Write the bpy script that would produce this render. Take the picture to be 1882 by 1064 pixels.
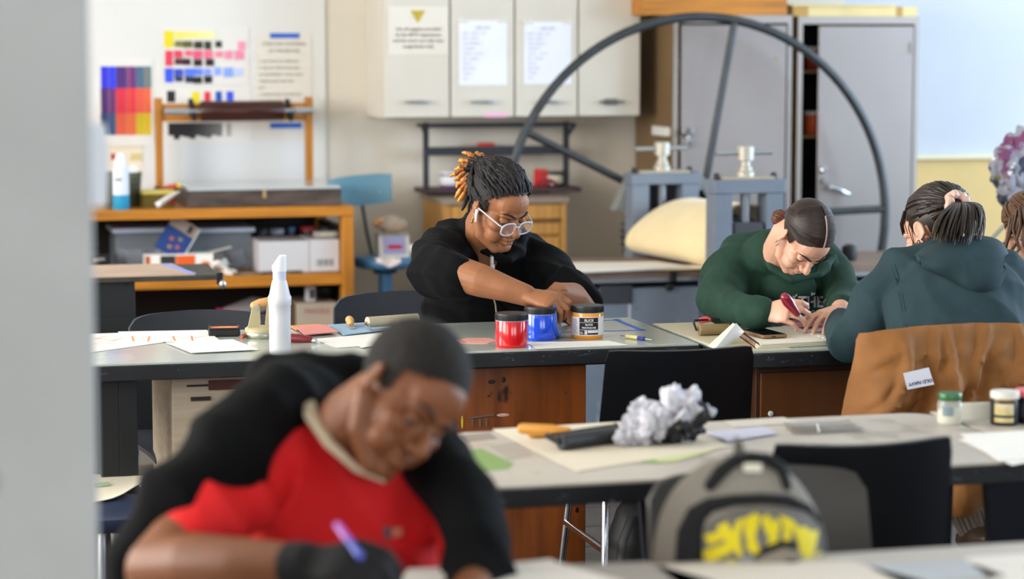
import bpy, bmesh, math, random
import numpy as np
from mathutils import Vector, Matrix, noise
D = bpy.data; S = bpy.context.scene; COL = S.collection
for o in list(D.objects): D.objects.remove(o)
PI = math.pi; rnd = random.Random(7)

# ------------------------------------------------------------------ camera
FPX, YAW, PITCH, EYE = 4443.0, math.radians(15), math.atan(474 / 4443.0), 1.60
cd = D.cameras.new('camera'); cam = D.objects.new('camera', cd); COL.objects.link(cam); S.camera = cam
cd.sensor_width = 36.0; cd.lens = FPX * 36.0 / 1882.0; cd.clip_start = 0.05; cd.clip_end = 60
cam.location = (0, 0, EYE); cam.rotation_euler = (PI / 2 - PITCH, 0, -YAW)
cd.dof.use_dof = True; cd.dof.focus_distance = 6.75; cd.dof.aperture_fstop = 2.35; cd.dof.aperture_blades = 0
FW = Vector((math.sin(YAW) * math.cos(PITCH), math.cos(YAW) * math.cos(PITCH), -math.sin(PITCH)))
RT = Vector((math.cos(YAW), -math.sin(YAW), 0)); UP = RT.cross(FW); EYEP = Vector((0, 0, EYE))
def ray(x, y): return FW + RT * ((x - 941) / FPX) - UP * ((y - 532) / FPX)
def at(x, y, z=0.75):                                  # photo point -> the point of the room at height z
    r = ray(x, y); return EYEP + r * ((z - EYE) / r.z)
def atY(x, y, Y): r = ray(x, y); return EYEP + r * (Y / r.y)
def W(x, y, d): return EYEP + ray(x, y) * d

# ------------------------------------------------------------------ light
def lin(h):
    h = h.lstrip('#'); v = [int(h[i:i + 2], 16) / 255 for i in (0, 2, 4)]
    return tuple(c / 12.92 if c <= .04045 else ((c + .055) / 1.055) ** 2.4 for c in v) + (1,)
S.view_settings.view_transform = 'Standard'; S.view_settings.look = 'None'
S.view_settings.exposure = 0.2; S.view_settings.gamma = 1; S.view_settings.use_curve_mapping = False
w = D.worlds.new('sky'); S.world = w; w.use_nodes = True
w.node_tree.nodes['Background'].inputs[0].default_value = (0.62, 0.78, 1.0, 1)
w.node_tree.nodes['Background'].inputs[1].default_value = 1.0
def area(name, loc, rot, sx, sy, power, col):
    l = D.lights.new(name, 'AREA'); l.shape = 'RECTANGLE'; l.size = sx; l.size_y = sy; l.energy = power; l.color = col
    o = D.objects.new(name, l); o.location = loc; o.rotation_euler = rot; COL.objects.link(o); return o
# daylight through the windows of the left, right and rear walls (each lamp fills one window opening)
for k, yy in enumerate((1.2, 4.2, 7.2)):
    area('daylight_left', (-3.42, yy, 2.05), (0, -PI / 2, 0), 1.9, 2.2, (70, 140, 250)[k], (1.0, 0.96, 0.90))
for k, yy in enumerate((3.2, 6.3, 9.2)):
    area('daylight_right', (8.42, yy, 1.95), (0, PI / 2, 0), 2.0, 2.2, (120, 240, 150)[k], (0.62, 0.80, 1.0))
for k, xx in enumerate((0.2, 3.4)):
    area('daylight_rear', (xx, -2.92, 2.05), (PI / 2, 0, 0), 2.4, 1.9, 70, (0.95, 0.97, 1.0))

# ------------------------------------------------------------------ mesh helpers
class MB:
    def __init__(s): s.v = []; s.f = []; s.m = []; s.mi = 0
    def add(s, vs, fs, M=None):
        b = len(s.v)
        s.v += [tuple(M @ Vector(p)) for p in vs] if M is not None else [tuple(p) for p in vs]
        s.f += [tuple(i + b for i in f) for f in fs]; s.m += [s.mi] * len(fs); return s
    def box(s, c, d, rz=0, rx=0, ry=0, taper=1.0):
        x, y, z = d[0] / 2, d[1] / 2, d[2] / 2; t = taper
        vs = [(-x, -y, -z), (x, -y, -z), (x, y, -z), (-x, y, -z), (-x * t, -y * t, z), (x * t, -y * t, z), (x * t, y * t, z), (-x * t, y * t, z)]
        M = Matrix.Translation(c) @ Matrix.Rotation(rz, 4, 'Z') @ Matrix.Rotation(ry, 4, 'Y') @ Matrix.Rotation(rx, 4, 'X')
        return s.add(vs, [(3, 2, 1, 0), (4, 5, 6, 7), (0, 1, 5, 4), (1, 2, 6, 5), (2, 3, 7, 6), (3, 0, 4, 7)], M)
    def bx(s, x0, x1, y0, y1, z0, z1): return s.box(((x0 + x1) / 2, (y0 + y1) / 2, (z0 + z1) / 2), (abs(x1 - x0), abs(y1 - y0), abs(z1 - z0)))
    def bar(s, p0, p1, wx, wy, up=(0, 0, 1)):          # rectangular bar between two points
        p0, p1 = Vector(p0), Vector(p1); d = (p1 - p0); L = d.length; d.normalize()
        u = Vector(up)
        if abs(d.dot(u)) > .98: u = Vector((0, 1, 0))
        a = d.cross(u).normalized(); b = a.cross(d)
        vs = []
        for p in (p0, p1):
            for i, j in ((-1, -1), (1, -1), (1, 1), (-1, 1)): vs.append(p + a * (i * wx / 2) + b * (j * wy / 2))
        return s.add(vs, [(3, 2, 1, 0), (4, 5, 6, 7), (0, 1, 5, 4), (1, 2, 6, 5), (2, 3, 7, 6), (3, 0, 4, 7)])
    def tube(s, pts, rad, seg=10, flat=None, up=None, closed=False, round_caps=False):
        pts = [Vector(p) for p in pts]; n = len(pts)
        if not hasattr(rad, '__len__'): rad = [rad] * n
        rad = list(rad)
        if round_caps and not closed:                   # hemispherical ends
            def cap(p, d, r, flip):
                r0 = r if not hasattr(r, '__len__') else min(r)
                k = []
                for a in (0.35, 0.75, 0.97):
                    q = math.sqrt(max(0, 1 - a * a)); rr = r * q if not hasattr(r, '__len__') else (r[0] * q, r[1] * q)
                    k.append((p + d * (r0 * a), rr))
                return k[::-1] if flip else k
            d0 = (pts[0] - pts[1]).normalized(); d1 = (pts[-1] - pts[-2]).normalized()
            A = cap(pts[0], d0, rad[0], True); B = cap(pts[-1], d1, rad[-1], False)
            pts = [a[0] for a in A] + pts + [b[0] for b in B]; rad = [a[1] for a in A] + rad + [b[1] for b in B]; n = len(pts)
        vs = []; pa = None
        for i, p in enumerate(pts):
            if closed: t = pts[(i + 1) % n] - pts[i - 1]
            else: t = pts[min(i + 1, n - 1)] - pts[max(i - 1, 0)]
            t = t.normalized() if t.length > 1e-9 else Vector((0, 0, 1))
            if pa is None:
                u = Vector(up) if up is not None else (Vector((0, 0, 1)) if abs(t.z) < .9 else Vector((0, 1, 0)))
                a = t.cross(u).normalized()
            else:
                a = pa - t * pa.dot(t); a = a.normalized() if a.length > 1e-6 else pa
            pa = a; b = a.cross(t); r = rad[i]
            ra, rb = (r if hasattr(r, '__len__') else (r, r))
            for k in range(seg):
                q = 2 * PI * k / seg; vs.append(p + a * (ra * math.cos(q)) + b * (rb * math.sin(q)))
        fs = []
        for i in range(n if closed else n - 1):
            for k in range(seg):
                i2 = (i + 1) % n
                fs.append((i * seg + k, i * seg + (k + 1) % seg, i2 * seg + (k + 1) % seg, i2 * seg + k))
        if not closed: fs.append(tuple(range(seg))[::-1]); fs.append(tuple((n - 1) * seg + k for k in range(seg)))
        return s.add(vs, fs)
    def cyl(s, p0, p1, r, r1=None, seg=20): return s.tube([p0, p1], [r, r if r1 is None else r1], seg)
    def lathe(s, prof, c=(0, 0, 0), seg=28, M=None):     # profile [(r, z)]
        vs = []; fs = []; n = len(prof)
        for r, z in prof:
            for k in range(seg):
                a = 2 * PI * k / seg; vs.append((c[0] + r * math.cos(a), c[1] + r * math.sin(a), c[2] + z))
        for i in range(n - 1):
            for k in range(seg): fs.append((i * seg + k, i * seg + (k + 1) % seg, (i + 1) * seg + (k + 1) % seg, (i + 1) * seg + k))
        fs.append(tuple(range(seg))[::-1]); fs.append(tuple((n - 1) * seg + k for k in range(seg)))
        return s.add(vs, fs, M)
    def ell(s, c, r, M=None, seg=16, ring=10):
        vs = [(0, 0, -1)]; fs = []
        for i in range(1, ring):
            t = -PI / 2 + PI * i / ring
            for k in range(seg): a = 2 * PI * k / seg; vs.append((math.cos(t) * math.cos(a), math.cos(t) * math.sin(a), math.sin(t)))
        vs.append((0, 0, 1)); L = len(vs) - 1
        for k in range(seg): fs.append((0, 1 + (k + 1) % seg, 1 + k))
        for i in range(ring - 2):
            for k in range(seg): a = 1 + i * seg; fs.append((a + k, a + (k + 1) % seg, a + seg + (k + 1) % seg, a + seg + k))
        a = 1 + (ring - 2) * seg
        for k in range(seg): fs.append((a + k, a + (k + 1) % seg, L))
        R = (M if M is not None else Matrix.Identity(4))
        vs = [R @ Vector((c[0] + p[0] * r[0], c[1] + p[1] * r[1], c[2] + p[2] * r[2])) for p in vs]
        return s.add(vs, fs)
    def prism(s, poly, h0, h1, axis='z'):               # extruded outline
        n = len(poly); vs = []
        for h in (h0, h1):
            for a, b in poly:
                vs.append({'z': (a, b, h), 'y': (a, h, b), 'x': (h, a, b)}[axis])
        return s.add(vs, [tuple(range(n))[::-1], tuple(range(n, 2 * n))] + [(i, (i + 1) % n, n + (i + 1) % n, n + i) for i in range(n)])
    def sheet(s, fn, nu, nv, th=0.0):                   # surface fn(u,v) with thickness
        P = [[Vector(fn(i / nu, j / nv)) for j in range(nv + 1)] for i in range(nu + 1)]
        vs = [p for r in P for p in r]; m = nv + 1
        fs = [(i * m + j, (i + 1) * m + j, (i + 1) * m + j + 1, i * m + j + 1) for i in range(nu) for j in range(nv)]
        if th:
            b = len(vs); N = []
            for i in range(nu + 1):
                for j in range(nv + 1):
                    du = P[min(i + 1, nu)][j] - P[max(i - 1, 0)][j]; dv = P[i][min(j + 1, nv)] - P[i][max(j - 1, 0)]
                    c = du.cross(dv); N.append(c.normalized() if c.length else Vector((0, 0, 1)))
            vs = vs + [vs[k] - N[k] * th for k in range(b)]
            fs = fs + [tuple(b + k for k in f[::-1]) for f in fs]
            e = [(i, 0) for i in range(nu + 1)] + [(nu, j) for j in range(1, nv + 1)] + [(i, nv) for i in range(nu - 1, -1, -1)] + [(0, j) for j in range(nv - 1, 0, -1)]
            e = [i * m + j for i, j in e]
            fs += [(e[k], b + e[k], b + e[(k + 1) % len(e)], e[(k + 1) % len(e)]) for k in range(len(e))]
        return s.add(vs, fs)
    def out(s, name, mat, parent=None, smooth=None, bevel=0, loc=None, sub=0):
        me = D.meshes.new(name); me.from_pydata(s.v, [], s.f)
        for m in (mat if isinstance(mat, (list, tuple)) else [mat]): me.materials.append(m)
        if any(s.m): me.polygons.foreach_set('material_index', s.m)
        if smooth is not None:
            me.polygons.foreach_set('use_smooth', [True] * len(me.polygons)); me.set_sharp_from_angle(angle=math.radians(smooth))
        o = D.objects.new(name, me); COL.objects.link(o)
        if parent is not None: o.parent = parent
        if loc is not None: o.location = loc
        if bevel:
            b = o.modifiers.new('bevel', 'BEVEL'); b.width = bevel; b.segments = 2; b.limit_method = 'ANGLE'; b.angle_limit = math.radians(40)
            if smooth is None:
                me.polygons.foreach_set('use_smooth', [True] * len(me.polygons)); me.set_sharp_from_angle(angle=math.radians(30)); b.harden_normals = True
        if sub: q = o.modifiers.new('sub', 'SUBSURF'); q.levels = sub; q.render_levels = sub
        return o
def tag(o, label, cat, group=None, kind=None):
    o['label'] = label; o['category'] = cat
    if group: o['group'] = group
    if kind: o['kind'] = kind
    return o
def thing(name, label, cat, loc=(0, 0, 0), rz=0, group=None):
    o = D.objects.new(name, None); COL.objects.link(o); o.location = loc; o.rotation_euler = (0, 0, rz); o.empty_display_size = .05
    return tag(o, label, cat, group)
def struct(o): o['kind'] = 'structure'; return o
def dup(root, loc, rz, label, group=None):
    def cp(o, par):
        c = o.copy(); COL.objects.link(c)
        if par is not None: c.parent = par
        for ch in o.children: cp(ch, c)
        return c
    r = cp(root, None); r.location = loc; r.rotation_euler = (0, 0, rz); r['label'] = label
    if group: r['group'] = group
    return r

# ------------------------------------------------------------------ materials
MATS = {}
def mat(name, col, rough=.6, metal=0, var=0, scale=8, col2=None, bump=0, bscale=60, spec=.5, coat=0, stretch=None, alpha=None, trans=0, ior=1.45, sheen=0, sss=0, detail=4, ramp=(.35, .65)):
    if name in MATS: return MATS[name]
    m = D.materials.new(name); m.use_nodes = True; nt = m.node_tree; N = nt.nodes; L = nt.links; b = N['Principled BSDF']
    c = lin(col); b.inputs['Base Color'].default_value = c; b.inputs['Roughness'].default_value = rough; b.inputs['Metallic'].default_value = metal
    b.inputs['Specular IOR Level'].default_value = spec; b.inputs['IOR'].default_value = ior
    if coat: b.inputs['Coat Weight'].default_value = coat; b.inputs['Coat Roughness'].default_value = .15
    if trans: b.inputs['Transmission Weight'].default_value = trans
    if sheen: b.inputs['Sheen Weight'].default_value = sheen; b.inputs['Sheen Roughness'].default_value = .5
    if sss: b.inputs['Subsurface Weight'].default_value = sss; b.inputs['Subsurface Radius'].default_value = (1, .35, .2); b.inputs['Subsurface Scale'].default_value = .01
    if alpha is not None: b.inputs['Alpha'].default_value = alpha
    co = N.new('ShaderNodeTexCoord'); src = co.outputs['Object']
    if stretch:
        mp = N.new('ShaderNodeMapping'); mp.inputs['Scale'].default_value = stretch; L.new(src, mp.inputs[0]); src = mp.outputs[0]
    if var or col2:
        n = N.new('ShaderNodeTexNoise'); n.inputs['Scale'].default_value = scale; n.inputs['Detail'].default_value = detail; L.new(src, n.inputs['Vector'])
        r = N.new('ShaderNodeValToRGB'); L.new(n.outputs['Fac'], r.inputs[0])
        r.color_ramp.elements[0].position, r.color_ramp.elements[1].position = ramp
        if col2: e0, e1 = c, lin(col2)
        else: e0 = tuple(x * (1 - var) for x in c[:3]) + (1,); e1 = tuple(min(1, x * (1 + var)) for x in c[:3]) + (1,)
        r.color_ramp.elements[0].color = e0; r.color_ramp.elements[1].color = e1; L.new(r.outputs[0], b.inputs['Base Color'])
    if bump:
        n2 = N.new('ShaderNodeTexNoise'); n2.inputs['Scale'].default_value = bscale; n2.inputs['Detail'].default_value = 3; L.new(src, n2.inputs['Vector'])
        bp = N.new('ShaderNodeBump'); bp.inputs['Strength'].default_value = bump; bp.inputs['Distance'].default_value = .01
        L.new(n2.outputs['Fac'], bp.inputs['Height']); L.new(bp.outputs[0], b.inputs['Normal'])
    MATS[name] = m; return m
def speckle(m, layers):                                   # paint spots and smears over a material: (colour, scale, threshold, stretch)
    nt = m.node_tree; N = nt.nodes; L = nt.links; b = N['Principled BSDF']; co = N.new('ShaderNodeTexCoord')
    for k, (c, sc, th, st) in enumerate(layers):
        mp = N.new('ShaderNodeMapping'); mp.inputs['Scale'].default_value = st; mp.inputs['Location'].default_value = (k * 3.1, k * 1.7, k * 2.3); L.new(co.outputs['Object'], mp.inputs[0])
        n = N.new('ShaderNodeTexNoise'); n.inputs['Scale'].default_value = sc; n.inputs['Detail'].default_value = 3; L.new(mp.outputs[0], n.inputs['Vector'])
        r = N.new('ShaderNodeValToRGB'); r.color_ramp.elements[0].position = th; r.color_ramp.elements[1].position = min(1, th + .03); L.new(n.outputs['Fac'], r.inputs[0])
        mx = N.new('ShaderNodeMix'); mx.data_type = 'RGBA'; L.new(r.outputs[0], mx.inputs['Factor'])
        inp = b.inputs['Base Color']
        if inp.is_linked: L.new(inp.links[0].from_socket, mx.inputs[6])
        else: mx.inputs[6].default_value = inp.default_value
        mx.inputs[7].default_value = lin(c); L.new(mx.outputs[2], inp)
    return m
def glass(name, col='#ffffff', rough=.05, alpha=.25):      # thin clear plastic or pane: mostly see-through, with a gloss
    if name in MATS: return MATS[name]
    m = D.materials.new(name); m.use_nodes = True; nt = m.node_tree; N = nt.nodes; L = nt.links; b = N['Principled BSDF']
    b.inputs['Base Color'].default_value = lin(col); b.inputs['Roughness'].default_value = rough; b.inputs['Alpha'].default_value = alpha
    MATS[name] = m; return m
def emit(name, col, st):
    m = D.materials.new(name); m.use_nodes = True; b = m.node_tree.nodes['Principled BSDF']
    b.inputs['Base Color'].default_value = lin(col); b.inputs['Emission Color'].default_value = lin(col); b.inputs['Emission Strength'].default_value = st; return m
def text_mesh(body, size, align='CENTER', extrude=.0004, bold=0.0):
    c = D.curves.new('t', 'FONT'); c.body = body; c.size = size; c.align_x = align; c.extrude = extrude; c.offset = bold; c.resolution_u = 2
    o = D.objects.new('t', c); COL.objects.link(o); dg = bpy.context.evaluated_depsgraph_get(); dg.update()
    me = D.meshes.new_from_object(o.evaluated_get(dg)); D.objects.remove(o); D.curves.remove(c); return me
def lettering(body, size, M, material, parent, name='lettering', align='CENTER', bold=0.0, fn=None):
    me = text_mesh(body, size, align, .0004, bold); me.materials.clear(); me.materials.append(material); me.name = name
    for v in me.vertices:
        p = Vector(v.co)
        v.co = fn(p) if fn else M @ p
    o = D.objects.new(name, me); COL.objects.link(o); o.parent = parent; return o

wood_o = mat('orange_wood', '#b2721f', .45, var=.22, scale=3, stretch=(1, 6, 14), bump=.05)
wood_ox = mat('orange_wood_grain_up', '#b2721f', .45, var=.22, scale=3, stretch=(14, 6, 1), bump=.05)
wood_red = mat('red_brown_wood', '#7c4116', .42, var=.35, scale=2.2, stretch=(9, 9, 1.1), bump=.04)
speckle(wood_red, [('#2a1408', 9, .66, (1, 1, .6)), ('#d8cbb8', 34, .76, (1, 1, .35)), ('#1a1210', 22, .70, (1, 1, 1))])
wood_l = mat('light_oak', '#c08c48', .5, var=.15, scale=3, stretch=(12, 8, 1))
wood_h = mat('tool_handle_wood', '#d8a362', .45, var=.1, scale=20)
wood_y = mat('yellow_varnished_wood', '#cf9a3c', .35, var=.12, scale=18)
ply = mat('pale_plywood', '#a99a86', .6, var=.12, scale=3, stretch=(1, 6, 14))
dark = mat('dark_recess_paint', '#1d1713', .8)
black = mat('black_paint', '#111214', .5)
blk_met = mat('black_metal', '#1c2028', .45, metal=.3)
steel = mat('brushed_steel', '#b9bcc0', .3, metal=.9)
chrome = mat('chrome', '#d5d8de', .12, metal=1)
iron = mat('grey_iron_pipe', '#45484b', .45, metal=.7, var=.12, scale=14)
press_g = mat('blue_grey_enamel', '#707a88', .5, var=.08, scale=5, bump=.03)
speckle(press_g, [('#4d4a48', 30, .72, (1, 1, 1)), ('#9aa3ac', 12, .70, (2, 2, .4))])
cream_m = mat('cream_painted_metal', '#cfc9bd', .5, var=.03, scale=3)
white_p = mat('white_paper', '#e9e7e2', .8)
white_w = mat('white_plastic', '#e6e8ec', .35)
creamp = mat('cream_paper', '#e3dac6', .8)
blue_t = mat('blue_masking_tape', '#2a63c8', .6)
ink_k = mat('black_ink', '#1a1a1d', .6)
ink_g = mat('grey_ink', '#7d7b78', .7)
# ------------------------------------------------------------------ the room
YW, XL, XR, YF, HC = 11.0, -3.5, 8.5, -3.0, 3.3
wallm = mat('warm_white_wall_paint', '#d4cdbf', .75, var=.02, scale=2)
wallb = mat('cool_white_wall_paint', '#c0c4cc', .75, var=.02, scale=2)
floor_m = mat('floor_grout', '#6d655b', .8)
tile_m = [mat('slate_floor_tile_%s' % k, c, .45, var=.25, scale=5, bump=.05) for k, c in (('a', '#4a423a'), ('b', '#544b42'), ('c', '#423b35'))]
struct(MB().bx(XL, XR, YF, YW, -.1, -.004).out('floor', floor_m))
flo = D.objects['floor']
tmeshes = []
for k in range(3):
    b = MB().box((0, 0, -.002), (.296, .296, .008), taper=.985); o = b.out('floor_tile', tile_m[k], flo); tmeshes.append(o.data); D.objects.remove(o)
for i in range(13):
    for j in range(17):
        o = D.objects.new('floor_tile', tmeshes[(i * 5 + j * 3 + (i * j) % 4) % 3]); COL.objects.link(o); o.parent = flo
        o.location = (.25 + i * .3, 3.95 + j * .3, rnd.uniform(-.0008, .0008))
struct(MB().bx(XL, XR, YF, YW, HC, HC + .1).out('ceiling', mat('ceiling_paint', '#dcdad4', .8)))
struct(MB().bx(XL, 4.62, YW, YW + .12, -.1, HC).out('wall_back', wallm))
struct(MB().bx(4.62, XR, YW, YW + .12, -.1, HC).out('wall_back_right', wallb))
def wall_openings(name, axis, c, th, a0, a1, ops, m):     # a wall with window openings (a-range, z-range)
    b = MB()
    def q(u0, u1, z0, z1):
        if axis == 'x': b.bx(c, c + th, u0, u1, z0, z1)
        else: b.bx(u0, u1, c, c + th, z0, z1)
    u = a0
    for (p0, p1, z0, z1) in ops:
        q(u, p0, -.1, HC); q(p0, p1, -.1, z0); q(p0, p1, z1, HC); u = p1
    q(u, a1, -.1, HC); return struct(b.out(name, m))
lw = [(y - 1.15, y + 1.15, 1.05, 3.05) for y in (1.2, 4.2, 7.2)]
rw = [(y - 1.15, y + 1.15, .9, 3.0) for y in (3.2, 6.3, 9.2)]
bw = [(x - 1.25, x + 1.25, 1.05, 3.05) for x in (.2, 3.4)]
wall_openings('wall_left', 'x', XL - .12, .12, YF, YW, lw, wallm)
wall_openings('wall_right', 'x', XR, .12, YF, YW, rw, wallb)
wall_openings('wall_front', 'y', YF - .12, .12, XL, XR, bw, wallm)
pane_m = glass('window_glass', '#eef4fb', .02, .12); frame_m = mat('window_frame_paint', '#c9cbc8', .5)
wn = 0
for axis, c, ops in (('x', XL - .06, lw), ('x', XR + .06, rw), ('y', YF - .06, bw)):
    for p0, p1, z0, z1 in ops:
        wn += 1; b = MB(); g = MB(); mid = (p0 + p1) / 2
        for u in (p0 + .025, mid, p1 - .025):
            (b.bx(c - .03, c + .03, u - .025, u + .025, z0, z1) if axis == 'x' else b.bx(u - .025, u + .025, c - .03, c + .03, z0, z1))
        for z in (z0 + .025, (z0 + z1) / 2, z1 - .025):
            (b.bx(c - .028, c + .028, p0, p1, z - .025, z + .025) if axis == 'x' else b.bx(p0, p1, c - .028, c + .028, z - .025, z + .025))
        o = struct(b.out('window_%d' % wn, frame_m))
        (g.bx(c - .004, c + .004, p0, p1, z0, z1) if axis == 'x' else g.bx(p0, p1, c - .004, c + .004, z0, z1)).out('pane', pane_m, o)
# ceiling lights (real fluorescent fixtures above the frame)
tube_m = emit('fluorescent_tube', '#fff4e2', 9.0)
cl = 0
for x in (.2, 3.0, 5.8):
    for y in (1.5, 5.2, 8.6):
        nm = ('third', 'first', 'second')[cl % 3]
        t = thing('ceiling_light', 'fluorescent ceiling light, %s from the door end in the %s row' % (('first', 'second', 'third')[(1.5, 5.2, 8.6).index(y)], ('left', 'middle', 'right')[(.2, 3.0, 5.8).index(x)]), 'ceiling light', (x, y, HC), 0, 'fluorescent ceiling lights')
        MB().box((0, 0, -.03), (.32, 1.3, .06)).out('housing', mat('white_enamel', '#e8e8e4', .4), t)
        for s in (-.08, .08): MB().cyl((s, -.6, -.075), (s, .6, -.075), .016).out('fluorescent_tube', tube_m, t)
        cl += 1
# painted column close to the camera, at the left edge of the picture
cx1 = atY(174, 532, 3.25).x
pc = mat('pale_grey_column_paint', '#a6a9aa', .6, var=.05, scale=4)
speckle(pc, [('#8d8f92', 7, .70, (1, 1, .8)), ('#a2a4a6', 16, .72, (1, 1, 1))])
struct(MB().bx(cx1 - .42, cx1, 3.25, 3.62, 0, HC).out('trim_1', pc, bevel=.008))
# white panel that carries the charts, cream rail and yellow wall panel at the right
xa = atY(597, 100, YW).x
struct(MB().bx(XL, xa, YW - .012, YW, .5, HC - .2).out('trim_2', mat('white_panel_board', '#d9d9d6', .55, var=.02, scale=2)))
z0 = atY(1760, 288, YW - .03).z
struct(MB().bx(4.64, 7.2, YW - .05, YW, z0 - .012, z0 + .012).out('trim_3', mat('cream_rail', '#e2d9b8', .5), bevel=.004))
struct(MB().bx(4.62, XR, YW - .02, YW, 0, z0 - .012).out('trim_4', mat('yellow_wall_paint', '#d6b676', .6, var=.04, scale=3)))
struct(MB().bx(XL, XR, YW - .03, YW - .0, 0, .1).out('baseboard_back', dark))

# ------------------------------------------------------------------ charts and papers on the white panel
YP = YW - .0135
def sheet_on_wall(name, label, cat, px0, py0, px1, py1, m, group=None, Y=YP, th=.0015, curl=.0):
    a = atY(px0, py0, Y); c = atY(px1, py1, Y); loc = ((a.x + c.x) / 2, Y, (a.z + c.z) / 2); w_, h_ = abs(c.x - a.x), abs(a.z - c.z)
    t = thing(name, label, cat, loc, 0, group)
    MB().sheet(lambda u, v: ((u - .5) * w_, -curl * max(0, abs(v - .5) * 2 - .7) ** 2 * 6, (v - .5) * h_), 4, 8, -th).out('paper', m, t)
    return t, w_, h_
def patch(parent, name, px0, py0, px1, py1, m, Y=YP, off=.003, wob=0, th=.0008):
    a = atY(px0, py0, Y); c = atY(px1, py1, Y); L = parent.location; r = lambda: rnd.uniform(-wob, wob)
    p = [(a.x - L.x + r(), a.z - L.z + r()), (a.x - L.x + r(), c.z - L.z + r()), (c.x - L.x + r(), c.z - L.z + r()), (c.x - L.x + r(), a.z - L.z + r())]
    return MB().prism(p, -off, -off + th, 'y').out(name, m, parent)
def ink(c): return mat('ink_' + c.strip('#'), c, .6)
t, w_, h_ = sheet_on_wall('colour_mixing_poster', 'overprinted plaid of blue, red and yellow bands on a white sheet', 'poster', 182, 106, 283, 266, mat('chart_paper', '#dddcd8', .8))
rows = [(122, 162, ['#2430d8', '#2a3ce8', '#4b2a78', '#6a2f7a', '#4a6a86', '#5a7a80']), (162, 208, ['#4a2166', '#6b2a6a', '#d22c44', '#dc3140', '#e0563f', '#e2603c']), (208, 248, ['#27406a', '#31507a', '#d65a3e', '#de6a40', '#c9b21a', '#d6bf20'])]
xs = [185, 200, 213, 232, 250, 264, 278]
for y0, y1, cs in rows:
    for k, cc in enumerate(cs): patch(t, 'ink_band', xs[k], y0, xs[k + 1], y1, ink(cc))
for xk in (197, 236, 268): patch(t, 'overprint_stripe', xk, 124, xk + 3, 246, ink('#7a5fb0' if xk < 200 else '#e08a50'), off=.0042)
t, w_, h_ = sheet_on_wall('colour_value_chart', 'paper chart with rows of yellow, red and blue ink swatches fading right', 'chart', 297, 48, 458, 156, mat('chart_paper', '#dddcd8', .8))
sw = [(302, 57, 318, 87, '#e3d21c')] + [(322 + 14 * k, 58, 338 + 14 * k, 70, c) for k, c in enumerate(['#e6dd6a', '#e8df78', '#e8e084', '#ebe494', '#ece7a8'])] + \
     [(322, 76, 335, 86, '#7a7a2a'), (338, 76, 352, 87, '#5c5c22'), (357, 76, 371, 89, '#2c3018'), (376, 76, 388, 90, '#2e3220'), (396, 76, 407, 87, '#32342a')] + \
     [(304, 93, 317, 121, '#dd3e56'), (321, 93, 334, 106, '#d84258'), (340, 93, 352, 103, '#e4607a'), (356, 93, 371, 107, '#e05a78'), (376, 93, 390, 107, '#e8708c'), (396, 94, 408, 105, '#ea86a2'), (414, 94, 426, 108, '#ea8aa8'), (432, 94, 448, 109, '#e88aa8'), (438, 76, 450, 92, '#eb98b0')] + \
     [(322, 108, 335, 119, '#4a1f28'), (337, 108, 350, 119, '#361c22'), (356, 109, 371, 121, '#241a1e'), (378, 109, 392, 121, '#1e181a')] + \
     [(304, 126, 317, 151, '#3556e4'), (321, 127, 335, 139, '#2f4ec0'), (340, 126, 356, 139, '#5578e8'), (358, 126, 372, 138, '#5e80ea'), (376, 126, 387, 138, '#7a98ee'), (394, 124, 406, 138, '#8aa8f0'), (412, 125, 427, 141, '#86a4ee'), (430, 126, 445, 139, '#bccaf2')] + \
     [(322, 140, 335, 150, '#24345e'), (341, 141, 354, 152, '#1e2a48'), (356, 141, 370, 153, '#15171c'), (376, 140, 389, 152, '#141416')]
for k, (a, b_, c, d, cc) in enumerate(sw): patch(t, 'ink_swatch', a - 1, b_ - .5, c + 1, d + .5, ink(cc), wob=.0015, off=.003 + .0003 * (k % 9))
t, w_, h_ = sheet_on_wall('ink_strip_chart', 'chart with five bold swatches over a brushed black to grey ramp', 'chart', 296, 160, 462, 262, mat('chart_paper', '#dddcd8', .8))
for a, b_, c, d, cc in [(307, 167, 322, 188, '#202023'), (353, 168, 367, 190, '#e6d31e'), (375, 168, 387, 190, '#dc3246'), (396, 168, 408, 190, '#1d50b4'), (416, 168, 429, 190, '#3a55e0')]: patch(t, 'ink_swatch', a, b_, c, d, ink(cc), wob=.001)
for k in range(10):
    g = (28, 28, 30, 34, 44, 58, 72, 88, 104, 118)[k]; patch(t, 'ink_brush_stroke', 309 + 9.8 * k, 226, 320 + 9.8 * k, 246 + (3, 10, 4, 6, 9, 3, 5, 7, 2, 4)[k], ink('#%02x%02x%02x' % (g, g, g + 2)), off=.003 + .0004 * (k % 2))
patch(t, 'ink_brush_stroke', 416, 226, 425, 250, ink('#a8a6a6'))
t, w_, h_ = sheet_on_wall('instruction_sheet', 'handwritten brayer cleaning sheet held by two strips of blue tape', 'notice', 470, 64, 574, 232, mat('notice_paper', '#dcd8cf', .8))
pen = mat('faint_pencil_writing', '#8d8780', .8); mm = lambda u, v: Matrix.Translation((u * w_, -.003, v * h_)) @ Matrix.Rotation(PI / 2, 4, 'X')
for s_, u, v, z in [('STEPS FOR CLEANING', 0, .385, .0205), ('UP THE BRAYER', 0, .31, .0205)]: lettering(s_, z, mm(u, v), pen, t)
for k, s_ in enumerate(['1. USE A RAG TO WIPE INK', '2. RUB OFF THE EXTRA INK', 'ON NEWSPRINT  ROLL UNTIL', 'THERE IS NOT ANY INK', 'LEFT', '3. WIPE DOWN THE BRAYER', 'AND THE GLASS SLAB']):
    lettering(s_, .0152, mm(-.46, .2 - .072 * k), pen, t, align='LEFT')
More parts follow.
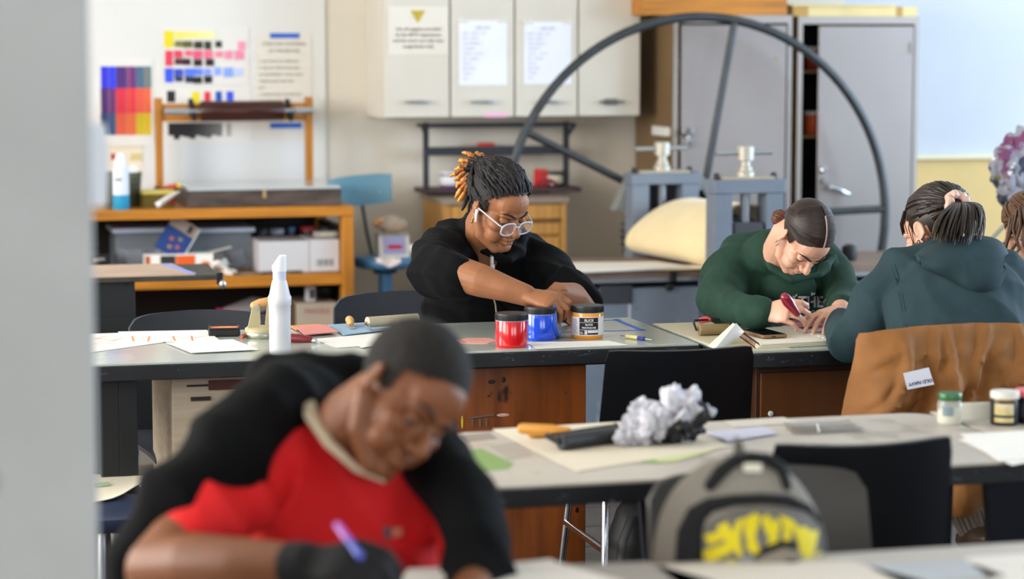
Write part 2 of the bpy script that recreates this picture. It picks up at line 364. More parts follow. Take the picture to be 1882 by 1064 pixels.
patch(t, 'blue_tape', 496, 61, 550, 70, blue_t, off=.005); patch(t, 'blue_tape', 496, 226, 554, 235, blue_t, off=.005)
t, w_, h_ = sheet_on_wall('stained_print', 'small creased paper with red and ochre prints low on the white panel', 'print', 196, 268, 262, 326, creamp, curl=.01)
for a, b_, c, d, cc in [(202, 283, 212, 293, '#b5402e'), (240, 282, 262, 296, '#cfc08a'), (214, 300, 232, 316, '#e0dcda')]: patch(t, 'print_mark', a, b_, c, d, ink(cc), wob=.004)
t, w_, h_ = sheet_on_wall('blank_newsprint', 'large blank pale sheet pinned behind the bench rack', 'paper', 330, 262, 560, 340, mat('blue_white_paper', '#d6dadd', .8), Y=YP - .0005)
# folded notice taped to the hidden far side of the column, sticking out past its edge
b = MB(); b.sheet(lambda u, v: (u * .046 + .004 * math.sin(v * 3), .02 * math.sin(u * 2), (v - .5) * .12), 3, 8, .001)
a = W(182, 290, 3.72)
o = b.out('taped_paper', mat('column_note_paper', '#e4e8ee', .7), None, 60); o.location = (cx1 + .001, 3.54, a.z); tag(o, 'white slip of paper taped to the side of the grey column', 'paper')

# ------------------------------------------------------------------ wall cabinets
YC = 10.60
def cabinets():
    zb = atY(900, 216, YC).z; zt = zb + .78; edges = [705, 828, 946.5, 1063, 1178]
    X = [atY(p, 150, YC).x for p in edges]
    labs = ['cream steel wall cabinet with the yellow triangle notice, leftmost of four', 'cream steel wall cabinet with a white sheet and a pink smear, second of four', 'cream steel wall cabinet with a white sheet, third of four, behind the wheel rim', 'cream steel wall cabinet without any paper, last of four beside the tall lockers']
    for k in range(4):
        x0, x1 = X[k], X[k + 1]; xm = (x0 + x1) / 2
        t = thing('wall_cabinet', labs[k], 'cabinet', (xm, YC, zb), 0, 'cream wall cabinets')
        hw = (x1 - x0) / 2 - .001
        MB().bx(-hw, hw, .022, YW - YC - .001, 0, zt - zb).out('body', cream_m, t, bevel=.002)
        MB().bx(-hw + .003, hw - .004, 0, .02, .003, zt - zb - .003).out('door', cream_m, t, bevel=.004)
        hp = atY(([766, 886, 1010, 1122])[k], 187, YC); hx = hp.x - xm; hz = hp.z - zb
        h = MB(); h.cyl((hx - .035, -.004, hz), (hx - .035, -.022, hz), .005); h.cyl((hx + .035, -.004, hz), (hx + .035, -.022, hz), .005)
        if k == 3: h.box((hx, -.006, hz), (.06, .008, .03))
        h.tube([(hx - .055, -.022, hz), (hx - .02, -.027, hz + .001), (hx + .02, -.027, hz + .001), (hx + .055, -.022, hz)], [.006, .008, .008, .006], 10, round_caps=True)
        h.out('handle', steel if k != 3 else mat('tarnished_steel', '#7d7c74', .4, metal=.8), t, 50)
        if k == 1:
            a = atY(890, 207, YC); c = atY(932, 215, YC)
            MB().bx(a.x - xm, c.x - xm, -.0012, 0, c.z - zb, a.z - zb).out('pink_smear', mat('pink_smear', '#e7b2c8', .6), t)
    return zb
zcab = cabinets()
t, w_, h_ = sheet_on_wall('notice_sheet', 'cabinet notice with a yellow triangle above four lines of print', 'notice', 713, 12, 824, 100, mat('notice_card', '#dbd5c9', .7), Y=YC - .0015)
a = atY(754, 19, YC); c = atY(781, 42, YC); L = t.location
MB().prism([(a.x - L.x, a.z - L.z), ((a.x + c.x) / 2 - L.x, c.z - L.z), (c.x - L.x, a.z - L.z)], -.004, -.0025, 'y').out('yellow_triangle', mat('notice_yellow', '#b8a22a', .6), t)
for k, s_ in enumerate(['Use all supplies provided', 'by the ARTS department', 'and the store use only class', 'assignments only.']):
    z = atY(769, 56 + 10.6 * k, YC).z - L.z; lettering(s_, .0205, Matrix.Translation((0, -.003, z)) @ Matrix.Rotation(PI / 2, 4, 'X'), mat('notice_print', '#4b4843', .7), t)
faint = mat('faint_pen_writing', '#aeb2c4', .8)
for k, (p, lab) in enumerate([((843, 38, 932, 156), 'white handwritten sheet taped to the second cabinet door'), ((963, 40, 1050, 154), 'white handwritten sheet taped to the third cabinet door')]):
    t, w_, h_ = sheet_on_wall('taped_sheet', lab, 'paper', *p, mat('bright_white_paper', '#e4e6f0', .7), Y=YC - .0015, group='sheets on the cabinet doors')
    words = ['INK LIST', 'black   white   red', 'blue   yellow', 'rags and gloves', 'newsprint', 'brayers   spoons', 'lino   gouges', 'barens', 'glass slabs', 'solvent', 'tape']
    for q, s_ in enumerate(words): lettering(s_, .014 if q else .018, Matrix.Translation((0 if not q else -.42 * w_, -.003, h_ * (.37 - .078 * q))) @ Matrix.Rotation(PI / 2, 4, 'X'), faint, t, align='CENTER' if not q else 'LEFT')
    # clear tape across the top corners
    for s in (-1, 1): MB().box((s * w_ * .42, -.004, h_ * .49), (.05, .0006, .02)).out('clear_tape', glass('clear_tape', '#f2f2ea', .3, .35), t)

# ------------------------------------------------------------------ black rack and drawer unit below the cabinets
YR = 10.86
def wall_rack():
    L_ = atY(783, 345, YR); R_ = atY(1040, 345, YR); zt = atY(900, 228, YR).z; zm = atY(900, 277, YR).z; zs = atY(900, 348, YR).z
    xm = (L_.x + R_.x) / 2
    t = thing('wall_rack', 'black iron wall rack with a dark shelf under the cream cabinets', 'rack', (xm, YR, zs), 0)
    rm = mat('dark_iron', '#2a2e35', .5)
    for x in (L_.x, R_.x):
        u = MB(); u.box((x - xm, 0, (zt - zs) / 2 + .01), (.022, .03, zt - zs)); s = 1 if x < xm else -1
        u.tube([(x - xm, 0, zt - zs - .14), (x - xm - 0, -.02, zt - zs - .06), (x - xm - s * .03, -.05, zt - zs)], .009, 8); u.out('upright', rm, t, 40)
    MB().bx(L_.x - xm - .03, R_.x - xm + .03, -.06, .06, zt - zs - .012, zt - zs + .004).out('top_shelf', rm, t, bevel=.002)
    MB().bx(L_.x - xm, R_.x - xm, -.012, .012, zm - zs - .02, zm - zs + .02).out('cross_rail', rm, t, bevel=.002)
    MB().bx(L_.x - xm - .035, R_.x - xm + .04, -.12, .10, -.01, .012).out('shelf_board', mat('dark_red_brown_shelf', '#3f2a2a', .5), t, bevel=.002)
    return zs + .012, xm
zsh, _ = wall_rack()
def can(name, label, cat, x, y, z, r, h, body, lid=None, band=None, group=None, lidr=1.03):
    t = thing(name, label, cat, (x, y, z), 0, group)
    MB().lathe([(r * .94, 0), (r, .004), (r, h * .86), (r * .97, h * .88)], seg=24).out('body', body, t, 40)
    if band: MB().lathe([(r * 1.006, h * .2), (r * 1.012, h * .21), (r * 1.012, h * .72), (r * 1.006, h * .73)], seg=24).out('label_band', band, t, 40)
    if lid: MB().lathe([(r * lidr, h * .86), (r * lidr, h * .985), (r * lidr * .95, h)], seg=24).out('lid', lid, t, 40)
    return t
def onshelf(px, Y): return atY(px, 340, Y).x
can('ink_can', 'white and violet tub on the black rack left of the hair', 'can', onshelf(826, 10.84), 10.84, zsh, .045, .075, mat('violet_tub', '#6a4a78', .5), white_w, white_w)
can('ink_can', 'dark red tin on the black rack right behind the locs', 'can', onshelf(850, 10.82), 10.82, zsh, .034, .06, mat('dark_red_tin', '#7a1f26', .4), mat('dark_red_lid', '#5c161c', .4))
can('ink_can', 'black and cream jar at the right end of the rack', 'can', onshelf(1018, 10.84), 10.84, zsh, .042, .07, black, mat('grey_lid', '#54504a', .5), mat('cream_label', '#c9bda4', .6))
t = thing('red_box', 'bright red carton on the black rack beside the forehead', 'box', (onshelf(994, 10.84), 10.84, zsh), .15)
MB().box((0, 0, .04), (.05, .05, .08)).out('carton', mat('bright_red', '#d02420', .5), t, bevel=.003); MB().box((0, -.0255, .055), (.036, .001, .02)).out('carton_print', mat('red_print', '#a81a1a', .5), t)
t = thing('c_clamp', 'small dark red clamp lying on the rack by the red carton', 'clamp', (onshelf(1004, 10.77), 10.765, zsh), .3)
MB().tube([(-.05, 0, .012), (-.02, 0, .03), (.02, 0, .03), (.05, 0, .012)], .011, 8).out('frame', mat('dark_red_paint', '#8a1c20', .4), t, 50); MB().cyl((.05, -.0, .012), (.02, 0, .012), .006).out('screw', steel, t, 50)
zr2 = atY(900, 222, YR).z
t = thing('red_tin', 'flat red tin lying behind the rack rail above the hair', 'tin', (onshelf(895, YR + .05), YR + .05, zsh), 0)
zz = atY(895, 273, YR + .05).z - zsh
MB().box((0, .02, zz / 2 + .012), (.075, .04, zz + .03)).out('tin_box', mat('red_tin_paint', '#c23a30', .45), t, bevel=.004); MB().box((0, -.001, zz), (.05, .002, .02)).out('tin_print', mat('red_tin_print', '#9c2620', .45), t)
def drawer_unit():
    Yf = 10.52; L_ = atY(818, 420, Yf); R_ = atY(1041, 420, Yf); zt = atY(1000, 363, Yf).z; xm = (L_.x + R_.x) / 2; hw = (R_.x - L_.x) / 2
    t = thing('drawer_cabinet', 'light oak drawer unit against the wall behind the person in black', 'cabinet', (xm, Yf, 0))
    MB().bx(-hw, hw, .02, .44, .0, zt - .025).out('body', wood_l, t, bevel=.003)
    MB().bx(-hw - .01, hw + .01, -.015, .46, zt - .025, zt).out('worktop', mat('grey_laminate_top', '#8f8070', .5), t, bevel=.003)
    for s in (-1, 1): MB().bx(s * hw - (0 if s < 0 else .03), s * hw + (.03 if s < 0 else 0), 0, .02, 0, zt - .025).out('stile', wood_l, t, bevel=.002)
    zs = [atY(1000, p, Yf).z for p in (376, 436)] ; hgt = zs[0] - zs[1]
    k = 0
    while zs[0] - hgt * (k + 1) > .05 and k < 5:
        z1 = zs[0] - hgt * k
        d = MB().bx(-hw + .033, hw - .033, -.004, .018, z1 - hgt + .012, z1).out('drawer', wood_l, t, bevel=.004)
        MB().bx(.1 * hw, .9 * hw, -.006, -.003, z1 - hgt * .5 - .008, z1 - hgt * .5 + .012).out('finger_pull', mat('oak_pull_shadow', '#6a4820', .6), d)
        k += 1
drawer_unit()

# ------------------------------------------------------------------ tall steel lockers
YK = 10.42
lk = mat('pinkish_grey_enamel', '#978f8c', .36, metal=.25, var=.04, scale=2); lkf = mat('grey_enamel_frame', '#a29a94', .42, metal=.25); lks = mat('brown_enamel_side', '#7e6546', .5, metal=.1)
def locker(px_l, px_d0, px_d1, px_r, ytop, label, slot):
    x0 = atY(px_l, 200, YK).x; x1 = atY(px_r, 200, YK).x; zt = atY((px_l + px_r) / 2, ytop, YK).z; xm = (x0 + x1) / 2; hw = (x1 - x0) / 2; dp = .55
    t = thing('storage_locker', label, 'locker', (xm, YK, 0), 0, 'tall steel lockers')
    MB().bx(-hw, -hw + .012, .0, dp, .02, zt).out('side_panel', lks, t); MB().bx(hw - .012, hw, .0, dp, .02, zt).out('side_panel', lks, t)
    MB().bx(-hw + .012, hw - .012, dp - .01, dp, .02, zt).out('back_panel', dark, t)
    MB().bx(-hw + .012, hw - .012, .0, dp - .01, zt - .02, zt).out('top_panel', lkf, t); MB().bx(-hw + .012, hw - .012, 0.01, dp - .01, .02, .06).out('bottom_panel', lkf, t)
    fr = MB(); fr.bx(-hw, -hw + .022, -.004, 0, .02, zt); fr.bx(hw - .022, hw, -.004, 0, .02, zt); fr.bx(-hw + .022, hw - .022, -.004, 0, zt - .035, zt); fr.out('front_frame', lkf, t)
    for z in (.42, .78, 1.12, 1.42): MB().bx(-hw + .014, hw - .014, .06, dp - .012, z - .01, z).out('shelf', lks, t)
    d0 = atY(px_d0, 200, YK).x - xm; d1 = atY(px_d1, 200, YK).x - xm
    d = MB().bx(d0, d1, -.018, -.006, .08, zt - .045).out('door', lk, t, bevel=.004)
    return t, xm, hw, zt, d0, d1, d
t1, xk1, hw1, zk1, d0, d1, d = locker(1237, 1250, 1441, 1454, 28, 'left tall grey steel locker behind the press wheel, narrow gap at its left', 0)
t2, xk2, hw2, zk2, d0b, d1b, d2 = locker(1465, 1501, 1674, 1686, 30, 'right tall grey steel locker with chrome lever handle and open slot', 1)
hp = atY(1520, 355, YK); h = MB(); h.cyl((hp.x - xk2, -.018, hp.z + .03), (hp.x - xk2, -.05, hp.z + .03), .014); h.tube([(hp.x - xk2, -.045, hp.z + .03), (hp.x - xk2 + .05, -.05, hp.z + .015), (hp.x - xk2 + .09, -.045, hp.z - .002)], [.011, .01, .007], 10, round_caps=True); h.out('lever_handle', chrome, d2, 50)
for pp in ((1511, 312, .018), (1511, 332, .015)):
    q = atY(pp[0], pp[1], YK); MB().lathe([(pp[2], 0), (pp[2], .014), (pp[2] * .7, .02)], M=Matrix.Translation((q.x - xk2, -.018, q.z)) @ Matrix.Rotation(PI / 2, 4, 'X')).out('lock_knob', chrome, d2, 40)
q = atY(1672, 88, YK); MB().box((q.x - xk2, -.021, q.z), (.012, .008, .05)).out('hinge', lkf, d2)
q = atY(1423, 108, YK); MB().lathe([(.008, 0), (.008, .001)], M=Matrix.Translation((q.x - xk1, -.0185, q.z)) @ Matrix.Rotation(PI / 2, 4, 'X')).out('rust_spot', mat('rust', '#a08a52', .7), d)
for s_, px, py, lab, cc, lc in [(0, 1487, 140, 'red tin inside the right locker on its top shelf', '#a03028', '#d8d0c8'), (1, 1486, 275, 'orange labelled jar inside the right locker slot', '#d05a2a', '#dcd6d0')]:
    q = atY(px, py, YK + .16); zsf = min((.42, .78, 1.12, 1.42), key=lambda z: abs(z - (q.z - .04)))
    can('paint_can', lab, 'can', q.x + .02, YK + .16, zsf, .04, .11, mat('can_%d' % s_, cc, .5), mat('canlid_%d' % s_, lc, .4), None, 'cans in the locker')
q = atY(1246, 70, YK + .1)
can('paint_can', 'pale tin glimpsed through the gap of the left locker', 'can', q.x + .03, YK + .12, 1.42, .035, .07, cream_m, steel, None, 'cans in the locker')
# wooden box and cardboard tray on top
a = atY(1183, 27, YK - .0); c = atY(1447, 27, YK)
t = thing('wooden_box', 'orange wooden box on top of the left locker', 'box', ((a.x + c.x) / 2, YK + .2, zk1), 0); hw_ = (c.x - a.x) / 2
for n_, p in [('front_board', (-hw_, hw_, -.2, -.185, 0, .14)), ('back_board', (-hw_, hw_, .185, .2, 0, .14)), ('side_board', (-hw_, -hw_ + .015, -.185, .185, 0, .14)), ('side_board', (hw_ - .015, hw_, -.185, .185, 0, .14)), ('base_board', (-hw_ + .015, hw_ - .015, -.185, .185, 0, .012))]: MB().bx(*p).out(n_, wood_o, t, bevel=.002)
a = atY(1462, 27, YK); c = atY(1684, 27, YK)
t = thing('cardboard_tray', 'shallow cream cardboard tray on the right locker', 'tray', ((a.x + c.x) / 2, YK + .2, zk2), 0); hw_ = (c.x - a.x) / 2; cb = mat('cream_cardboard', '#d9c690', .7, var=.08, scale=6)
b = MB(); b.bx(-hw_, hw_, -.2, .2, 0, .006)
b.out('tray_base', cb, t)
for p in [(-hw_, hw_, -.205, -.2, 0, .045), (-hw_, hw_, .2, .205, 0, .045), (-hw_ - .005, -hw_, -.2, .2, 0, .045), (hw_, hw_ + .005, -.2, .2, 0, .045)]: MB().bx(*p).out('tray_wall', cb, t)
MB().bx(-hw_ - .02, hw_ * .62, -.215, .2, .046, .054).out('tray_lid', cb, t); MB().bx(hw_ * .66, hw_ * .76, -.2075, -.2055, .0, .045).out('tape_strip', mat('brown_tape', '#b08a40', .5), t); MB().bx(-hw_, -hw_ * .8, -.2075, -.2055, .0, .045).out('tape_strip', MATS['brown_tape'], t)
# ------------------------------------------------------------------ bench along the back wall
YB = 10.25
def bench():
    xr = atY(650, 380, YB).x; zt = atY(500, 381, YB).z; zsf = atY(500, 505, YB).z; x0 = -.6; dp = .68; xm = (x0 + xr) / 2
    t = thing('work_bench', 'orange wooden work bench with open shelves against the white panel', 'bench', (xm, YB, 0)); a, b = x0 - xm, xr - xm; pw = .052
    MB().bx(a, b - .0, -.012, dp, zt - .042, zt).out('bench_top', wood_o, t, bevel=.003)
    MB().bx(a, b - pw, .0, dp - .02, zsf - .05, zsf - .0).out('lower_shelf', wood_o, t, bevel=.003)
    MB().bx(a, b - pw, .02, dp - .02, .08, .12).out('bottom_shelf', wood_o, t, bevel=.003)
    MB().bx(b - pw, b - .001, -.005, .06, 0, zt - .043).out('post', wood_ox, t, bevel=.003); MB().bx(b - pw, b - .001, dp - .06, dp, 0, zt - .043).out('post', wood_ox, t, bevel=.003)
    MB().bx(a, a + pw, -.005, .06, 0, zt - .043).out('post', wood_ox, t, bevel=.003)
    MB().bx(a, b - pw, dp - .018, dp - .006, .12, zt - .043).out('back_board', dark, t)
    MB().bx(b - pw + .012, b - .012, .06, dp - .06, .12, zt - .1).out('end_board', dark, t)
    return zt, zsf, xr
zt, zsf, xrb = bench()
# stone slab box with a glassy top
a = atY(345, 388, 10.30); c = atY(628, 388, 10.30); zs1 = atY(480, 344, 10.30).z
t = thing('ink_slab', 'wide dark wooden slab box with pale glass top on the bench', 'slab', ((a.x + c.x) / 2, 10.30, zt), 0); hw = (c.x - a.x) / 2; hs = zs1 - zt
b = mat('scorched_dark_wood', '#4a3f38', .6, var=.45, scale=3, stretch=(2, 2, 8)); 
MB().bx(-hw, hw, 0, .5, .0, hs - .012).out('box_body', b, t, bevel=.004)
MB().bx(-hw + .004, hw - .004, .004, .496, hs - .012, hs).out('glass_top', mat('pale_glass_slab', '#b5b9ba', .12), t, bevel=.002)
MB().bx(-.01, .004, -.001, .003, hs * .45, hs * .85).out('scrape_mark', mat('raw_wood_scrape', '#a98c64', .7), t)
# roller rack
YQ = 10.84
def roller_rack():
    pl, pr = atY(291, 190, YQ), atY(567, 190, YQ); xm = (pl.x + pr.x) / 2; t = thing('roller_rack', 'orange wooden stand holding a brown leather roller above the slab', 'rack', (xm, YQ, zt))
    top = atY(567, 178, YQ).z - zt
    for p, bot in ((pl, 0), (pr, 0)):
        MB().bx(p.x - xm - .016, p.x - xm + .016, -.02, .02, bot, top).out('post', wood_ox, t, bevel=.002)
        MB().bx(p.x - xm - .022, p.x - xm + .022, -.028, .028, 0, .06).out('foot_block', mat('dark_stained_wood', '#3a2a20', .6), t, bevel=.002)
    z1, z2 = atY(430, 190, YQ).z - zt, atY(430, 222, YQ).z - zt
    MB().bx(pl.x - xm + .017, pr.x - xm - .017, -.01, .012, z2, z1).out('cross_board', wood_o, t, bevel=.002)
    hk = mat('dark_iron_hook', '#2e3236', .4, metal=.6)
    for px in (350, 527):
        x = atY(px, 200, YQ).x - xm; zz = atY(px, 207, YQ - .06).z - zt
        MB().tube([(x, -.012, zz + .05), (x, -.03, zz + .04), (x + .004, -.05, zz - .02), (x + .006, -.075, zz - .028), (x + .006, -.10, zz - .005)], [.013, .013, .012, .012, .01], 8, round_caps=True).out('hook', hk, t, 50)
    return xm
roller_rack()
a, c = atY(368, 205, YQ - .085), atY(521, 203, YQ - .085); z = (a.z + c.z) / 2; h0 = atY(302, 208, YQ - .085).x; h1 = atY(577, 201, YQ - .085).x; xm = (a.x + c.x) / 2
t = thing('leather_roller', 'dark brown leather roller with steel handles on the wooden stand', 'roller', (xm, YQ - .085, z)); r = .0455
MB().lathe([(r * .9, a.x - xm), (r, a.x - xm + .006), (r, c.x - xm - .006), (r * .9, c.x - xm)], M=Matrix.Rotation(PI / 2, 4, 'Y')).out('roller_drum', mat('brown_leather', '#38170f', .25, var=.15, scale=6), t, 40)
for u0, u1, rr in ((h0, a.x, .0125), (c.x, h1, .0125)):
    s = 1 if u0 > xm else -1
    MB().lathe([(.011, u0 - xm), (.0155, u0 - xm + .004), (.0155, u1 - xm - .05 if s < 0 else u0 - xm + .09), (.009, u1 - xm - .045 if s < 0 else u0 - xm + .1), (.009, u1 - xm)] if s < 0 else [(.009, u0 - xm), (.009, u0 - xm + .045), (.0155, u0 - xm + .05), (.0155, u1 - xm - .004), (.011, u1 - xm)], seg=16, M=Matrix.Rotation(PI / 2, 4, 'Y')).out('handle', steel, t, 40)
# things on the bench top
x = atY(223, 380, 10.28).x
t = thing('spray_cleaner', 'white aerosol can with teal blue base beside the mesh basket', 'can', (x, 10.29, zt))
hh = atY(223, 281, 10.29).z - zt
MB().lathe([(.033, 0), (.0355, .004), (.0355, hh * .26)], seg=24).out('teal_base', mat('teal_blue_print', '#2b93bd', .4), t, 40)
MB().lathe([(.0355, hh * .262), (.0355, hh * .70), (.031, hh * .74)], seg=24).out('body', mat('white_can_paint', '#d5dae8', .4), t, 40)
MB().lathe([(.027, hh * .742), (.025, hh * .86), (.014, hh * .99), (.008, hh)], seg=20).out('cap', white_w, t, 40)
MB().bx(-.028, .0, -.0375, -.0355, hh * .52, hh * .56).out('label_strip', mat('grey_label', '#8a9080', .6), t)
def mesh_basket():
    a, c = atY(188, 378, 10.47), atY(260, 378, 10.47); r = (c.x - a.x) / 2 * 1.0; hb = atY(225, 318, 10.47).z - zt
    t = thing('mesh_basket', 'olive grey perforated metal basket behind the aerosol can', 'basket', ((a.x + c.x) / 2, 10.47, zt)); m = mat('olive_mesh_metal', '#5c5d4c', .45, metal=.5)
    n = 44; k = 13; b = MB()
    for i in range(n):                                   # crossing wires of the mesh
        for s in (1, -1):
            b.tube([(r * (.9 + .1 * q / 6) * math.cos(2 * PI * i / n + s * .09 * q), r * (.9 + .1 * q / 6) * math.sin(2 * PI * i / n + s * .09 * q), hb * q / 6) for q in range(7)], .0024, 4)
    b.out('wire_mesh', m, t)['kind'] = 'stuff'
    MB().tube([(r * math.cos(2 * PI * q / 28), r * math.sin(2 * PI * q / 28), hb) for q in range(28)], .005, 8, closed=True).out('rim', m, t, 60)
    MB().lathe([(r * .88, 0), (r * .9, .008)], seg=28).out('base', m, t)
    MB().lathe([(r * .8, .009), (r * .84, hb * .7)], seg=28).out('lining', mat('dark_basket_contents', '#4a4a3c', .8), t)
mesh_basket()
x = atY(200, 312, 10.6).x
t = thing('paper_tag', 'white scrap card with red mark standing in the mesh basket', 'card', (atY(244, 318, 10.47).x, 10.47, zt + .12), .2)
MB().lathe([(.001, -.001), (.028, -.001), (.028, .001), (.001, .001)], seg=6, M=Matrix.Translation((0, 0, .035)) @ Matrix.Rotation(PI / 2, 4, 'X')).out('card', white_p, t); MB().bx(-.003, .003, -.003, 0, -.1, .02).out('stem', mat('grey_label', '#8a9080', .6), t)
a = atY(262, 378, 10.36); c = atY(322, 378, 10.36)
t = thing('ink_tube_carton', 'low yellow and maroon carton of ink tubes next to the basket', 'carton', ((a.x + c.x) / 2, 10.40, zt), .05); hw = (c.x - a.x) / 2
MB().bx(-hw, hw, -.03, .06, 0, .055).out('carton', mat('olive_carton', '#6a5a14', .6), t, bevel=.002); MB().bx(-hw - .001, hw + .001, -.032, .061, .056, .072).out('carton_lid', mat('pale_yellow_carton', '#d8c766', .6), t, bevel=.002); MB().bx(.01, hw * .95, -.0325, -.0305, .012, .05).out('maroon_panel', mat('maroon_print', '#7c2020', .6), t)
p0, p1 = atY(287, 372, 10.29), atY(330, 351, 10.29)
t = thing('ink_tube', 'crumpled white ink tube leaning on the dark slab box', 'tube', (p0.x, 10.287, zt)); v = p1 - p0
q1 = Vector((v.x * .55, 0, v.z * .6)); q2 = Vector((v.x, -.0, v.z + .01))
MB().tube([Vector((0, 0, .014)) + q2 * .22, Vector((0, 0, .018)) + q2 * .45, Vector((0, 0, .018)) + q2 * .7, Vector((0, 0, .016)) + q2], [(.014, .014), (.016, .013), (.016, .01), (.017, .003)], 12).out('tube_body', mat('tube_foil', '#c9c7c0', .35, metal=.3), t, 50)
MB().cyl(Vector((0, 0, .014)), Vector((0, 0, .014)) + q2 * .2, .0125).out('tube_cap', white_w, t, 40)
t = thing('ink_tube', 'yellow and red ink tube lying on top of the carton', 'tube', (atY(312, 350, 10.38).x, 10.385, zt + .085), .25)
MB().tube([(-.035, 0, 0), (0, 0, .002), (.03, 0, .004)], [(.013, .004), (.013, .01), (.0125, .012)], 12).out('tube_body', mat('red_tube_print', '#c8502c', .45), t, 50); MB().cyl((.03, 0, .004), (.048, 0, .005), .0105).out('tube_cap', mat('yellow_cap', '#e0bd1c', .4), t, 40)

# shelf of the bench
def bin_(name, label, px0, px1, py0, Y, dp_, contents):
    a, c = atY(px0, 490, Y), atY(px1, 490, Y); hw = (c.x - a.x) / 2; h = atY(px0, py0, Y).z - zsf
    t = thing(name, label, 'bin', ((a.x + c.x) / 2, Y, zsf), 0, 'clear plastic bins'); g = glass('clear_bin_plastic', '#b9c6d2', .15, .30)
    b = MB(); b.box((0, dp_ / 2, h * .44), (hw * 1.8, dp_ * .9, h * .88)); o = b.out('tub', g, t, bevel=.01)
    MB().bx(-hw, hw, -.006, dp_, h * .885, h).out('lid', mat('frosted_lid', '#b3bfd4', .3), t, bevel=.006)
    for k in range(contents):
        x = rnd.uniform(-hw * .6, hw * .6); cc = rnd.choice(['#3f7f8a', '#5f6f7f', '#8a8fa0', '#3a5f4a', '#c2c2c8', '#6a5a7a', '#2f4a68'])
        MB().box((x, rnd.uniform(.3, .65) * dp_, h * rnd.uniform(.12, .42)), (hw * rnd.uniform(.3, .6), dp_ * .3, h * rnd.uniform(.15, .4)), rz=rnd.uniform(-.4, .4), ry=rnd.uniform(-.3, .3)).out('content', ink(cc), o, bevel=.004)
    return t
bin_('storage_bin', 'left clear plastic bin with pale lid behind the blue box', 208, 322, 420, 10.46, .3, 5)
bin_('storage_bin', 'right clear plastic bin with pale lid, beside the white carton', 345, 470, 420, 10.46, .3, 5)
t = thing('long_carton', 'low carton with white, black and orange panels on the bench shelf', 'carton', (atY(330, 489, 10.33).x, 10.33, zsf)); hw = (atY(392, 480, 10.33).x - atY(267, 480, 10.33).x) / 2; h = atY(330, 467, 10.33).z - zsf
MB().bx(-hw, hw, -.0, .08, 0, h).out('carton', white_p, t, bevel=.002)
for u0, u1, cc in ((-1, -.86, '#b5561c'), (-.56, -.12, '#2a2e28'), (-.1, .46, '#e0601c')): MB().bx(u0 * hw, u1 * hw, -.0015, 0, .004, h - .006).out('printed_panel', ink(cc), t)
MB().lathe([(.001, 0), (.02, 0), (.02, .0012), (.001, .0012)], seg=16, M=Matrix.Translation((hw * .76, -.001, h * .5)) @ Matrix.Rotation(PI / 2, 4, 'X') @ Matrix.Diagonal((1, .7, 1, 1))).out('orange_emblem', ink('#d8782c'), t)
t = thing('blue_carton', 'tilted blue carton with beige flap leaning over the long carton', 'carton', (atY(327, 436, 10.36).x, 10.375, atY(327, 436, 10.36).z)); 
Rz = Matrix.Rotation(math.radians(33), 4, 'Y') @ Matrix.Rotation(math.radians(-8), 4, 'X')
MB().add(*(lambda m: (m.v, m.f))(MB().box((0, 0, -.03), (.125, .022, .11))), Rz).out('carton', mat('royal_blue_carton', '#1a3d80', .5), t, bevel=.002)
MB().add(*(lambda m: (m.v, m.f))(MB().box((0, 0, .053), (.125, .022, .052))), Rz).out('beige_end', mat('beige_print', '#9a8c80', .6), t, bevel=.002)
MB().add(*(lambda m: (m.v, m.f))(MB().box((.0655, 0, 0), (.004, .024, .16))), Rz).out('white_edge', white_p, t)
for u, v_, cc in ((-.02, -.02, '#b0603c'), (.015, -.005, '#8a7a5a'), (.02, -.04, '#b05a5a'), (-.01, -.055, '#a07a4a')): MB().add(*(lambda m: (m.v, m.f))(MB().box((u, -.0118, v_), (.018, .001, .016))), Rz).out('printed_picture', ink(cc), t)
MB().add(*(lambda m: (m.v, m.f))(MB().box((.03, -.0118, .053), (.02, .001, .035))), Rz).out('printed_picture', ink('#3a302c'), t)
t = thing('crumpled_paper', 'crumpled white paper between the long carton and the right bin', 'paper', (atY(408, 485, 10.32).x, 10.34, zsf), 0)
MB().sheet(lambda u, v: ((u - .5) * .09 + .02 * math.sin(v * 7), .04 * math.sin(u * 5 + v * 3), v * .075 * (1 - abs(u - .4)) + .008 * math.sin(u * 14)), 10, 8, .001).out('paper', white_p, t, 40)
t = thing('paper_roll', 'white paper sheet folded and wedged above the long carton', 'paper', (atY(395, 460, 10.41).x, 10.40, zsf + .075), 0)
MB().tube([(-.08, 0, -.0), (0, 0, .02), (.07, 0, .035)], [(.014, .004)] * 3, 8).out('folded_sheet', white_p, t, 40)
a, c = atY(478, 489, 10.30), atY(627, 489, 10.30); h = atY(550, 443, 10.3).z - zsf
t = thing('white_carton', 'long white corrugated carton with a grey barcode on the shelf', 'carton', ((a.x + c.x) / 2 - .004, 10.305, zsf + .0)); hw = (c.x - a.x) / 2 - .004
MB().bx(-hw, hw * .25, 0, .26, 0, h).out('carton', mat('bluish_white_card', '#c9c8cc', .7), t, bevel=.003); MB().bx(hw * .26, hw, -.006, .26, .003, h + .004).out('carton_end', mat('bluish_white_card', '#c9c8cc', .7), t, bevel=.003)
for k in range(9): MB().bx(hw * .42 + k * .0085, hw * .42 + k * .0085 + (.005 if k % 3 else .003), -.0068, -.006, h * .2, h * .42).out('barcode_bar', ink('#6e6e74'), t)
zc_ = zsf + h + .005
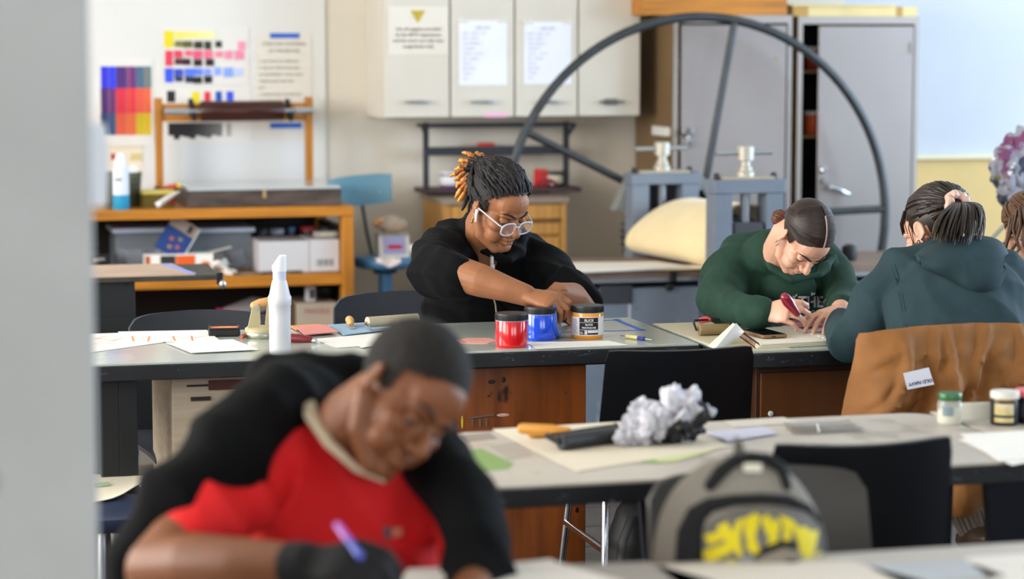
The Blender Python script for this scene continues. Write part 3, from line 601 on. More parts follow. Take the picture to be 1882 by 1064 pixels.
for px, py, lab, r, hb, bc, lc in [(482, 425, 'dark jar at the back of the shelf beside the right bin', .024, .165, '#2c2a30', '#3a3f48'), (508, 428, 'jar with grey white lid behind the white carton', .034, .165, '#27262c', '#a6a9b4'), (536, 424, 'slim bottle with blue cap behind the white carton', .016, .170, '#40424c', '#3a6a9a'), (566, 426, 'jar with red lid behind the white carton', .034, .172, '#1e1d20', '#a82c34'), (600, 424, 'jar with dark grey lid, last one behind the carton', .032, .168, '#202022', '#505254')]:
    can('ink_jar', lab, 'jar', atY(px, 440, 10.66).x, 10.66, zsf, r, hb, mat('jar_' + bc, bc, .4), mat('jarlid_' + lc, lc, .4), None, 'jars behind the white carton')
t = thing('white_box', 'small white box lying on top of the long white carton', 'box', (atY(600, 437, 10.42).x, 10.44, zc_), .05); MB().box((0, 0, .012), (.1, .06, .024)).out('box_body', mat('offwhite_card', '#bfbab2', .7), t, bevel=.002); MB().box((0, -.0305, .012), (.06, .001, .012)).out('box_label', creamp, t)
t = thing('black_case', 'black instrument case in shadow at the left end of the shelf', 'case', (atY(188, 488, 10.4).x - .02, 10.42, zsf)); MB().box((0, 0, .05), (.09, .12, .10)).out('case', black, t, bevel=.01); MB().tube([(-.02, -.061, .07), (.02, -.064, .075)], .008, 8, round_caps=True).out('latch', steel, t, 40); MB().lathe([(.013, 0), (.013, .006)], M=Matrix.Translation((.055, -.04, .012)) @ Matrix.Rotation(.8, 4, 'X')).out('yellow_tag', mat('olive_tag', '#6f6a2a', .6), t)
for k, (px, lab) in enumerate([(455, 'flat grey board lying on the bench shelf by the bin'), (520, 'flat brown board lying under the white carton front')]):
    t = thing('loose_board', lab, 'board', (atY(px, 497, 10.27).x, 10.278, zsf), .02); MB().box((0, 0, .006), (.12 if k == 0 else .17, .035, .012)).out('board', mat('board_%d' % k, ('#6a5a48', '#5a4438')[k], .6, var=.2, scale=8), t, bevel=.001); MB().box((0, -.0177, .006), (.05, .0006, .006)).out('board_end_mark', ink('#8a7a66'), t)
# bottom shelf
a, c = atY(546, 600, 10.3), atY(626, 600, 10.3); h = atY(585, 557, 10.3).z - .12
t = thing('cardboard_box', 'cream cardboard box with two hand holes under the bench', 'box', ((a.x + c.x) / 2 - .006, 10.305, .12)); hw = (c.x - a.x) / 2 - .006; cbx = mat('aged_white_card', '#b3a696', .7, var=.06, scale=5)
MB().bx(-hw, hw, 0, .28, 0, h).out('box_body', cbx, t, bevel=.003); MB().bx(-hw - .02, -hw, .02, .28, 0, h - .005).out('box_flap', mat('brown_flap', '#5a4836', .7), t)
for u in (-.05, .45): MB().lathe([(.012, 0), (.012, .0012)], seg=14, M=Matrix.Translation((u * hw * 1.0 + .0, .0, h * .55)) @ Matrix.Rotation(PI / 2, 4, 'X') @ Matrix.Diagonal((1, 1.3, 1, 1))).out('hand_hole', dark, t)
lettering('FRAGILE', .03, Matrix.Translation((0, -.0012, h - .045)) @ Matrix.Rotation(PI / 2, 4, 'X'), mat('faded_red_print', '#a8645c', .7), t)
t = thing('labelled_bottle', 'white labelled bottle standing on the cardboard box', 'bottle', (atY(571, 545, 10.36).x, 10.37, .12 + h + .0)); MB().box((0, 0, .035), (.045, .03, .07)).out('bottle_body', mat('bluish_white_card', '#c9c8cc', .7), t, bevel=.006); MB().bx(-.006, .016, -.0165, -.015, .015, .055).out('bottle_label', ink('#4a4650'), t)
t = thing('black_bag', 'black crumpled bag behind the labelled bottle under the shelf', 'bag', (atY(600, 550, 10.45).x, 10.47, .12 + h)); MB().ell((0, 0, .04), (.06, .05, .045)).out('bag_body', black, t, 60); MB().tube([(-.03, 0, .08), (0, 0, .1), (.03, 0, .08)], .006, 6).out('bag_handle', black, t, 60)
a = atY(445, 570, 10.4)
t = thing('paper_pile', 'pile of grey and pink scraps on the bottom bench shelf', 'papers', (a.x, 10.42, .12))
for k, (w_, h_, cc) in enumerate([(.26, .2, '#2c2628'), (.22, .05, '#7f7c80'), (.2, .02, '#b02a58'), (.16, .035, '#908c90')]): MB().box(((k - 1.5) * .015, -.02 * k, .1 if k == 0 else .2 + .03 * k), (w_, .16, h_), rz=.15 * k, ry=.08 * k * (-1) ** k).out('paper_stack', ink(cc), t, bevel=.004)

# ------------------------------------------------------------------ blue drafting stool with a scale on it
def stool():
    Y = 10.42; sx = atY(708, 480, Y).x; zs = atY(708, 471, Y).z; bl = mat('blue_stool_paint', '#4679a4', .4); t = thing('drafting_stool', 'blue painted drafting stool with a backrest next to the bench', 'stool', (sx, Y, 0))
    MB().lathe([(.11, zs - .05), (.133, zs - .042), (.138, zs - .022), (.133, zs - .004), (.12, zs)], seg=32).out('seat', bl, t, 60)
    MB().lathe([(.05, zs - .075), (.06, zs - .05)], seg=20).out('seat_boss', mat('dark_blue_paint', '#244a68', .4), t)
    MB().lathe([(.03, .2), (.03, zs - .07)], seg=18).out('post', bl, t, 60)
    for k in range(4): a = PI / 4 + k * PI / 2; MB().tube([(0, 0, .24), (.1 * math.cos(a), .1 * math.sin(a), .2), (.2 * math.cos(a), .2 * math.sin(a), .012)], [.018, .016, .014], 8, round_caps=True).out('leg', bl, t, 50)
    a = atY(668, 378, Y + .1); b = atY(688, 468, Y + .1)
    MB().tube([(-.03, .05, zs - .06), (b.x - sx, .12, zs - .03), (a.x - sx + .02, .125, zs + .1), (a.x - sx, .12, a.z)], .008, 8).out('back_rod', mat('dark_green_steel', '#3d4741', .4, metal=.5), t, 60)
    l, r = atY(605, 350, Y + .08), atY(718, 350, Y + .08); zt_, zb_ = atY(690, 322, Y + .08).z, atY(690, 378, Y + .08).z; zm = (zt_ + zb_) / 2; hh = (zt_ - zb_) / 2; hw = (r.x - l.x) / 2; xm = (l.x + r.x) / 2 - sx
    def f(u, v):
        a_ = (u - .5) * 2; k = 1 - .12 * abs(a_) ** 4; tz = (v - .5) * 2 * hh * k + a_ * .012
        return (xm + a_ * hw, .085 - .03 * (1 - a_ * a_) * -1 - .02, zm + tz)
    br = MB().sheet(f, 14, 6, .014).out('backrest', mat('teal_blue_paint', '#5a8598', .45), t, 60)
    for q in (680, 698): p = atY(q, 352, Y + .08); MB().ell((p.x - sx, .083, p.z), (.004, .004, .004)).out('rivet', steel, br, 60)
    return sx, Y, zs
sx, sy, szs = stool()
a, c = atY(696, 468, 10.36), atY(752, 468, 10.36)
t = thing('price_scale', 'small white scale with a red readout on the blue stool', 'scale', ((a.x + c.x) / 2, 10.37, szs)); hw = (c.x - a.x) / 2; h = atY(720, 433, 10.36).z - szs
MB().prism([(-.03, 0), (.07, 0), (.07, h), (-.01, h)], -hw, hw, 'x').out('case', mat('scale_case', '#c8c2bc', .5), t, bevel=.004)
MB().prism([(-.0295, .018), (-.0135, h - .006), (-.0148, h - .006), (-.0312, .018)], -hw * .72, hw * .72, 'x').out('display', mat('lilac_window', '#8f8cb0', .25), t)
lettering('88888', .024, Matrix.Translation((0, -.0285, h * .42)) @ Matrix.Rotation(PI / 2 + .2, 4, 'X') @ Matrix.Scale(1, 4), mat('red_led_print', '#c02038', .4), t, bold=.0015)
MB().bx(-hw * 1.05, hw * 1.05, -.02, .075, h, h + .008).out('top_plate', steel, t, bevel=.002)
t = thing('brown_bag', 'rumpled brown and grey bag lying on the scale', 'bag', ((a.x + c.x) / 2 - .0, 10.41, szs + h + .008))
bm_ = MB(); bm_.ell((0, 0, .035), (.068, .05, .04), seg=20, ring=12); bm_.v = [tuple(Vector(p) + Vector(noise.noise_vector(Vector(p) * 28)) * .014) for p in bm_.v]; bm_.v = [(p[0], p[1], max(p[2], 0)) for p in bm_.v]
bm_.out('bag_body', mat('grey_brown_bag', '#8f8780', .6, col2='#b09070', scale=14), t, 40); MB().tube([(-.06, 0, .03), (-.075, -.01, .045), (-.05, -.02, .06)], .012, 8, round_caps=True).out('orange_strap', mat('orange_tan', '#c08a58', .6), t, 50)
t = thing('white_cup', 'white paper cup lying on its side right of the scale', 'cup', (atY(763, 452, 10.36).x, 10.37, szs + .0)); MB().lathe([(.018, -.03), (.026, .03), (.025, .031), (.017, -.028)], M=Matrix.Translation((.0, 0, .03)) @ Matrix.Rotation(1.9, 4, 'Y')).out('cup', white_p, t, 40); MB().lathe([(.0255, .028), (.0275, .03), (.0255, .033)], M=Matrix.Translation((.0, 0, .03)) @ Matrix.Rotation(1.9, 4, 'Y')).out('rim', white_p, t, 60)
t = thing('napkin', 'crumpled pinkish paper napkin hanging over the stool seat edge', 'napkin', (sx, sy, szs)); p = atY(700, 476, 10.3)
MB().sheet(lambda u, v: (-.07 + u * .11, -.142 - .005 * math.sin(u * 9) if v > .5 else -.10 - .042 * v * 2, .0015 + .004 * math.sin(u * 12) * (1 - v) - (max(0, v - .5) * .08 * (1 - abs(u - .55) * 1.3))), 10, 8, .0012).out('paper', mat('pinkish_paper', '#d9cdc8', .8), t, 50)

# ------------------------------------------------------------------ etching press
XP, YN, YFR = 3.425, 9.13, 9.96
def press():
    t = thing('etching_press', 'blue grey etching press with a big spoked pipe wheel', 'press', (XP, YN, 0))
    zb = .64; bl_ = atY(905, 520, YN + .16).x - XP
    L = lambda x, y, z: (x - XP, y - YN, z)
    # base cabinet and bed
    b = MB(); b.bx(bl_, 1.25, .16, .66, .0, zb - .075); b.out('base', press_g, t, bevel=.006)
    MB().bx(bl_ - .02, 1.3, .14, .69, zb - .05, zb - .03).out('bed_rail', steel, t, bevel=.002)
    MB().bx(bl_ - .02, 1.3, .135, .70, zb - .03, zb).out('bed_plate', mat('worn_bed_board', '#7f6a5c', .5, var=.15, scale=6), t, bevel=.002)
    a, c = atY(1102, 525, YN + .16), atY(1161, 557, YN + .16); MB().bx(a.x - XP, c.x - XP, .152, .16, c.z, a.z).out('name_plate', mat('dull_black_plate', '#34353a', .5), t, bevel=.003)
    q = atY(1229, 527, YN + .16); MB().lathe([(.016, 0), (.016, .015), (.01, .02)], M=Matrix.Translation((q.x - XP, .16, q.z)) @ Matrix.Rotation(PI / 2, 4, 'X')).out('knob', black, t, 40)
    a, c = atY(1155, 559, YN + .16), atY(1159, 590, YN + .16); MB().bx(a.x - XP, c.x - XP, .1585, .16, c.z, a.z).out('paint_drip', mat('white_drip', '#b9bcc2', .6), t)
    q = atY(1237, 508, YN + .13); MB().box((q.x - XP, .125, q.z), (.025, .02, .04)).out('clamp', black, t, bevel=.003)
    # the two roller frames
    for (Y, pl, pr, yt, yb, ys, rpx) in ((YN, 1313, 1445, 331, 356, 0, 1378), (YFR, 1161, 1288, 319, 339, 0, 1225)):
        x0, x1 = atY(pl, yt, Y - .06).x - XP, atY(pr, yt, Y - .06).x - XP; z1 = atY(rpx, yt, Y - .06).z; z0 = atY(rpx, yb, Y - .06).z; y0, y1 = Y - YN - .06, Y - YN + .06; xc = (x0 + x1) / 2; pw = (x1 - x0) * .26
        fr = MB(); fr.bx(x0 + .006, x0 + pw, y0 + .004, y1 - .004, 0, z0); fr.bx(x1 - pw, x1 - .006, y0 + .004, y1 - .004, 0, z0); fr.out('frame_post', press_g, t, bevel=.003)
        MB().bx(x0, x1, y0, y1, z0, z1).out('crosshead', press_g, t, bevel=.005)
        MB().bx(xc - (x1 - x0) * .36, xc + (x1 - x0) * .36, y0 + .01, y1 - .01, z1, z1 + .012).out('flange_plate', mat('greasy_steel', '#b5ab98', .4, metal=.4), t, bevel=.003)
        for s in (-.4, .4): MB().lathe([(.013, 0), (.013, .022), (.009, .026)], (xc + s * (x1 - x0), (y0 + y1) / 2, z1), seg=6).out('bolt', mat('dark_bolt', '#33302e', .5), t)
        sm = mat('greasy_bright_steel', '#b9b3a6', .48, metal=.45)
        sc = MB(); sc.lathe([(.036, .012), (.036, .03), (.028, .036), (.028, .05), (.02, .052), (.02, .075), (.034, .078), (.034, .13), (.030, .134)], (xc, 0 + (y0 + y1) / 2, z1), seg=20); sc.out('screw_head', sm, t, 35)
        yy = (y0 + y1) / 2; MB().cyl((xc - .125, yy, z1 + .104), (xc + .115, yy, z1 + .108), .0105).out('tommy_bar', steel, t, 60)
        MB().cyl((xc, yy, z0), (xc, yy, zb + .2), .02).out('screw_rod', mat('worn_steel', '#8f9298', .35, metal=.6), t, 60)
        MB().bx(xc - .065, xc + .065, y0 + .01, y1 - .01, zb + .08, zb + .2).out('bearing_block', mat('dark_grey_iron', '#3f4148', .5), t, bevel=.01)
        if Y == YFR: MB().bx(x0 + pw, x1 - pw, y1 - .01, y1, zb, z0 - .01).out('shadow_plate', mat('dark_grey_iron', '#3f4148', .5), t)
    MB().lathe([(.09, .07), (.105, .075), (.105, .76), (.09, .765)], seg=40, M=Matrix.Translation((0, 0, zb + .112)) @ Matrix.Rotation(-PI / 2, 4, 'X')).out('top_roller', mat('dark_roller_steel', '#4a4a54', .35, metal=.6), t, 40)
    # gear, guard
    g = MB(); n = 48; prof = []
    for k in range(n * 4):
        a = 2 * PI * k / (n * 4); rr = .236 if k % 4 in (1, 2) else .222; prof.append((rr * math.cos(a), zb + .075 + rr * math.sin(a)))
    g.prism(prof, .90, .94, 'y'); g.out('gear', mat('black_iron_gear', '#33312f', .5, metal=.4), t)
    MB().lathe([(.2, 0), (.2, .004)], seg=40, M=Matrix.Translation((0, .898, zb + .075)) @ Matrix.Rotation(PI / 2, 4, 'X')).out('gear_web', mat('grey_gear_web', '#6a6a66', .5), t)
    z1, z2 = atY(1150, 316, 10.05).z, atY(1150, 386, 10.05).z; xs = [atY(p, 350, 10.05).x - XP for p in (1127, 1158, 1284, 1330)]
    MB().prism([(xs[0], z2), (xs[3], z2), (xs[2], z1), (xs[1], z1)], -YN + 10.03, -YN + 10.10, 'y').out('gear_guard', mat('grey_guard_paint', '#7f837f', .5, var=.05, scale=5), t, bevel=.004)
    # wheel
    Yw = 10.16; c = atY(1284.5, 402.5, Yw); R = .848 * (Yw / 9.623); w = MB()
    rim = MB().tube([(c.x - XP + R * math.cos(2 * PI * k / 96), Yw - YN, c.z + R * math.sin(2 * PI * k / 96)) for k in range(96)], .0205, 12, closed=True).out('wheel_rim', iron, t, 60)
    for tx, ty in ((1350, 40), (972, 245), (1621, 384), (1420, 720), (1090, 640)):
        e = atY(tx, ty, Yw) - c; e = e.normalized() * R
        MB().cyl((c.x - XP, Yw - YN, c.z), (c.x - XP + e.x, Yw - YN, c.z + e.z), .017, seg=12).out('wheel_spoke', iron, t, 60)
    MB().lathe([(.05, -.06), (.06, -.05), (.06, .04), (.05, .05)], M=Matrix.Translation((c.x - XP, Yw - YN, c.z)) @ Matrix.Rotation(PI / 2, 4, 'X')).out('wheel_hub', iron, t, 40)
    MB().cyl((c.x - XP, .88, c.z), (c.x - XP, Yw - YN, c.z), .022).out('shaft', steel, t, 60)
    q = atY(1560, 492, YN + .3); MB().lathe([(.03, 0), (.034, .02), (.03, .06), (.012, .07)], (q.x - XP, .3, zb - .0)).out('bed_stop', black, t, 50)
    a = atY(1601, 540, YN + .16).x - XP; MB().bx(a - .01, a + .006, .15, .16, .1, zb - .08).out('corner_strip', mat('tan_strip', '#8a7a68', .6), t)
press()
t = thing('felt_blanket', 'thick cream felt blanket folded over the press roller', 'blanket', (XP, 9.535, .64))
prof = [(.02, .012), (-.10, .010), (-.19, .012), (-.240, .040), (-.238, .09), (-.195, .145), (-.125, .20), (-.062, .232), (.0, .245), (.06, .242), (.13, .215), (.19, .17), (.235, .13)]
def felt(u, v):
    k = u * (len(prof) - 1); i = min(int(k), len(prof) - 2); f = k - i
    cr = lambda j: Vector(prof[max(0, min(len(prof) - 1, j))]); p0, p1, p2, p3 = cr(i - 1), cr(i), cr(i + 1), cr(i + 2)
    q = .5 * ((2 * p1) + (p2 - p0) * f + (2 * p0 - 5 * p1 + 4 * p2 - p3) * f * f + (3 * p1 - p0 - 3 * p2 + p3) * f ** 3)
    s = (.62 + .5 * v) if q.x < 0 else 1
    return (q.x * s, (v - .5) * .68, q.y + (.02 * (1 - v) if q.y > .15 else 0))
MB().sheet(felt, 60, 10, .008).out('felt', mat('cream_felt', '#e6d2a4', .9, var=.03, scale=6, sheen=.3), t, 60)
MB().box((-.12, -.24, .004), (.5, .12, .006), rz=.02).out('felt_underlay', mat('cream_felt', '#e6d2a4', .9), t, bevel=.002)
a = [at(p, q, .642) for p, q in ((1000, 487), (1200, 485), (1265, 494), (1030, 504))]
t = thing('print_paper_stack', 'white printing paper lying on the press bed', 'paper', (a[0].x, a[0].y, .641))
for k in range(2): MB().prism([((p.x - a[0].x) + .012 * k, (p.y - a[0].y) - .01 * k) for p in a], .001 + .006 * k, .006 + .006 * k).out('paper_sheet', mat('warm_white_paper', '#e0d8cc', .8), t)
# locker latch seen over the press
p = atY(1190, 244, YK); p1_ = atY(1231, 244, YK)
MB().bx(-hw1 - .022, -hw1 - .0, .03, .24, p.z - .02, p.z + .022).out('latch_plate', mat('white_enamel', '#e8e8e4', .4), t1, bevel=.004)
for px, py, r in ((1260, 243, .028), (1262, 263, .02)): q = atY(px, py, YK); MB().lathe([(r, 0), (r * 1.05, .014), (r * .7, .026)], M=Matrix.Translation((q.x - xk1, -.018, q.z)) @ Matrix.Rotation(PI / 2, 4, 'X')).out('lock_knob', chrome, t1, 40)
# ------------------------------------------------------------------ tables
ZT = .75
gtop = mat('grey_green_glass_top', '#b0b9b2', .12, var=.05, scale=3, spec=.6)
speckle(gtop, [('#bcc3bb', 5, .62, (1, 1, 1)), ('#929e98', 40, .74, (1, 1, 1))])
edge_k = mat('painted_black_edge', '#15171b', .5, var=.3, scale=9)
speckle(edge_k, [('#333b4a', 26, .62, (1, 1, 3)), ('#98a0ac', 60, .70, (1, 1, 2)), ('#2f4a8a', 17, .72, (1, 1, 2)), ('#8b8a2e', 13, .76, (1, 1, 2))])
wtop = mat('inked_white_table_top', '#b9b1a6', .4, var=.06, scale=4)
speckle(wtop, [('#a29a8e', 7, .6, (1, 1, 1)), ('#6f6a66', 30, .73, (1, 1, 1))])
def table(name, label, x0, x1, y0, y1, top_m, th=.046, zt=ZT, thin=.006, poly=None):
    xm, ym = (x0 + x1) / 2, (y0 + y1) / 2; t = thing(name, label, 'table', (xm, ym, 0), 0)
    t['hx'], t['hy'] = (x1 - x0) / 2, (y1 - y0) / 2; hx, hy = t['hx'], t['hy']
    if poly:
        P = poly(hx, hy); MB().prism([(x * .996, y * .993) for x, y in P], zt - thin, zt).out('table_top', top_m, t, bevel=.001); MB().prism(P, zt - th, zt - thin).out('table_edge', edge_k, t, bevel=.003)
        del t['hx'], t['hy']; return t, xm, ym, hx, hy
    MB().bx(-hx + .004, hx - .004, -hy + .004, hy - .004, zt - thin, zt).out('table_top', top_m, t, bevel=.001)
    MB().bx(-hx, hx, -hy, hy, zt - th, zt - thin).out('table_edge', edge_k, t, bevel=.003)
    del t['hx'], t['hy']; return t, xm, ym, hx, hy
# work table where the woman sits
A0, A1 = at(300, 664).y, at(400, 606).y
tA, xA, yA, hxA, hyA = table('printing_table', 'grey glass topped printing table with the three ink jars on it', -.35, 2.20, 6.215, 6.85, gtop)
a = lambda px, Y=6.30: atY(px, 800, Y).x - xA
MB().bx(a(318), a(470), -hyA + .09, hyA - .08, 0, ZT - .05).out('drawer_pedestal', ply, tA, bevel=.003)
zz = atY(360, 712, 6.30).z
for px0, px1, py0, py1, mm_ in [(345, 384, 708, 711, dark), (352, 388, 730, 737, mat('dark_slot', '#2a211a', .7))]:
    MB().bx(a(px0), a(px1), -hyA + .084, -hyA + .09, atY(px0, py1, 6.30).z, atY(px0, py0, 6.30).z).out('drawer_pull', mm_, tA)
MB().bx(a(385), a(452), -hyA + .08, -hyA + .09, atY(400, 716, 6.3).z, atY(400, 699, 6.3).z).out('red_strip', mat('dull_red_strip', '#4a1f1a', .6), tA)
yw = -hyA + .085
pedx0, pedx1 = atY(700, 800, 6.30).x - xA, atY(1077, 800, 6.30).x - xA
MB().bx(pedx0, pedx1, yw, hyA - .06, 0.0, ZT - .05).out('cabinet_base', wood_red, tA, bevel=.003)
MB().bx(pedx0, pedx1 + .06, yw - .012, hyA - .05, ZT - .058, ZT - .047).out('support_rail', black, tA)
b = MB(); p = lambda px, py: atY(px, py, 6.297)
q0, q1 = p(862, 768), p(908, 762); b.bar((q0.x - xA, yw - .003, q0.z), (q1.x - xA, yw - .003, q1.z), .006, .003)
for px in (868, 882, 894): q = p(px, 774); b.bar((q.x - xA, yw - .003, q.z + .006), (q.x - xA, yw - .003, q.z - .014), .004, .003)
b.out('scratched_rake', mat('grey_scratch', '#6f665c', .6), tA)
for px, py, w_, h_, cc in [(850, 776, .005, .03, '#d8c43a'), (925, 763, .03, .008, '#d8a8a4'), (904, 702, .018, .010, '#2a1a12'), (926, 698, .010, .014, '#2a1a12')]: q = p(px, py); MB().ell((q.x - xA, yw - .0004, q.z), (w_ * .6, .0012, h_ * .6)).out('paint_smear', ink(cc), tA)
for px in (202, 236): q = atY(px, 800, 6.30 if px < 210 else 6.3); MB().bx(q.x - xA - .026, q.x - xA + .022, -hyA + .06, -hyA + .12, 0, ZT - .048).out('table_leg', black, tA, bevel=.002)
for x in (-hxA + .06,): MB().bx(x - .025, x + .025, hyA - .12, hyA - .06, 0, ZT - .048).out('table_leg', black, tA, bevel=.002)
# right-hand table
tB, xB, yB, hxB, hyB = table('printing_table', 'long glass topped table where the two people in green and teal sit', 2.208, 5.0, 6.02, 6.675, gtop)
c = lambda px: atY(px, 700, 6.12).x - xB
MB().bx(c(1389), c(1640), -hyB + .1, hyB - .08, 0, ZT - .05).out('cabinet_base', mat('dark_brown_wood', '#4a2c18', .45, var=.25, scale=2, stretch=(9, 9, 1)), tB, bevel=.003)
MB().bx(c(1396), c(1636), -hyB + .09, -hyB + .1, .08, atY(1500, 681, 6.12).z).out('inset_panel', mat('brown_panel_wood', '#6a3d1a', .4, var=.15, scale=2, stretch=(9, 9, 1)), tB, bevel=.003)
MB().bx(.6, 1.2, -hyB + .1, hyB - .08, 0, ZT - .05).out('cabinet_base', MATS['dark_brown_wood'], tB, bevel=.003)
q = atY(1416, 760, 6.11); MB().ell((q.x - xB, -hyB + .088, q.z), (.008, .003, .008)).out('paint_blob', white_p, tB, 60)
t = tB; MB().bx(-hxB + .006, -hxB + .19, -hyB + .02, hyB - .006, ZT, ZT + .0015).out('cream_strip', mat('cream_board', '#cfc5a4', .5), tB)
# middle table
def rnd_poly(hx, hy):                                   # left end slightly skewed, right corners rounded
    P = [(-hx, -hy)]
    for cx_, cy_, a0 in ((hx - .07, -hy + .07, -PI / 2), (hx - .07, hy - .07, 0)): P += [(cx_ + .07 * math.cos(a0 + PI / 2 * k / 8), cy_ + .07 * math.sin(a0 + PI / 2 * k / 8)) for k in range(9)]
    return P + [(-hx + .085, hy)]
tC, xC, yC, hxC, hyC = table('printing_table', 'white topped table with black edge carrying the crumpled newspaper', 1.12, 2.292, 4.325, 4.95, wtop, th=.043, poly=rnd_poly)
blu = mat('dark_blue_black_metal', '#0c1120', .45, spec=.35)
def tapered(t, xs, hy, zt_=ZT - .043):
    for x in xs:
        for yv in (-hy + .12, hy - .12): MB().prism([(x - .055, zt_), (x + .06, zt_), (x + .045, 0), (x + .005, 0)], yv - .012, yv + .012, 'y').out('tapered_leg', blu, t, bevel=.002)
tapered(tC, (1.62 - xC, atY(1850, 900, 4.45).x - xC - .0), hyC)
tE, xE, yE, hxE, hyE = table('printing_table', 'white topped table at the right edge carrying the ink tubs and pencil drawing', 2.298, 3.9, 4.335, 4.96, wtop, th=.043)
tapered(tE, (-hxE + .45, hxE - .1), hyE); MB().bx(-hxE + .02, hxE - .02, -.02, .02, ZT - .062, ZT - .043).out('under_rail', blu, tE)
MB().bx(-hxC + .02, hxC - .02, -.02, .02, ZT - .062, ZT - .043).out('under_rail', blu, tC)
q = at(495, 985, .6)
# foreground table
tD, xD, yD, hxD, hyD = table('printing_table', 'pale table at the bottom edge of the picture, nearest of all', -.6, 2.7, 2.9, 3.628, mat('pale_table_top', '#bab3aa', .4, var=.04, scale=4), th=.05)
for x in (-hxD + .1, hxD - .1):
    for yv in (-hyD + .12, hyD - .12): MB().prism([(x - .05, ZT - .05), (x + .05, ZT - .05), (x + .025, 0), (x - .025, 0)], yv - .012, yv + .012, 'y').out('tapered_leg', blu, tD, bevel=.002)
MB().bx(-hxD + .02, hxD - .02, -.02, .02, ZT - .07, ZT - .05).out('under_rail', blu, tD)
# black work stand in front of the bench
p0, p1, p2, p3 = at(130, 505, .78), at(402, 501, .78), at(372, 484, .78), at(130, 488, .78)
Yf, Yb_ = p1.y, p2.y
t = thing('proofing_stand', 'black iron proofing stand with paper covered bed left of the bench', 'press', (p1.x, Yf, 0))
xl = -1.1
MB().prism([(xl, 0), (0, 0), (p2.x - p1.x + .03, .42), (xl, .42)], .755, .772).out('bed_board', mat('dark_edge_board', '#3a352f', .6, var=.3, scale=12), t, bevel=.002)
MB().prism([(xl, .006), (-.08, .006), (-.11, .4), (xl, .4)], .7725, .778).out('tympan_paper', mat('peach_paper', '#b9a08a', .6, var=.08, scale=5), t)
MB().prism([(-.1, .006), (-.075, .006), (-.125, .38), (-.155, .38)], .7785, .7795).out('blue_tape', mat('pale_blue_tape', '#8a9ade', .6), t)
MB().box((.004, .004, .76), (.02, .012, .04)).out('corner_clip', blk_met, t); MB().ell((.012, -.008, .74), (.012, .01, .016)).out('clip_knob', steel, t, 60)
aa, cc_ = atY(150, 520, Yf + .02).x - p1.x, atY(248, 520, Yf + .02).x - p1.x
bi = mat('flaked_black_iron', '#16181a', .5); speckle(bi, [('#5a4a42', 14, .72, (1, 1, 1)), ('#8a8880', 50, .75, (1, 1, 1))])
MB().bx(aa, cc_, .02, .3, .0, .754).out('pedestal', bi, t, bevel=.003); MB().bx(aa, cc_ + .012, .008, .02, .30, atY(200, 585, Yf).z).out('lower_plate', bi, t, bevel=.003)
q = atY(232, 523, Yf + .02); MB().lathe([(.006, 0), (.006, .004)], M=Matrix.Translation((q.x - p1.x, .02, q.z)) @ Matrix.Rotation(PI / 2, 4, 'X')).out('bolt_hole', dark, t)

# ------------------------------------------------------------------ chairs
ch_g = mat('charcoal_chair_plastic', '#33373e', .5, spec=.35, bump=.02, bscale=300); ch_b = mat('black_chair_plastic', '#06080e', .42, spec=.3, bump=.02, bscale=300); ch_t = mat('taupe_grey_chair_plastic', '#403e3a', .5, spec=.35, bump=.02, bscale=300)
for m_ in (ch_b,): speckle(m_, [('#8a8d92', 34, .80, (1, 1, 1))])
def chair(label, px, ptop, Y, ztop, w, rz, m, legm=chrome, lean=.06, arch=.010, rc=.016):
    """plastic shell chair; local -Y is where the sitter faces; the back sheet stands at local y=+.2"""
    p = atY(px, ptop, Y); t = thing('stacking_chair', label, 'chair', (p.x, Y, 0), rz, 'plastic stacking chairs')
    hw = w / 2
    def back(u, v):                                      # curved back with rounded top corners
        a_ = (u - .5) * 2; z = .42 + v * (ztop - .42)
        ww = hw * (1.04 - .06 * v); 
        if v > .93: ww -= rc * ((v - .93) / .07) ** 2
        return (a_ * ww, lean * v - .035 * (a_ * a_) + .0 - .006 * math.cos(v * 3), z - rc * .5 * abs(a_) ** 12 * (v > .9) + arch * (1 - a_ * a_) * v)
    MB().sheet(back, 18, 14, -.012).out('backrest', m, t, 50)
    def seat(u, v):
        a_ = (u - .5) * 2; y = -.43 + v * .42; return (a_ * hw * (1.06 if v > .3 else .92 + .45 * v), y, .43 + .012 * a_ * a_ - .03 * (1 - v) ** 6 - .008 * math.sin(v * PI))
    MB().sheet(seat, 12, 12, .012).out('seat', m, t, 50)
    for s in (-1, 1):
        MB().tube([(s * hw * .9, -.02, .428), (s * hw * .96, .01, .25), (s * hw * 1.02, .06, .012)], .0105, 10, round_caps=True).out('leg', legm, t, 60)
        MB().tube([(s * hw * .85, -.36, .415), (s * hw * .9, -.39, .25), (s * hw * .98, -.43, .012)], .0105, 10, round_caps=True).out('leg', legm, t, 60)
        MB().tube([(s * hw * .95, .0, .28), (s * hw * .91, -.38, .28)], .008, 8).out('side_rail', legm, t, 60)
    MB().tube([(-hw * .9, -.02, .415), (hw * .9, -.02, .415)], .009, 8).out('cross_rail', legm, t, 60)
    return t
ch1 = chair('charcoal plastic chair pushed in behind the inked papers and stamp pad', 369, 578, 7.12, .762, .43, .02, ch_g)
ch2 = chair('charcoal plastic chair behind the steel roller and the blue sheet', 742, 562, 7.27, .785, .44, -.05, ch_g)
ch3 = chair('charcoal plastic chair behind the person in the green sweatshirt', 1404, 545, 7.62, .80, .46, .0, ch_g)
ch4 = chair('black plastic chair turned to the glass table, behind the crumpled newspaper', 1244, 634, 5.80, .802, .405, PI, ch_b, arch=-.004, rc=.007)
ch5 = chair('black plastic chair pulled up to the middle table, beside the backpack', 1576, 802, 4.19, .838, .372, PI, ch_b, arch=-.006, rc=.005)
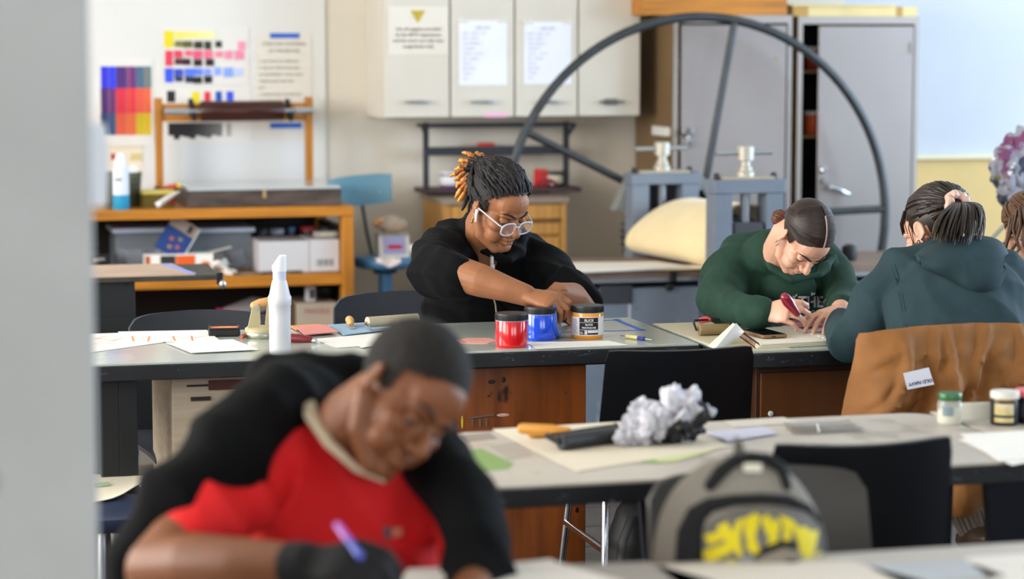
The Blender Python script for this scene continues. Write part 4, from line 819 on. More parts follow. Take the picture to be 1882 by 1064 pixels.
ch6 = chair('taupe grey plastic chair that holds the grey and yellow backpack', 1402, 868, 4.04, .80, .43, .0, ch_t)
ch7 = chair('black chair under the brown jacket, taken by the person in teal', 1752, 632, 5.66, .80, .43, PI + .04, ch_b)
q = at(222, 930, .44)
t = thing('round_stool', 'dark blue round stool at the lower left with a sheet on it', 'stool', (q.x - .03, q.y + .02, 0)); nb = mat('navy_stool_plastic', '#27314a', .35)
MB().lathe([(.12, .395), (.15, .40), (.165, .42), (.165, .435), (.15, .44), (.02, .44)], seg=36).out('seat', nb, t, 60)
for k in range(4): a_ = PI / 4 + k * PI / 2 + .55; MB().tube([(.11 * math.cos(a_), .11 * math.sin(a_), .4), (.15 * math.cos(a_), .15 * math.sin(a_), .012)], .0105, 10, round_caps=True).out('leg', steel, t, 60)
MB().tube([(.135 * math.cos(2 * PI * k / 24), .135 * math.sin(2 * PI * k / 24), .2) for k in range(24)], .007, 8, closed=True).out('foot_ring', steel, t, 60)
def flat(name, label, cat, quad, m, z=ZT, th=.0008, group=None, zo=.0, curl=0):
    P = [at(px, py, z) for px, py in quad]; c0 = sum((p for p in P), Vector()) / len(P)
    t = thing(name, label, cat, (c0.x, c0.y, z + zo), 0, group)
    if len(P) == 4:
        Q = [p - c0 for p in P]
        def f(u, v): p = Q[0].lerp(Q[1], u).lerp(Q[3].lerp(Q[2], u), v); return (p.x, p.y, th + curl * ((abs(u - .5) * 2) ** 4 + (abs(v - .5) * 2) ** 4) + curl * .3 * math.sin(u * 5 + v * 3))
        b = MB().sheet(f, 10, 10, th)
        b.v = [(x, y, max(0.0, zz)) for x, y, zz in b.v]
        b.out('sheet', m, t, 50)
    else: MB().prism([(p.x - c0.x, p.y - c0.y) for p in P], 0, th).out('sheet', m, t)
    return t, c0
def mark(t, c0, name, quad, m, z=ZT, zo=.0012, th=.0003):
    P = [at(px, py, z) for px, py in quad]; return MB().prism([(p.x - c0.x, p.y - c0.y) for p in P], zo, zo + th).out(name, m, t)
def stroke(t, c0, name, pts, wpx, m, z=ZT, zo=.0012):
    P = [at(px, py, z) - c0 for px, py in pts]; b = MB(); q = []
    r = .0022 * wpx
    b.tube([(p.x, p.y, zo) for p in P], [(r, .0004)] * len(P), 6, up=(0, 0, 1)); return b.out(name, m, t)
q, c0 = flat('paper_sheet', 'white sheet lying on the dark blue round stool', 'paper', [(150, 876), (278, 878), (214, 920), (140, 930)], creamp, z=.4405, curl=.004)
mark(q, c0, 'green_smear', [(172, 890), (200, 888), (204, 894), (174, 898)], mat('pale_green_smear', '#a8c29a', .7), z=.4405, zo=.0035)

# ------------------------------------------------------------------ papers and tools on the woman's table, left end
orp = mat('orange_print_ink', '#e08a48', .7)
def print_sheet(lab, quad, figs, m=white_p, zo=0, grp='printed sheets at the left end of the glass table'):
    t, c0 = flat('printed_sheet', lab, 'print', quad, m, zo=zo, group=grp)
    for pts in figs: stroke(t, c0, 'printed_line', pts, 2.4, orp, zo=.0013)
    return t, c0
print_sheet('large white sheet with two loose orange figures, nearest the column', [(120, 616), (235, 612), (300, 630), (120, 655)], [[(175, 625), (195, 618), (225, 622), (205, 628), (178, 630)], [(168, 634), (190, 632), (214, 633)], [(172, 622), (215, 627)]])
print_sheet('white sheet with two orange framed figures, in the middle of the pile', [(217, 611), (380, 608), (405, 628), (228, 631)], [[(243, 620), (275, 620), (272, 629), (246, 629), (243, 620)], [(250, 624), (268, 624)], [(318, 620), (352, 619), (354, 628), (322, 628), (318, 620)], [(326, 624), (345, 624)], [(350, 623), (376, 620)]], zo=.0012)
t, c0 = flat('printed_sheet', 'white sheet with a faint blue drawing, closest to the table edge', 'print', [(305, 632), (428, 626), (476, 645), (352, 651)], white_p, zo=.0026, group='printed sheets at the left end of the glass table')
for pts in ([(360, 638), (385, 634), (402, 635)], [(372, 641), (395, 636)], [(408, 634), (424, 640)]): stroke(t, c0, 'printed_line', pts, 1.2, mat('faint_blue_ink', '#a9b8d8', .7))
p0 = at(412, 616)
t = thing('stamp_pad', 'black stamp pad with pink and yellow ink beside the printed sheets', 'stamp pad', (p0.x, p0.y, ZT), -.12)
MB().box((0, 0, .010), (.088, .075, .02)).out('case', black, t, bevel=.004); MB().box((0, 0, .0205), (.076, .063, .003)).out('ink_felt', mat('pink_ink_felt', '#d8505c', .6, col2='#e8c23c', scale=16), t)
b = MB(); b.bx(-.042, .042, -.036, -.032, .02, .0245); b.bx(-.042, .042, .032, .036, .02, .0245); b.bx(-.042, -.038, -.032, .032, .02, .0245); b.bx(.038, .042, -.032, .032, .02, .0245); b.out('raised_rim', black, t)
# brass-coloured hand press with wooden handle
p0 = at(474, 620); t = thing('hand_stamp', 'cream steel hand press with a rounded wooden handle beside the white bottle', 'hand press', (p0.x + .012, p0.y, ZT), 0); bm = mat('cream_enamel', '#b7ab86', .4, metal=.1)
MB().lathe([(.047, 0), (.05, .004), (.05, .016), (.045, .021)], seg=36).out('base', mat('satin_nickel', '#a8a797', .3, metal=.7), t, 50); MB().lathe([(.048, .0165), (.048, .026), (.042, .03)], seg=36).out('base_cover', bm, t, 50)
br = [(-.044, .028), (.044, .028), (.034, .04), (.022, .075), (.018, .092), (-.008, .098), (-.02, .09), (-.034, .045)]
MB().prism([(-.043, .028), (-.012, .028), (-.006, .04), (-.008, .088), (-.014, .096), (-.026, .09), (-.03, .084)], -.016, -.012, 'y').out('bracket', bm, t, bevel=.001); MB().prism([(.012, .028), (.043, .028), (.030, .084), (.022, .092), (.012, .09), (.006, .04)], -.016, -.012, 'y').out('bracket', bm, t, bevel=.001)
MB().lathe([(.004, 0), (.005, .003)], M=Matrix.Translation((-.019, -.0165, .083)) @ Matrix.Rotation(PI / 2, 4, 'X')).out('screw_head', steel, t)
MB().tube([(-.022, 0, .09), (-.005, 0, .096), (.02, 0, .1), (.04, 0, .098)], [.011, .0125, .0125, .011], 14, round_caps=True).out('handle', mat('pale_beech_handle', '#cf9a62', .4), t, 60)
MB().cyl((-.048, -.01, .008), (-.064, -.03, .006), .006).out('side_pin', mat('rusty_red_pin', '#9a5038', .6), t)
# white squeeze bottle
p0 = at(515, 650); sc = 4443 / 6.4 ; k = 6.37 / 4443
t = thing('squeeze_bottle', 'tall white plastic bottle with slanted nozzle at the table edge', 'bottle', (p0.x, p0.y, ZT))
MB().lathe([(.0255, 0), (.0285, .004), (.0285, .10), (.029, .128), (.0305, .130), (.031, .152), (.0275, .158), (.0215, .186), (.0185, .196)], seg=30).out('bottle_body', mat('milky_plastic', '#d0d1d6', .4, sss=.1), t, 50)
MB().lathe([(.0175, .196), (.0175, .218), (.018, .22)], seg=24).out('neck_ring', mat('bluish_plastic', '#ccd2ea', .35), t, 50)
v = MB(); v.lathe([(.019, .22), (.0195, .236), (.0185, .262)], seg=24); v.v = [(x, y, z + (-.028 * max(0, (-x + .004) / .02) if z > .25 else 0)) for x, y, z in v.v]; v.out('slanted_cap', white_w, t, 40)
for lab, quad, m_ in [('small orange lino sheet behind the dark red gouge', [(532, 602), (588, 599), (604, 606), (545, 609)], mat('orange_lino', '#df9468', .7)), ('pink lino sheet with faint scratches next to the blue sheet', [(545, 607), (598, 602), (622, 615), (560, 620)], mat('pink_lino', '#dd8e88', .7))]:
    t, c0 = flat('lino_sheet', lab, 'lino', quad, m_, th=.003, group='lino sheets on the glass table', zo=.0 if 'orange' in lab else .0032)
    for j in range(3): stroke(t, c0, 'scratch', [(quad[0][0] + 14 + j * 9, quad[0][1] + 3), (quad[0][0] + 32 + j * 9, quad[0][1] + 5)], .6, mat('scratch_light', '#e9bdb4', .7), zo=.0034)
t, c0 = flat('blue_sheet', 'pale blue sheet under the palette knife and steel roller', 'sheet', [(602, 599), (668, 595), (726, 606), (632, 618)], mat('pale_blue_card', '#8fb0cc', .6), th=.002)
mark(t, c0, 'dark_notch', [(614, 598), (626, 597), (636, 606), (629, 607)], mat('blue_grey_shadow_card', '#5a7488', .6), zo=.0021)
p0 = at(645, 604); t = thing('palette_knife', 'short palette knife with round wooden handle on the blue sheet', 'knife', (p0.x, p0.y, ZT + .004), 0); u = at(640, 596) - at(652, 612)
u = Vector((u.x, u.y, 0)).normalized()
MB().tube([u * -.005 + Vector((0, 0, .012)), u * .02 + Vector((0, 0, .015)), u * .05 + Vector((0, 0, .016))], [.008, .0125, .012], 12, round_caps=True).out('handle', wood_h, t, 60)
MB().bar(u * -.008 + Vector((0, 0, .007)), u * -.05 + Vector((0, 0, .002)), .014, .0015).out('blade', steel, t); MB().tube([u * -.002 + Vector((0, 0, .01)), u * -.012 + Vector((0, 0, .008))], .006, 10).out('ferrule', mat('brass', '#b08a4a', .3, metal=.8), t, 60)
# steel brayer with pale rubber
p0, p1 = at(674, 609), at(768, 602); pm = (p0 + p1) / 2; Lb = (p1 - p0).length; ang = math.atan2(p1.y - p0.y, p1.x - p0.x)
t = thing('brayer', 'wide brayer with pale rubber roller behind the head of the person in red', 'roller', (pm.x, pm.y, ZT), ang)
MB().lathe([(.012, -Lb / 2), (.0155, -Lb / 2 + .002), (.0155, Lb / 2 - .002), (.012, Lb / 2)], M=Matrix.Translation((0, 0, .026)) @ Matrix.Rotation(PI / 2, 4, 'Y')).out('rubber_roller', mat('pale_rubber', '#b8b098', .5, var=.06, scale=20), t, 40)
b = MB(); b.bar((-Lb / 2 - .004, 0, .026), (-Lb / 2 - .004, -.03, .008), .003, .01); b.bar((Lb / 2 + .004, 0, .026), (Lb / 2 + .004, -.03, .008), .003, .01); b.bar((-Lb / 2 - .004, -.03, .006), (Lb / 2 + .004, -.03, .006), .008, .004); b.out('frame', chrome, t); MB().box((-.01, -.031, .012), (.014, .012, .012)).out('frame_block', mat('dark_pink_stain', '#6a3038', .5), t)
MB().tube([(0, -.034, .01), (.0, -.06, .013), (.0, -.11, .014)], [.007, .011, .0095], 12, round_caps=True).out('handle', mat('black_handle', '#1a1a1c', .4), t, 60)
# dark red gouge + white sheet with blue print
p0, p1 = at(528, 630), at(590, 632); 
t = thing('lino_gouge', 'dark red handled gouge pointing right on the printed sheet', 'gouge', (p0.x, p0.y, ZT), math.atan2(p1.y - p0.y, p1.x - p0.x)); L_ = (p1 - p0).length
MB().tube([(0, 0, .0135), (L_ * .35, 0, .013), (L_ * .72, 0, .010)], [.013, .0125, .008], 14, round_caps=True).out('handle', mat('dark_red_handle', '#6a1820', .3), t, 60); MB().tube([(L_ * .74, 0, .009), (L_ * .86, 0, .008)], .0075, 12).out('ferrule', steel, t, 60); MB().bar((L_ * .86, 0, .007), (L_ * 1.0, 0, .003), .009, .003).out('blade', steel, t)
t, c0 = flat('printed_sheet', 'white sheet with lilac print under the tip of the gouge', 'print', [(575, 624), (700, 613), (735, 632), (620, 640)], white_p, zo=0, group='printed sheets by the gouge')
for j, pts in enumerate(([(590, 624), (640, 620)], [(600, 628), (632, 624)], [(650, 628), (672, 624)])): stroke(t, c0, 'printed_line', pts, 1.5, mat('lilac_ink', '#9a9ad0', .7))
t, c0 = flat('paper_sheet', 'white strip of paper sliding toward the head of the person in red', 'paper', [(640, 625), (742, 614), (760, 626), (664, 641)], white_p, zo=.0016)
for j in range(2): stroke(t, c0, 'pencil_line', [(664 + j * 26, 628), (680 + j * 26, 634)], .8, mat('pencil_grey', '#9aa0b4', .7))
# pink sketch under the red jar, white strip, blue tape frame, scoring tool
t, c0 = flat('pink_print', 'oval salmon pink print to the left of the red jar', 'print', [(838, 625), (860, 621.5), (900, 621.5), (915, 627), (895, 631.5), (850, 631)], mat('salmon_print', '#dc9c90', .6), th=.0012)
for j in range(5): stroke(t, c0, 'carved_line', [(846 + j * 12, 629), (858 + j * 12, 623.5)], .7, mat('pale_pink_line', '#ecc4ba', .7), zo=.0014)
flat('paper_strip', 'long white strip of paper along the table edge by the jars', 'paper', [(968, 630), (1118, 627), (1155, 635), (985, 642)], white_p)
t = thing('masking_tape', 'rectangle of blue masking tape stuck on the glass table', 'tape', (at(1110, 597).x, at(1110, 597).y, ZT)); c0 = Vector(t.location)
cor = [(965, 596), (1133, 588), (1180, 607), (985, 612)]
for j in range(4):
    p_, q_ = at(*cor[j]) - c0, at(*cor[(j + 1) % 4]) - c0; ex = (q_ - p_).normalized() * .012; MB().bar(p_ - ex + Vector((0, 0, .0004)), q_ + ex + Vector((0, 0, .0004)), .016 if j == 1 else .011, .0008).out('tape_strip', blue_t, t)
p0, p1 = at(1146, 621), at(1195, 628); ang = math.atan2(p1.y - p0.y, p1.x - p0.x); L_ = (p1 - p0).length
t = thing('scoring_tool', 'yellow and blue scoring tool with needle ends by the tape frame', 'tool', (p0.x, p0.y, ZT), ang)
for a_, b_, r, m_ in ((-.012, .012, .0018, steel), (.012, L_ * .55, .0055, mat('pale_yellow_handle', '#d6cb8a', .4)), (L_ * .55, L_ * .78, .0055, mat('navy_handle', '#2b3690', .4)), (L_ * .78, L_ + .008, .0018, steel)): MB().tube([(a_, 0, .006), (b_, 0, .006)], r, 12).out('needle' if m_ is steel else 'handle', m_, t, 60)

# ------------------------------------------------------------------ the ink jars
lidm = mat('black_jar_lid', '#1d1f24', .45)
for k in range(40): pass
def ink_jar(px, py, col, label, shelf=None):
    p = at(px, py - 3.5); t = thing('ink_jar', label, 'jar', (p.x, p.y, ZT), 0, 'ink jars with black lids'); r = .0438
    MB().lathe([(r * .93, 0), (r * .985, .003), (r, .008), (r, .071), (r * .955, .0745)], seg=48).out('jar_body', mat('ink_jar_' + col.strip('#'), col, .12, coat=.6), t, 40)
    q = MB(); n = 72; prof = [(1.0, .0745), (1.0, .089), (.975, .0925), (.0, .0925)]
    q.lathe([(r * 1.012, .0735), (r * 1.018, .0745), (r * 1.018, .0885), (r * .99, .092), (r * .2, .0922)], seg=56); o = q.out('lid', lidm, t, 40)
    g = MB()
    for k in range(56): a_ = 2 * PI * k / 56; g.box((r * 1.019 * math.cos(a_), r * 1.019 * math.sin(a_), .0815), (.0016, .0022, .0125), rz=a_)
    g.out('knurling', lidm, o)['kind'] = 'stuff'
    MB().tube([(r * .985 * math.cos(2 * PI * k / 40), r * .985 * math.sin(2 * PI * k / 40), .0728) for k in range(40)], .0014, 6, closed=True).out('neck_ring', mat('clear_rim', '#c8d0d8', .15, alpha=.6), t, 60)
    return t, r
ink_jar(940, 640, '#d0141e', 'red ink jar with black lid, leftmost of the three jars')
ink_jar(993, 627, '#1450e0', 'blue ink jar with black lid, in the middle beside the hand')
tj, rj = ink_jar(1080, 624, '#f09a24', 'orange ink jar with a printed black and white label')
fac = math.atan2(-(tj.location.y), -(tj.location.x)); rl = rj + .0004
def wrap(x, z, off=0): a_ = fac + x / rl; return Vector(((rl + off) * math.cos(a_), (rl + off) * math.sin(a_), z))
def patch_j(x0, x1, z0, z1, m_, name, off, n=10): return MB().sheet(lambda u, v: wrap(x0 + (x1 - x0) * u, z0 + (z1 - z0) * v, off), n, 1, -.0002).out(name, m_, tj, 60)
patch_j(-.07, .07, .0105, .0625, mat('white_label', '#e2e0e6', .4), 'label', .0003, 40)
patch_j(-.0235, .031, .0275, .0605, mat('black_label', '#18171d', .4), 'label_black_panel', .0006, 20)
patch_j(-.0235, .031, .0135, .0262, mat('black_label', '#18171d', .4), 'label_black_panel', .0006, 20)
patch_j(-.0235, .031, .0470, .0478, mat('white_label', '#e2e0e6', .4), 'label_rule', .0008)
patch_j(.0005, .030, .0185, .0252, mat('white_label', '#e2e0e6', .4), 'label_white_box', .0008); patch_j(-.0085, -.0012, .0145, .0252, mat('white_label', '#e2e0e6', .4), 'label_white_box', .0008)
wl = mat('white_lettering', '#f0f0f2', .5)
for s_, z_, sz, x_ in [('BLICK', .0503, .0098, .004), ('BLOCK', .0393, .0064, .004), ('PRINTING INK', .0308, .0062, .004), ('16', .0155, .0105, -.0185)]:
    lettering(s_, sz, None, wl, tj, bold=.00012, fn=lambda p, x_=x_, z_=z_: wrap(x_ + p.x, z_ + p.y, .001 + p.z))
lettering('oz', .0045, None, mat('grey_lettering', '#9a9aa0', .5), tj, fn=lambda p: wrap(-.0118 + p.x, .0165 + p.y, .001 + p.z))
for k in range(9): patch_j(-.046, -.030 - .002 * (k % 3), .0155 + .0048 * k, .0172 + .0048 * k, mat('fine_print', '#8d8a9c', .6), 'fine_print', .0008, 4)

# ------------------------------------------------------------------ right table things
p0, p1 = at(1280, 614), at(1340, 604)
t = thing('brayer', 'brayer with tan roller and black wire frame on the cream strip', 'roller', (at(1312, 617).x, at(1312, 617).y, ZT), .0)
MB().lathe([(.012, -.045), (.0155, -.043), (.0155, .045), (.012, .047)], M=Matrix.Translation((0, 0, .018)) @ Matrix.Rotation(PI / 2, 4, 'Y')).out('rubber_roller', mat('tan_roller', '#8f7a54', .5), t, 40)
MB().tube([(-.052, 0, .018), (-.052, .02, .034), (-.046, .035, .041), (.05, .035, .041), (.055, .02, .034), (.055, 0, .018)], .0032, 8, round_caps=True).out('wire_frame', blk_met, t, 60)
MB().tube([(0, .036, .041), (0, .06, .04), (0, .11, .03)], [.006, .01, .009], 10, round_caps=True).out('handle', mat('red_plastic', '#c2303c', .4), t, 60)
p0 = at(1292, 620); P = [at(px, py) for px, py in ((1300, 626), (1346, 630))]
t = thing('folded_card', 'white paper folded into a peak next to the spiral notebook', 'paper', (at(1330, 624).x, at(1330, 624).y, ZT)); c0 = Vector(t.location)
A_, B_ = W(1301, 628, 6.56) - c0, W(1314, 632, 6.5) - c0; Tp, Tq = W(1346, 594, 6.72) - c0, W(1366, 607, 6.68) - c0
A_.z = .001; B_.z = .001; C_ = at(1345, 632) - c0; C_.z = .001
def tri(p, q, r, s): return MB().sheet(lambda u, v: p.lerp(q, u).lerp(s.lerp(r, u), v), 6, 6, .0008)
tri(A_, W(1347, 594, 6.70) - c0, W(1353, 596, 6.66) - c0, B_).out('paper_flap', mat('ivory_paper', '#e6e2d2', .8), t, 60); tri(B_, W(1353, 594, 6.66) - c0, W(1368, 610, 6.62) - c0, C_).out('paper_flap', mat('blue_white_paper', '#d6dadd', .8), t, 60)
# sketchbook
P = [at(px, py) for px, py in ((1352, 613), (1450, 607), (1545, 634), (1392, 642))]; c0 = sum(P, Vector()) / 4
t = thing('sketchbook', 'open spiral sketchbook with torn edges at the table front', 'sketchbook', (c0.x, c0.y, ZT)); Q = [p - c0 for p in P]
def pg(sx, z, dx=0): 
    return [(q.x * sx + dx, q.y * sx) for q in Q]
for k in range(3): MB().prism(pg(1.0 - .012 * k, 0, .004 * k), .002 + .004 * k, .005 + .004 * k).out('page_block', mat('ivory_paper', '#e6e2d2', .8), t)
MB().prism(pg(1.02, 0), .0, .002).out('cover', mat('olive_card', '#8c8f62', .7), t)
e0, e1 = Q[0], Q[3]
for k in range(22):
    p = e0.lerp(e1, (k + .5) / 22); d_ = (Q[1] - Q[0]).normalized()
    MB().tube([(p.x + d_.x * .008 * math.cos(a_), p.y + d_.y * .008 * math.cos(a_), .009 + .009 * math.sin(a_)) for a_ in [2 * PI * j / 10 for j in range(10)]], .0011, 5, closed=True).out('spiral_ring', mat('copper_wire', '#6a3a2a', .35, metal=.6), t, 60)
rs = MB()
for k in range(14): p = Q[1].lerp(Q[2], (k + .5) / 14); rs.box((p.x - .012, p.y, .0142), (.018 + .01 * rnd.random(), .014, .0015), rz=rnd.uniform(-.3, .3))
rs.out('torn_edge', white_p, t)
p0, p1 = at(1374, 613), at(1430, 622); pm = (p0 + p1) / 2
t = thing('smartphone', 'dark phone in brown case lying on the sketchbook', 'phone', (at(1404, 616, ZT + .0145).x, at(1404, 616, ZT + .0145).y, ZT + .0145), math.atan2(at(1428, 622).y - at(1380, 609).y, at(1428, 622).x - at(1380, 609).x))
MB().box((0, 0, .005), (.145, .075, .009)).out('phone_case', mat('tan_leather_case', '#8a6a4a', .5), t, bevel=.004); MB().box((0, 0, .0098), (.135, .068, .0012)).out('screen', mat('phone_glass', '#0c1416', .08), t); MB().box((.0728, -.005, .005), (.001, .012, .003)).out('port', black, t)
p0 = at(1376, 606); t = thing('teal_pen', 'teal capped pen tilted over the phone corner', 'pen', (at(1376, 611).x, at(1376, 611).y + .01, ZT + .0145), 0); e = W(1370, 594, at(1370, 606).length * .985) - Vector(t.location)
e = Vector((-.012, .03, .028)); MB().tube([Vector((0, 0, .005)), e * .45], .0045, 10, round_caps=True).out('barrel', white_w, t, 60); MB().tube([e * .45, e * 1.15], .0055, 10, round_caps=True).out('cap', mat('teal_plastic', '#1f8a7a', .35), t, 60)
t = thing('needle', 'small dark needle on the glass in front of the fist', 'needle', (at(1420, 602).x, at(1420, 602).y, ZT), -.5); MB().tube([(-.022, 0, .002), (.0, 0, .002)], .0022, 8).out('grip', black, t, 60); MB().tube([(0, 0, .002), (.03, 0, .001)], .0009, 6).out('shaft', steel, t, 60)
t, c0 = flat('lino_block', 'pink carving block under the hands of the person in green', 'lino', [(1436, 601), (1505, 593), (1532, 601), (1462, 609)], mat('pink_rubber', '#e09aa4', .6, var=.05, scale=20), th=.009, zo=.0005)
for j in range(4): stroke(t, c0, 'carved_line', [(1468 + j * 10, 598 + j), (1486 + j * 8, 601)], .8, mat('grey_pink_line', '#a07884', .7), zo=.0095)
t, c0 = flat('pink_sheet', 'pink paper with shaggy edge under the carving block', 'paper', [(1450, 607), (1490, 600), (1540, 606), (1478, 613)], mat('pale_pink_paper', '#e8bcc4', .7), th=.0008)
t = thing('red_tool', 'red handled cutter lying beside the teal sleeve', 'tool', (at(1612, 620).x, at(1612, 620).y, ZT), .1); MB().tube([(-.06, 0, .008), (.0, 0, .009), (.06, 0, .008)], [.006, .008, .006], 10, round_caps=True).out('handle', mat('red_plastic', '#c2303c', .4), t, 60); MB().bar((.06, 0, .008), (.085, 0, .004), .006, .002).out('blade', steel, t)
t, c0 = flat('clear_bag', 'clear plastic bag beside the red cutter and teal sleeve', 'bag', [(1590, 612), (1640, 606), (1650, 626), (1600, 632)], glass('clear_wrap', '#e6eaee', .2, .4), th=.002, curl=.006)
mark(t, c0, 'printed_label', [(1604, 616), (1626, 614), (1630, 622), (1608, 624)], mat('pink_lino', '#dd8e88', .7), zo=.003)

# ------------------------------------------------------------------ middle table things
t, c0 = flat('newsprint_sheet', 'cream newsprint sheet under the black brayer', 'paper', [(905, 790), (1180, 774), (1345, 822), (1060, 868)], mat('cream_newsprint', '#d8cdb8', .8, var=.02, scale=5), th=.001)
mark(t, c0, 'green_smear', [(1165, 838), (1215, 828), (1260, 834), (1215, 852), (1180, 852)], mat('green_ink_smear', '#8ea66a', .7)); mark(t, c0, 'green_smear', [(1215, 832), (1300, 820), (1322, 826), (1240, 850), (1205, 850)], mat('pale_green_ink', '#c0c890', .7), zo=.0015)
mark(tC, Vector((xC, yC, 0)), 'green_paint', [(852, 828), (885, 825), (945, 852), (935, 862), (880, 868)], mat('green_paint', '#7f9c5a', .6), zo=ZT + .0002)
for k, quad in enumerate([[(845, 800), (900, 795), (915, 806), (860, 812)], [(900, 820), (950, 812), (980, 838), (935, 846)], [(850, 812), (890, 808), (905, 818), (858, 822)]]): mark(tC, Vector((xC, yC, 0)), 'ink_stain', quad, ink(('#8f8478', '#a89f94', '#b8a898')[k]), zo=ZT + .0001)
p0, p1 = at(1030, 830), at(1150, 812); ang = math.atan2(p1.y - p0.y, p1.x - p0.x); pm = (p0 + p1) / 2
t = thing('brayer', 'brayer with black rubber roller beside the crumpled newspaper', 'roller', (pm.x, pm.y, ZT + .001), ang); Lb = (p1 - p0).length
MB().lathe([(.014, -Lb / 2), (.0175, -Lb / 2 + .003), (.0175, Lb / 2 - .003), (.014, Lb / 2)], M=Matrix.Translation((0, 0, .0178)) @ Matrix.Rotation(PI / 2, 4, 'Y')).out('rubber_roller', mat('black_rubber', '#232428', .4), t, 40)
b = MB(); b.bar((-Lb / 2 - .003, 0, .018), (-Lb / 2 - .012, .03, .03), .003, .012); b.bar((-Lb / 2 - .012, .03, .03), (.0, .035, .03), .01, .004); b.bar((Lb / 2 + .003, 0, .018), (Lb / 2, .035, .03), .003, .012); b.bar((0, .035, .03), (Lb / 2, .035, .03), .01, .004); b.out('frame', blk_met, t)
MB().tube([(-.035, .04, .03), (-.055, .07, .03), (-.085, .125, .03)], [.009, .0125, .0115], 12, round_caps=True).out('handle', mat('orange_varnish_handle', '#c98a34', .35), t, 60)
p0 = at(1003, 806); t = thing('gouge_handle', 'yellow wooden gouge handle lying left of the black brayer', 'gouge', (p0.x, p0.y, ZT + .001), .0); MB().tube([(-.03, 0, .0118), (.0, 0, .0125), (.035, -.0, .011)], [.0105, .012, .009], 12, round_caps=True).out('handle', wood_y, t, 60); MB().tube([(.035, 0, .011), (.05, 0, .009)], .006, 10).out('ferrule', mat('brass', '#b08a4a', .3, metal=.8), t, 60)
def crumple(name, label, cat, c, rad, m, seed, parts, amp=.35, group=None):
    t = thing(name, label, cat, c, 0, group); rr = random.Random(seed); b = bmesh.new()
    mb = MB()
    for (dx, dy, dz, r, sx, sz) in parts:
        bmx = bmesh.new(); bmesh.ops.create_icosphere(bmx, subdivisions=5, radius=1); vs = []
        for v in bmx.verts:
            n_ = Vector(v.co); q = n_ * 1.6 + Vector((seed, dx * 30, dz * 30))
            f = 1 + amp * (abs(noise.noise(q * .9)) * 2.0 - .5) + amp * .6 * (abs(noise.noise(q * 1.9)) * 1.6 - .4) + amp * .12 * (abs(noise.noise(q * 4)) - .2)
            p = Vector((n_.x * r * sx, n_.y * r, n_.z * r * sz)) * f + Vector((dx, dy, dz)); p.z = max(p.z, .001 + .002 * abs(n_.x)); vs.append(p)
        mb.add(vs, [tuple(v.index for v in f_.verts) for f_ in bmx.faces]); bmx.free()
        mb.out('paper_wad', m, t, 50); mb = MB()
    return t
news = mat('printed_newspaper', '#b4b4bc', .8, bump=.1, bscale=120, col2='#6f6d74', scale=14, ramp=(.46, .66)); speckle(news, [('#232326', 11, .54, (1, 1, 1)), ('#cfcfd8', 9, .60, (1, 1, 1))])
p0 = at(1215, 815)
crumple('crumpled_newspaper', 'crumpled ball of black and white newspaper on the middle table', 'newspaper', (p0.x, p0.y, ZT + .001), 0, news, 3.3, [(-.02, -.01, .04, .042, 1.3, .95), (.048, .0, .054, .05, 1.0, 1.1), (-.062, -.005, .028, .03, 1.0, 1.1), (-.035, .015, .07, .022, 1.2, 1.0), (.03, .01, .098, .024, .9, .9), (-.088, -.02, .016, .018, 1.1, 1.0)], .42)
t, c0 = flat('magazine', 'magazine page with a red and violet picture behind the backpack', 'magazine', [(1300, 798), (1400, 788), (1428, 800), (1335, 814)], mat('magazine_paper', '#c2c2d4', .5), th=.003)
for quad, cc in ([(1312, 798), (1352, 795), (1356, 803), (1320, 807)], '#7c3a34'), ([(1355, 793), (1396, 790), (1400, 795), (1362, 799)], '#c4a0a4'), ([(1368, 801), (1414, 796), (1418, 801), (1378, 806)], '#8f8fd0'): mark(t, c0, 'picture', quad, ink(cc), zo=.0031)
t, c0 = flat('acetate_sheet', 'clear acetate sheet with a smoky tint on the middle table', 'acetate', [(1440, 783), (1560, 776), (1590, 795), (1460, 800)], glass('acetate', '#8f8a84', .15, .45), th=.001, curl=.003)
mark(t, c0, 'white_edge', [(1500, 780), (1503, 780), (1507, 797), (1504, 797)], white_p, zo=.003)
t, c0 = flat('painted_scrap', 'pale scrap with pink and green dabs behind the newspaper ball', 'paper', [(1330, 775), (1440, 768), (1470, 778), (1350, 787)], mat('offwhite_scrap', '#c4bcb0', .8), th=.001)
for quad, cc in ([(1345, 776), (1375, 774), (1380, 778), (1350, 780)], '#a8c0ae'), ([(1395, 775), (1425, 773), (1430, 777), (1400, 779)], '#d0a8a4'), ([(1370, 780), (1400, 778), (1404, 782), (1374, 784)], '#c0a0a0'): mark(t, c0, 'colour_dab', quad, ink(cc), zo=.0011)
def glass_jar():
    p = at(1745, 778); t = thing('glass_jar', 'small clear glass jar of white paste with green lid', 'jar', (p.x, p.y, ZT)); r = .0268
    MB().lathe([(r * .9, .001), (r * .96, .004), (r * .96, .03), (r * .5, .033)], seg=28).out('white_paste', mat('cream_paste', '#e6dec8', .6), t, 50)
    MB().lathe([(r * .95, 0), (r, .004), (r, .046), (r * .85, .052), (r * .85, .056)], seg=32).out('jar_wall', glass('jar_glass', '#dfe8e4', .05, .3), t, 50)
    MB().lathe([(r * .92, .052), (r * .95, .053), (r * .95, .065), (r * .88, .068)], seg=32).out('lid', mat('green_metal_lid', '#3f7048', .35, metal=.3), t, 50)
    MB().sheet(lambda u, v: ((r + .0006) * math.cos(-2.6 + u * .9), (r + .0006) * math.sin(-2.6 + u * .9), .02 + v * .02), 8, 1, -.0003).out('jar_label', mat('blue_grey_label', '#7f929a', .6), t, 60)
glass_jar()
